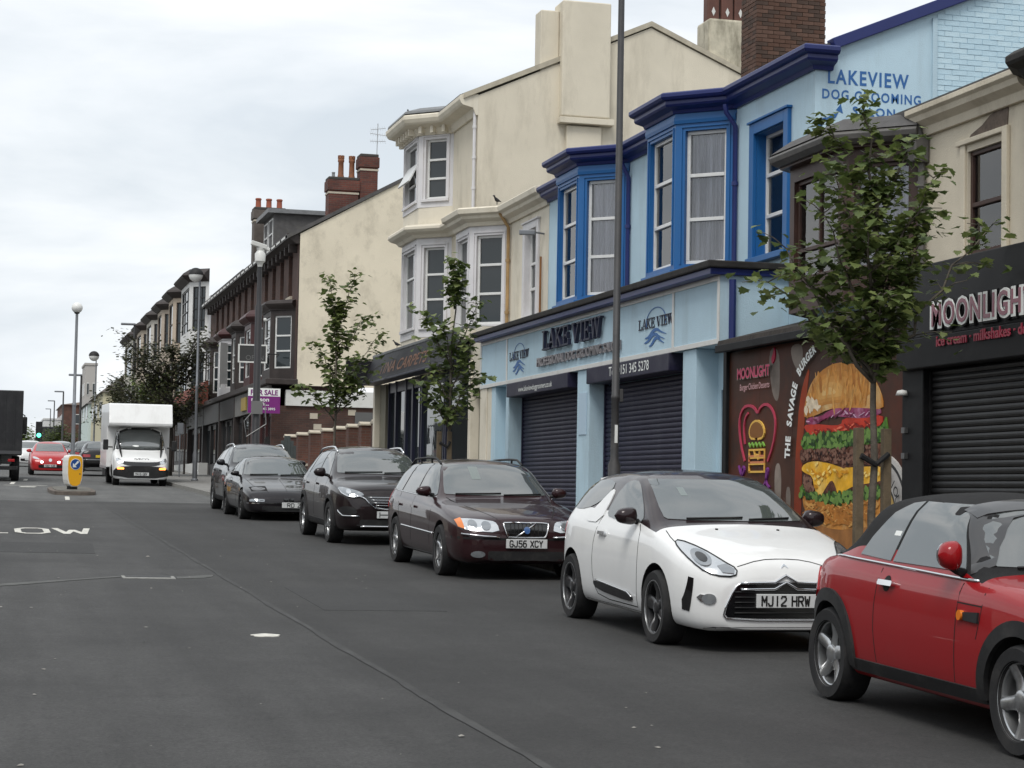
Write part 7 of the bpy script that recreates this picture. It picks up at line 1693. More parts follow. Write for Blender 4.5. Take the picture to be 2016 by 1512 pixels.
def box_van():
    P = paint('van_white', (.77, .775, .77)); W = mat('van_box_white', (.76, .765, .76), rough=.35, coat=.3, dirt=(.30, .28, .25), dscale=1.4, damt=.25, streak=.6)
    c = Car('box_van', 'white box van with overhead body and orange hazard lamps, on the road by the kerb', (5.26, 70.6, gz(70.6)), 0, dict(cat='van',
        L=2.35, cabin=(.92, 2.35), axles=(.98, 4.75), rw=.35, tw=.22, rimf=.6, paint=P, crease=.5, arch=1.12, ns=50, track=.93,
        zt=[(0, .70), (.04, .88), (.12, .98), (.3, 1.06), (.7, 1.19), (.92, 1.27), (1.0, 1.33), (1.25, 1.70), (1.45, 1.98), (1.6, 2.10), (2.35, 2.15)],
        zs=[(0, .65), (.1, .86), (.4, .97), (.9, 1.13), (1.4, 1.17), (2.35, 1.2)],
        w=[(0, .72), (.05, .84), (.15, .91), (.4, .97), (.9, 1.0), (2.35, 1.0)],
        wr=[(0, .55), (.5, .72), (.95, .86), (1.6, .80), (2.35, .80)], q=[(0, .6), (.9, .62), (1.2, .8), (1.5, .9), (2.35, .9)],
        zb=[(0, .24), (.2, .22), (2.35, .25)]))
    c.wheels((6, .1, .08, .03), mat('steel_grey', (.3, .3, .31), rough=.45, metal=.7))
    G = M_CGLASS
    c.patch('windscreen', smooth_poly([(-.78, 1.29), (.78, 1.29), (.84, 1.34), (.75, 1.98), (-.75, 1.98), (-.84, 1.34)], 1), 'f', G, off=.008)
    c.patch('windscreen_surround', smooth_poly([(-.86, 1.26), (.86, 1.26), (.91, 1.32), (.81, 2.06), (-.81, 2.06), (-.91, 1.32)], 1), 'f', M_GLOSSBLK, off=.003)
    c.patch('side_window', [(1.05, 1.24), (1.95, 1.24), (1.93, 1.95), (1.5, 1.92)], 'l', G, both=True, off=.008)
    c.patch('bumper', smooth_poly([(-.94, .28), (.94, .28), (.95, .60), (.6, .70), (-.6, .70), (-.95, .60)], 1), 'f', M_TRIM, off=.02, thick=.04)
    c.patch('grille', smooth_poly([(-.74, .90), (-.5, .84), (.5, .84), (.74, .90), (.66, .76), (.4, .70), (-.4, .70), (-.66, .76)], 1), 'f', M_GLOSSBLK, off=.012)
    t = MB(); put_text(t, 'IVECO', lambda a, b: (a, c.cast('f', a, .94)[0].y - .012, .905 + b), .10, width=.5, bold=.02); t.build('van_lettering', M_CHROME, c.t, world=False)
    c.patch('headlight', smooth_poly([(.60, .80), (.80, .78), (.89, .90), (.85, .99), (.68, .90)], 1), 'f', M_LAMP, off=.012, step=.05, both=True)
    HZ = mat('hazard_lit', (1, .3, .05), rough=.3, emit=(1.0, .28, .06), estr=2.2)
    for sx in (-.72, .72): c.patch('hazard_lamp', rrect(sx - .11, sx + .11, .575, .645, .025), 'f', HZ, off=.034, thick=.03, step=.05)
    c.plate('YN16 OBV', .42)
    for sx in (-1, 1):
        o = MB().box(sx * 1.12, sx * 1.30, 1.0, 1.12, 1.25, 1.62).build('door_mirror', M_TRIM, c.t, bevel=.03, world=False)
        MB().tube([(sx * .96, 1.12, 1.35), (sx * 1.15, 1.08, 1.35)], .025).build('mirror_arm', M_TRIM, o, world=False)
    c.patch('interior_papers', circle2(-.15, 1.40, .12, .03, 10), 'f', M_PAPER, off=.009, step=.05)
    c.wipers(1.0, [((-.6, 1.31), (.1, 1.33)), ((.12, 1.31), (.7, 1.33))])
    # box body with the sloping head over the cab
    w = 1.12; prof = [(2.05, .62), (6.05, .62), (6.05, 2.92), (1.30, 2.92), (1.14, 2.89), (.84, 2.22), (.86, 2.14), (1.0, 2.10), (2.05, 2.10)]
    MB().prism(prof, lambda a, b, d: (d, a, b), -w, w).build('box_body', W, c.t, bevel=.025, world=False, seg=3)
    for sx in (-1, 1):
        MB().box(sx * w - .012, sx * w + .012, 2.2, 6.0, .56, .66).build('side_rail', mat('alu_rail', (.45, .46, .47), rough=.4, metal=.8), c.t, world=False)
        MB().box(sx * (w - .02), sx * (w + .006), 2.3, 4.2, .30, .55).build('side_guard', M_TRIM, c.t, world=False)
    MB().box(-.45, .45, .9, 5.9, .42, .56).build('chassis', M_UNDER, c.t, world=False)
    return c
def lorry():
    t = thing('lorry', 'dark box lorry driving away at the left edge', 'lorry', (-.02, 74.0, gz(74.0)), (math.atan(GRADE), 0, 0))
    BK = mat('lorry_black', (.012, .012, .014), rough=.42, dirt=(.05, .05, .05), dscale=2, damt=.5)
    b = lambda n, m, *a, bev=.015: MB().box(*a).build(n, m, t, bevel=bev, world=False)
    body = b('box_body', BK, -1.25, 1.22, 0, 6.2, .95, 3.32, bev=.03)
    for i in range(7): MB().box(-1.1 + i * .33, -1.04 + i * .33, -.02, .0, 1.05, 3.2).build('rear_rib', BK, body, world=False)
    MB().box(-1.2, 1.18, -.03, 0, 1.0, 1.12).build('rear_sill', mat('lorry_grey', (.06, .06, .065), rough=.6), body, world=False)
    b('under_run_bar', M_TRIM, -1.1, 1.1, .05, .2, .42, .56)
    b('chassis', M_UNDER, -.5, .5, .1, 8, .6, .94)
    CW = mat('lorry_cab', (.38, .39, .40), rough=.35, coat=.6)
    pr = [(6.35, .55), (8.3, .55), (8.4, 1.3), (8.15, 2.6), (7.9, 2.72), (6.35, 2.72)]
    cab = MB().prism(pr, lambda a, c, d: (d, a, c), -1.15, 1.15).build('cab', CW, t, bevel=.06, world=False)
    MB().prism([(7.0, 1.55), (8.0, 1.55), (7.95, 2.35), (7.0, 2.35)], lambda a, c, d: (d, a, c), 1.14, 1.16).build('cab_window', M_CGLASS, cab, world=False)
    m = MB().box(1.32, 1.52, 7.95, 8.1, 1.75, 2.45).build('door_mirror', M_TRIM, t, bevel=.05, world=False)
    MB().tube([(1.15, 8.0, 2.5), (1.30, 8.0, 2.56), (1.42, 8.0, 2.5), (1.42, 8.0, 2.4)], .025).build('mirror_arm', M_TRIM, m, world=False)
    fn = lambda a, c, h: (h, a, c)
    ty = MB().lathe([(.26, 0), (.27, -.01), (.44, 0), (.46, .04), (.46, .25), (.44, .28), (.26, .28)], fn, 28, True).mesh('tyre', M_TYRE, 40)
    rm = MB().lathe([(.001, .10), (.10, .08), (.12, .12), (.22, .14), (.27, .0), (.27, .26)], fn, 24).mesh('rim', M_ALLOY, 40)
    for y in (1.3, 7.2):
        for sx in (-1, 1):
            w = mesh_obj('wheel', ty, None, t, False); w.location = (sx * 1.15, y, .46)
            if sx > 0: w.rotation_euler = (0, 0, math.pi)
            mesh_obj('rim', rm, None, w, False)
    for sx in (-1, 1): b('tail_light', M_REDLENS, sx * .85 - .12, sx * .85 + .12, -.01, .05, .72, .82)
car_red(); car_white(); car_estate(); car_crossover(); car_coupe(); car_suv(); box_van(); lorry(); traffic()
# ------------------------------------------------------------------ trees
def leaf_mat(name, c1, c2, c3):
    if name in MATS: return MATS[name]
    m = bpy.data.materials.new(name); m.use_nodes = True; nt = m.node_tree; b = nt.nodes['Principled BSDF']; N = nt.nodes.new; L = nt.links.new
    g = N('ShaderNodeNewGeometry'); rp = N('ShaderNodeValToRGB'); e = rp.color_ramp.elements
    e[0].position = 0; e[0].color = (*c1, 1); e[1].position = 1; e[1].color = (*c3, 1); q = e.new(.55); q.color = (*c2, 1)
    L(g.outputs['Random Per Island'], rp.inputs[0]); L(rp.outputs[0], b.inputs['Base Color']); b.inputs['Roughness'].default_value = .5
    tr = N('ShaderNodeBsdfTranslucent'); mx = N('ShaderNodeMixShader'); mx.inputs[0].default_value = .35; L(rp.outputs[0], tr.inputs[0])
    L(b.outputs[0], mx.inputs[1]); L(tr.outputs[0], mx.inputs[2]); L(mx.outputs[0], nt.nodes['Material Output'].inputs[0]); MATS[name] = m; return m
M_LEAF = leaf_mat('maple_leaf', (.066, .098, .030), (.125, .17, .050), (.19, .225, .072))
M_LEAFDK = leaf_mat('copper_leaf', (.032, .038, .018), (.054, .058, .028), (.088, .090, .040))
M_BARK = mat('bark', (.105, .09, .072), rough=.9, var=.3, vscale=12, bump=.6, bscale=40)
M_BARKDK = mat('bark_dark', (.05, .042, .036), rough=.9, var=.3, vscale=8, bump=.5)
LOBES = [(0, 0), (.20, .06), (.46, .10), (.40, .30), (.56, .52), (.34, .58), (.26, .80), (.12, .80), (0, 1.0)]
LOBES = LOBES + [(-x, y) for x, y in LOBES[-2:0:-1]]
def leaves(mb, p, n, spread, size, r, small=False):
    for _ in range(n):
        o = Vector((r.gauss(0, spread), r.gauss(0, spread), r.gauss(0, spread * .8))); s = size * r.uniform(.6, 1.25); a = r.uniform(0, 6.28)
        tip = Vector((math.cos(a), math.sin(a), r.uniform(-.75, .25))).normalized(); side = tip.cross(Vector((r.uniform(-.4, .4), r.uniform(-.4, .4), 1))).normalized(); up = side.cross(tip)
        c = p + o
        if small:
            mb.add([c, c + (tip * .5 + side * .32) * s, c + tip * s, c + (tip * .5 - side * .32) * s], [(0, 1, 2, 3)])
        else:
            vs = [c + tip * (y * s) + side * (x * s) + up * (s * (.22 * abs(x) - .18 * y * y)) for x, y in LOBES]; mb.add(vs, [list(range(len(vs)))])
def curve_pts(a, b, sag, n=7, r=None, wob=.03):
    a, b = Vector(a), Vector(b); out = []
    for k in range(n):
        t = k / (n - 1); p = a.lerp(b, t); p.z += sag * math.sin(math.pi * t)
        if r and 0 < k < n - 1: p += Vector((r.gauss(0, wob), r.gauss(0, wob), r.gauss(0, wob)))
        out.append(p)
    return out
def street_tree(label, x, y, fork, top, tips, seed, per=9, size=.14, spread=.13, r0=.045, leaf=None, bark=None, small=False, stake=None, twigs=3, lean=(0, 0), zb=None, fill=0, group='young street trees'):
    """tips: (dx, dy, z) ends of the main branches; leaves sit along the outer part of each branch and its twigs."""
    r = random.Random(seed); zb = gz(y) + .13 if zb is None else zb; t = thing('street_tree', label, 'tree', (x, y, zb), group=group)
    tr = MB(); stem = curve_pts((x, y, zb - .1), (x + lean[0], y + lean[1], top), 0, 9, r, .015)
    tr.tube(stem, [r0 * (1 - .78 * k / 8) for k in range(9)], 8); cr = MB()
    def on_stem(z):
        u = (z - zb) / (top - zb); return stem[0].lerp(stem[-1], max(0, min(1, u)))
    T = [(dx, dy, z) for dx, dy, z in tips]
    for dx, dy, z in T + [(lean[0], lean[1], top + .02)]:
        end = Vector((x + dx, y + dy, z)); st = on_stem(max(fork, min(top - .3, z - .35 - .75 * math.hypot(dx, dy) - r.uniform(0, .2)))); d = (end - st).length
        pts = curve_pts(st, end, .10 * d * r.uniform(.2, 1) * (-1 if z > fork + 1 else 1), 8, r, .02 * d); rr = r0 * .45
        tr.tube(pts, [max(.005, rr * (1 - .85 * k / 7)) for k in range(8)], 6)
        for k in range(2, 8):
            leaves(cr, pts[k], max(1, int(per * (.35 + .65 * k / 7))), spread * (.75 + .35 * r.random()), size, r, small)
            for _ in range(twigs if k > 2 else 1):
                a = r.uniform(0, 6.28); l = r.uniform(.12, .30) * min(1.3, d) * (.55 if z > top - .05 else 1); q = pts[k] + Vector((math.cos(a) * l, math.sin(a) * l, r.uniform(-.12, .32) * l * 2))
                tr.tube([pts[k], (pts[k] + q) / 2 + Vector((0, 0, .02)), q], [.006, .005, .003], 5); leaves(cr, q, int(per * .8), spread * .8, size, r, small); leaves(cr, (pts[k] + q) / 2, int(per * .3), spread * .6, size, r, small)
    for _ in range(fill):
        z = r.uniform(fork + .25, top - .2); a = r.uniform(0, 6.28); q = on_stem(z) + Vector((math.cos(a), math.sin(a), 0)) * abs(r.gauss(0, .28)); leaves(cr, q, per, spread * 1.2, size, r, small)
    tr.build('trunk', bark or M_BARK, t, smooth=True)
    c = cr.mesh('crown', leaf or M_LEAF, normals=False); o = mesh_obj('crown', c, None, t); tag(o, kind='stuff')
    if stake:
        WD = mat('stake_wood', (.12, .09, .055), rough=.85, var=.25, vscale=10, bump=.3)
        for dx, dy in stake[0]: MB().box(x + dx - .04, x + dx + .04, y + dy - .04, y + dy + .04, zb - .05, stake[1]).build('stake', WD, t, bevel=.006)
        mb = MB(); z = stake[2]; mb.tube([(x + stake[0][0][0], y + stake[0][0][1] - .05, z), (x, y - .06, z - .08), (x + stake[0][-1][0], y + stake[0][-1][1] - .05, z + .02)], .028, 6); mb.build('tree_tie', M_TYRE, t)
def trees():
    r = random.Random(5)
    t3 = [(-1.12, -.1, 3.60), (-.86, .1, 3.95), (-.62, -.2, 4.25), (-.44, .1, 5.18), (-.16, -.1, 5.34), (.40, .1, 5.02), (.50, -.2, 4.65), (1.18, .0, 4.22), (.48, .2, 4.25), (.28, -.2, 3.70), (-.42, .3, 3.3), (-.1, -.4, 3.5), (.2, .4, 4.1), (-.3, -.4, 4.2), (.22, -.4, 3.9), (-.55, -.3, 4.6), (.12, .2, 4.7), (.25, .3, 3.3), (0, -.2, 3.05), (-.7, .2, 3.75), (.45, .0, 4.35), (-.25, .3, 3.2)]
    street_tree('leafy maple in front of the burger hoarding, tallest in the picture', 8.03, 17.0, 2.75, 4.55, t3, 21, per=7, size=.105, spread=.08, r0=.05, stake=([(-.16, -.02), (.14, .02)], 2.28, 2.02), fill=18, twigs=2)
    t2 = [(-.42, 0, 4.75), (-.36, .1, 4.05), (.12, 0, 5.80), (.50, -.1, 5.02), (.55, .1, 3.75), (-.48, -.1, 3.55), (.2, .3, 4.4), (-.15, -.3, 4.6), (.35, -.2, 4.3), (-.1, .3, 3.5), (.15, -.3, 3.3), (0, 0, 5.3)]
    street_tree('slim young maple in front of the carpet shop and blue fascia', 7.98, 34.6, 2.75, 5.5, t2, 22, per=6, size=.125, spread=.08, r0=.042, stake=([(-.14, 0), (.05, 0)], 2.70, 2.5), twigs=2, lean=(.12, 0))
    t1 = [(-.20, 0, 6.62), (.42, .1, 6.78), (1.0, -.1, 5.35), (.68, .1, 5.80), (-.80, 0, 4.05), (-.40, .2, 5.05), (.35, -.2, 4.15), (0, .3, 4.6), (-.2, -.3, 4.3), (.2, .2, 5.4), (-.1, -.1, 5.6), (.4, -.3, 4.7), (.9, .1, 4.5), (.1, 0, 6.1)]
    street_tree('young maple with two upright spires, in front of the cream gable', 8.0, 46.6, 3.3, 5.9, t1, 23, per=6, size=.15, spread=.09, r0=.045, twigs=2)
    tt = [(r.uniform(-2.2, 1.5), r.uniform(-1.8, 1.8), r.uniform(5.0, 8.3)) for _ in range(30)]
    street_tree('dark-leaved street tree beyond the white box van', 7.5, 85.0, 4.2, 7.6, tt, 24, per=13, size=.20, spread=.26, r0=.13, leaf=M_LEAFDK, bark=M_BARKDK, small=True, twigs=2, group='dark street trees')
    tt = [(r.uniform(-1.4, 1.6), r.uniform(-1.6, 1.6), r.uniform(5.2, 7.5)) for _ in range(22)]
    street_tree('second dark-leaved street tree, farther up behind the van roof', 6.9, 108.0, 4.6, 7.4, tt, 25, per=12, size=.22, spread=.28, r0=.12, leaf=M_LEAFDK, bark=M_BARKDK, small=True, twigs=2, group='dark street trees')
    tt = [(r.uniform(-1.3, 1.3), r.uniform(-1.3, 1.3), r.uniform(4.9, 7.2)) for _ in range(14)]
    street_tree('small green street tree just behind the white box van', 7.6, 97, 4.2, 6.8, tt, 26, per=10, size=.2, spread=.22, r0=.08, small=True, twigs=2, group='dark street trees')
    tt = [(r.uniform(-1.8, 1.8), r.uniform(-1.8, 1.8), r.uniform(5.6, 8.0)) for _ in range(16)]
    street_tree('small pale green tree far up the street beyond the red hatchback', 7.0, 205, 5.0, 7.6, tt, 27, per=12, size=.3, spread=.35, r0=.12, small=True, twigs=2, leaf=leaf_mat('pale_leaf', (.05, .08, .02), (.08, .11, .03), (.12, .15, .05)), group='trees far up the street')
    tt = [(r.uniform(-5, 5), r.uniform(-3, 3), r.uniform(8.5, 13.5)) for _ in range(26)]
    street_tree('round green tree in the far distance above the lorry mirror', 4.0, 400, 9.0, 13, tt, 28, per=14, size=.7, spread=1.0, r0=.3, small=True, twigs=2, group='trees far up the street', zb=gz(400))
trees()
# ------------------------------------------------------------------ posts, lamps, signs
M_POST = mat('post_grey', (.060, .060, .062), rough=.55, metal=.3, var=.15, dirt=(.12, .11, .10), dscale=4, damt=.4)
M_POST2 = mat('post_galvanised', (.20, .21, .225), rough=.5, metal=.5, var=.12)
M_GLOBE = mat('lamp_opal', (.70, .70, .68), rough=.35)
def lathe_at(x, y): return lambda a, b, h: (x + a, y + b, h)
def furniture():
    z = lambda y: gz(y) + .13
    # tall column in front of the salon
    x, y = 8.03, 24.9; t = thing('street_lamp', 'tall dark lamp column standing in front of the salon shutters', 'street lamp', (x, y, z(y)))
    MB().lathe([(.001, z(y) - .05), (.11, z(y) - .05), (.115, z(y) + .02), (.085, z(y) + .05), (.085, z(y) + 1.3), (.055, z(y) + 1.38), (.052, 2.88), (.056, 2.885), (.056, 2.93), (.050, 2.94), (.040, 9.6), (.001, 9.6)], lathe_at(x, y), 16).build('column', M_POST, t, smooth=40)
    MB().box(x - .02, x + .02, y - .058, y - .053, 2.30, 2.54).build('number_label', M_PAPER, t)
    MB().box(x + .05, x + .10, y - .03, y + .03, 2.85, 3.02).build('bracket', M_POST, t, bevel=.005)
    MB().tube([(x, y, 9.5), (x - .3, y, 9.8), (x - 1.0, y, 9.9)], .03).build('lamp_arm', M_POST, t, smooth=True)
    MB().box(x - 1.6, x - .95, y - .12, y + .12, 9.84, 9.96).build('lamp_head', M_POST2, t, bevel=.03)
    # traffic island with keep-left bollard and globe lamp
    x0, x1, y0, y1 = 1.78, 3.10, 57.4, 63.2; ip = smooth_poly([(x0, y0 + .5), (x0 + .4, y0), (x1 - .4, y0), (x1, y0 + .5), (x1, y1 - .5), (x1 - .4, y1), (x0 + .4, y1), (x0, y1 - .5)], 1)
    t = thing('traffic_island', 'low kerbed traffic island under the keep-left bollard', 'traffic island', (2.45, 60, gz(60)))
    MB().prism(ip, lambda a, b, d: (a, b, gz(b) + d), -.05, .11).build('kerb', mat('island_kerb', (.12, .10, .085), rough=.9, var=.4, vscale=3, bump=.4), t, bevel=.02)
    MB().prism([(2.45 + (a - 2.45) * .8, 60.3 + (b - 60.3) * .92) for a, b in ip], lambda a, b, d: (a, b, gz(b) + d), .10, .125).build('infill', mat('island_infill', (.13, .125, .11), rough=.95, var=.4, vscale=3, bump=.6), t)
    t = thing('keep_left_bollard', 'white and yellow bollard with a blue keep-left arrow disc', 'bollard', (2.42, 59.2, gz(59.2) + .12), (0, 0, R(24)))
    sh = smooth_poly([(-.17, .08), (.17, .08), (.255, .35), (.265, .80), (.235, .98), (.12, 1.02), (-.12, 1.02), (-.235, .98), (-.265, .80), (-.255, .35)], 1)
    MB().prism(sh, lambda a, b, d: (a, d, b), -.16, .16).build('shell', mat('bollard_white', (.68, .68, .66), rough=.35), t, bevel=.03, world=False, seg=3)
    yp = smooth_poly([(-.14, .11), (.14, .11), (.22, .36), (.23, .78), (.20, .95), (.1, .99), (-.1, .99), (-.20, .95), (-.23, .78), (-.22, .36)], 1)
    MB().prism(yp, lambda a, b, d: (a, d, b), -.172, -.158).build('yellow_front', mat('bollard_yellow', (.80, .40, .015), rough=.35), t, world=False)
    MB().prism(circle2(0, .74, .165, n=28), lambda a, b, d: (a, d, b), -.178, -.170).build('disc_rim', M_PAPER, t, world=False)
    MB().prism(circle2(0, .74, .15, n=28), lambda a, b, d: (a, d, b), -.183, -.176).build('disc', mat('sign_blue_disc', (.012, .065, .26), rough=.35), t, world=False)
    ar = MB(); ar.prism(stroke([(.085, .825), (-.02, .72)], .05), lambda a, b, d: (a, d, b), -.188, -.182); ar.prism([(-.09, .65), (-.085, .775), (.035, .655)], lambda a, b, d: (a, d, b), -.1885, -.182); ar.build('arrow', M_PAPER, t, world=False)
    MB().prism(circle2(.15, .46, .02, n=10), lambda a, b, d: (a, d, b), -.178, -.17).build('lock', M_POST, t, world=False)
    MB().box(-.12, .12, -.1, .1, -.02, .09).build('foot', M_TRIM, t, world=False)
    def globe_lamp(label, x, y, top, dark=False, arm=0, r=.17, base=None):
        b = gz(y) + .12 if base is None else base
        t = thing('street_lamp', label, 'street lamp', (x, y, b), group='globe street lamps'); h = top - b
        MB().lathe([(.001, b - .05), (.14, b - .05), (.14, b + .05), (.095, b + .1), (.09, b + 1.0), (.062, b + 1.15), (.058, b + h * .45), (.068, b + h * .452), (.068, b + h * .465), (.05, b + h * .47), (.042, top - r * .8), (.001, top - r * .8)], lathe_at(x, y), 14).build('column', M_POST2, t, smooth=40)
        cx = x - arm
        if arm: MB().tube([(x, y, top - .25), (x - .1, y, top + .0), (cx, y, top + .02)], .03).build('lamp_arm', M_POST, t)
        n = 12; pf = [(r * math.sin(math.pi * k / n), top - r * math.cos(math.pi * k / n)) for k in range(n + 1)]; pf[0] = (.001, pf[0][1]); pf[-1] = (.001, pf[-1][1])
        if dark:
            MB().lathe(pf[:7], lathe_at(cx, y), 20).build('globe', M_GLOBE, t, smooth=True); MB().lathe([(a * 1.05, b_ + .01) for a, b_ in pf[6:]], lathe_at(cx, y), 20).build('lamp_hood', M_TRIM, t, smooth=True)
        else: MB().lathe(pf, lathe_at(cx, y), 20).build('globe', M_GLOBE, t, smooth=True); MB().lathe([(.001, top - r * 1.15), (.07, top - r * 1.1), (.09, top - r * .85), (.001, top - r * .85)], lathe_at(cx, y), 14).build('collar', M_TRIM, t, smooth=40)
    globe_lamp('white globe lamp on a tall grey column on the traffic island', 2.54, 62.5, 7.13)
    globe_lamp('lamp column with a large half-dark globe, on the pavement past the parked cars', 7.62, 75.5, 9.72, True, .16, .27)
    globe_lamp('half-dark globe lamp beyond the dark street trees', 7.3, 144, 10.9, True, .16, .36)
    # slim lamp columns in the distance
    for lab, x, y, top in (('slim lamp column just right of the island globe lamp', 5.25, 120, 8.15), ('slim lamp column above the distant red brick house', 6.0, 170, 9.45), ('slim lamp column above the distant white shop', 7.15, 230, 11.15), ('farthest slim lamp column, left of the others', 8.8, 300, 12.85), ('slim lamp column with white head above the dark tree', 7.6, 110, 10.5)):
        t = thing('street_lamp', lab, 'street lamp', (x, y, gz(y)), group='slim distant lamp columns'); MB().tube([(x, y, gz(y)), (x, y, top)], [.085, .06], 8).build('column', M_POST, t); MB().box(x - .75, x + .05, y - .12, y + .12, top - .02, top + .10).build('lamp_head', M_POST2, t, bevel=.04)
    # camera mast
    x, y = 7.93, 60.5; b = z(y); t = thing('camera_mast', 'black surveillance camera mast in front of the dark brick building', 'camera mast', (x, y, b)); K = mat('mast_black', (.022, .022, .025), rough=.5, var=.2)
    MB().lathe([(.001, b), (.16, b), (.16, b + 1.2), (.115, b + 1.3), (.11, 7.2), (.075, 7.3), (.07, 8.5), (.001, 8.5)], lathe_at(x, y), 14).build('column', K, t, smooth=40)
    WC = mat('camera_white', (.62, .62, .60), rough=.4)
    hd = MB().lathe([(.001, 8.45), (.07, 8.45), (.09, 8.55), (.16, 8.62), (.17, 8.85), (.10, 8.95), (.12, 9.05), (.001, 9.08)], lathe_at(x, y), 16).build('camera_head', WC, t, smooth=40)
    MB().obox((x - .05, y - .05, 9.12), (1, .2, -.25), (0, 1, 0), (.25, 0, 1), .26, .08, .07).build('camera', WC, hd, bevel=.02); MB().obox((x + .16, y, 9.05), (1, 0, -.5), (0, 1, 0), (.5, 0, 1), .14, .07, .05).build('sun_shield', WC, hd, bevel=.02)
    MB().lathe([(.001, 6.75), (.05, 6.78), (.055, 6.85), (.001, 6.88)], lathe_at(x + .2, y), 10).build('small_sensor', WC, t, smooth=True)
    cb = MB(); cb.tube([(x - .35, y - .1, 3.7), (x - .1, y - .15, 4.0), (x + .25, y - .1, 4.25), (x + .3, y - .1, 3.6), (x - .3, y - .12, 3.2), (x - .38, y - .1, 3.7)], .018, 6); cb.box(x - .17, x + .17, y - .17, y - .1, 3.9, 4.3); cb.build('cable_bracket', mat('bracket_grey', (.2, .2, .2), rough=.5, metal=.5), t)
    # shop signs on the brick building
    PU = mat('sale_purple', (.165, .012, .16), rough=.45)
    t = thing('sale_board', 'purple and white FOR SALE board on the corner of the dark brick building', 'sign', (9.3, 68.6, 4.2)); f = face_y(68.6, 8.70, 9.82, 4.2, 5.2)
    MB().box(8.70, 9.82, 68.6, 68.63, 4.25, 4.84).build('lower_panel', PU, t); MB().box(8.70, 9.82, 68.595, 68.635, 4.84, 5.12).build('upper_panel', M_PAPER, t)
    lettering(t, f, 'FOR SALE', .56, 4.885, .25, .95, PU, d=.012, bold=.03); lettering(t, f, 'reason', .42, 4.66, .20, .62, M_PAPER, d=.012, bold=.02); lettering(t, f, 'avon...', .42, 4.52, .20, .62, M_PAPER, d=.012, bold=.02); lettering(t, f, '0151 345 3895', .55, 4.36, .12, .8, M_PAPER, d=.012, bold=.01)
    MB().box(9.40, 9.46, 68.64, 69.3, 4.5, 4.56).build('bracket', M_TRIM, t)
    t = thing('open_sign', 'dark framed hanging sign reading OPEN, on the dark brick building', 'sign', (8.87, 69, 6)); f = face_y(69.0, 8.38, 9.36, 6.0, 6.7)
    MB().box(8.38, 9.36, 69.0, 69.05, 6.04, 6.65).build('board', mat('chalk_black', (.030, .030, .030), rough=.6), t); mb = MB()
    for a in ((8.36, 9.38, 6.62, 6.67), (8.36, 9.38, 6.02, 6.07)): mb.box(a[0], a[1], 68.985, 69.06, a[2], a[3])
    for a in (8.36, 9.33): mb.box(a, a + .05, 68.986, 69.059, 6.07, 6.62)
    mb.build('frame', M_WTRIM, t); lettering(t, f, 'OPEN', .56, 6.12, .24, .62, mat('chalk_grey', (.12, .12, .12), rough=.7), d=.006); MB().tube([(9.36, 69.03, 6.35), (9.8, 69.03, 6.35), (9.9, 70.4, 6.35)], .02).build('bracket', M_TRIM, t)
    # small things on the pavement
    t = thing('warning_sign', 'dark triangular folding sign on the pavement behind the grey parked car', 'sign', (7.8, 56.8, z(56.8))); mb = MB(); mb.prism([(-.34, 0), (.34, 0), (.05, 1.68), (-.05, 1.68)], lambda a, b, d: (7.78 + a, 56.8 + d, z(56.8) + b), -.02, .02); mb.build('sign_face', M_TRIM, t); MB().box(7.60, 7.96, 57.2, 57.24, z(57), z(57) + 1.2).build('back_leg', M_TRIM, t)
    x, y = 7.73, 83.0; t = thing('parking_sign', 'thin post with a small parking plate, by the dark tree trunk', 'sign', (x, y, z(y))); MB().tube([(x, y, z(y) - .1), (x, y, 4.3)], .03).build('post', M_POST2, t); MB().box(x - .12, x + .12, y - .05, y - .035, 3.85, 4.3).build('plate', M_POST2, t)
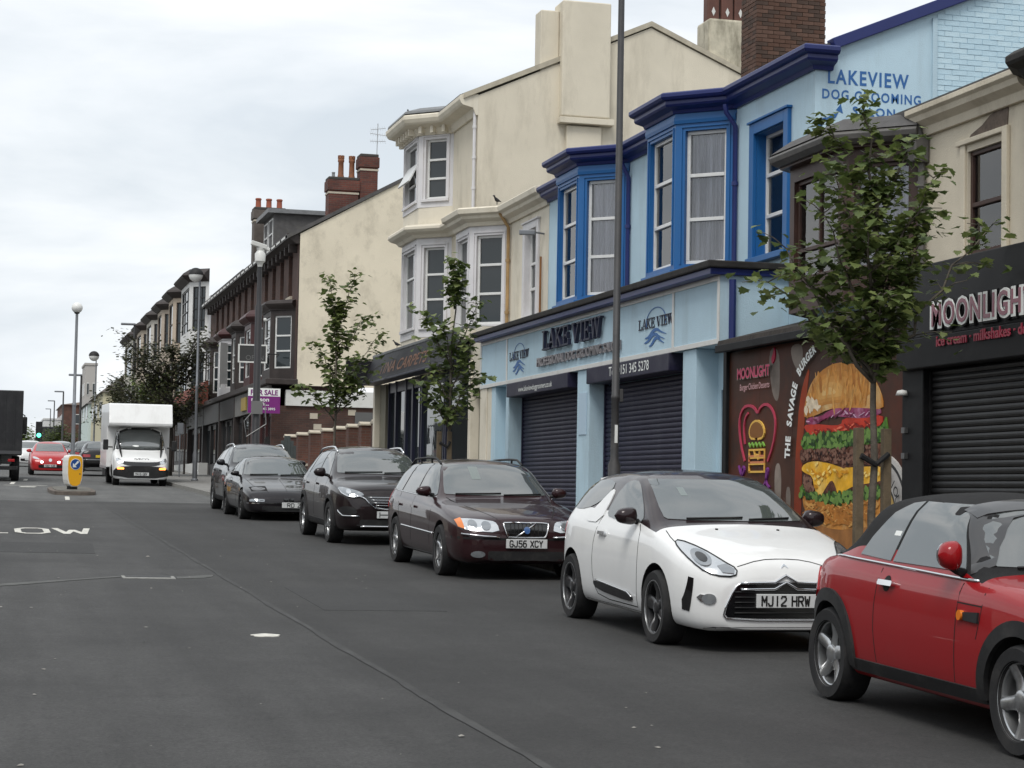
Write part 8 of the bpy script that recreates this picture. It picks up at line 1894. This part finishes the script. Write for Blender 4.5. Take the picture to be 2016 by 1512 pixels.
    x, y = 3.0, 125; t = thing('traffic_light', 'distant traffic light showing green, between the lorry and the red hatchback', 'traffic light', (x, y, gz(y))); MB().tube([(x, y, gz(y)), (x, y, 5.4)], .07).build('post', M_TRIM, t); MB().box(x - .2, x + .2, y - .35, y - .1, 4.35, 5.5).build('head', M_TRIM, t, bevel=.03)
    MB().lathe([(.001, .02), (.12, .01), (.13, 0)], lambda a, b, h: (x + a, y - .36 - h, 4.66 + b), 14).build('green_lamp', mat('green_lit', (.1, .8, .5), rough=.3, emit=(.1, 1.0, .62), estr=2.5), t)
    # security camera and birds
    t = thing('security_camera', 'small bracket camera beside the cream house window', 'camera', (10.3, 37.2, 6.75)); MB().tube([(10.5, 37.3, 6.75), (10.22, 37.3, 6.78)], .02).build('arm', M_POST2, t); MB().obox((10.15, 37.3, 6.76), (1, -.3, 0), (.3, 1, 0), ZU, .16, .05, .05).build('body', M_POST2, t, bevel=.015)
    for lab, x, y, zz, a in (('dark bird standing on the tall cream house bay cornice', 9.55, 46.1, 10.62, .3), ('small bird perched on the cornice corner of the lower cream house', 10.2, 39.95, 7.68, 2.0), ('bird sitting on the carpet shop fascia', 9.43, 46.4, 5.05, 1.2)):
        t = thing('pigeon', lab, 'bird', (x, y, zz), (0, 0, a), 'birds on the ledges'); mb = MB(); rows = []
        for (py, pz, w, h) in ((-.16, .10, .012, .008), (-.10, .115, .03, .02), (-.02, .13, .055, .055), (.05, .155, .05, .06), (.09, .20, .032, .04), (.11, .245, .03, .035), (.135, .255, .026, .026), (.155, .25, .008, .008), (.185, .245, .003, .003)):
            w, h, py, pz = w * .7, h * .7, py * .7, pz * .7; rows.append([(w * math.cos(q), py, pz + h * math.sin(q)) for q in [2 * math.pi * k / 10 for k in range(11)]])
        mb.sheet(rows); mb.tube([(-.015, .0, .08), (-.015, .0, .0)], .005, 5); mb.tube([(.015, .0, .08), (.015, .0, .0)], .005, 5); mb.build('bird_body', mat('bird_grey', (.022, .022, .025), rough=.7), t, smooth=True, world=False)
furniture()
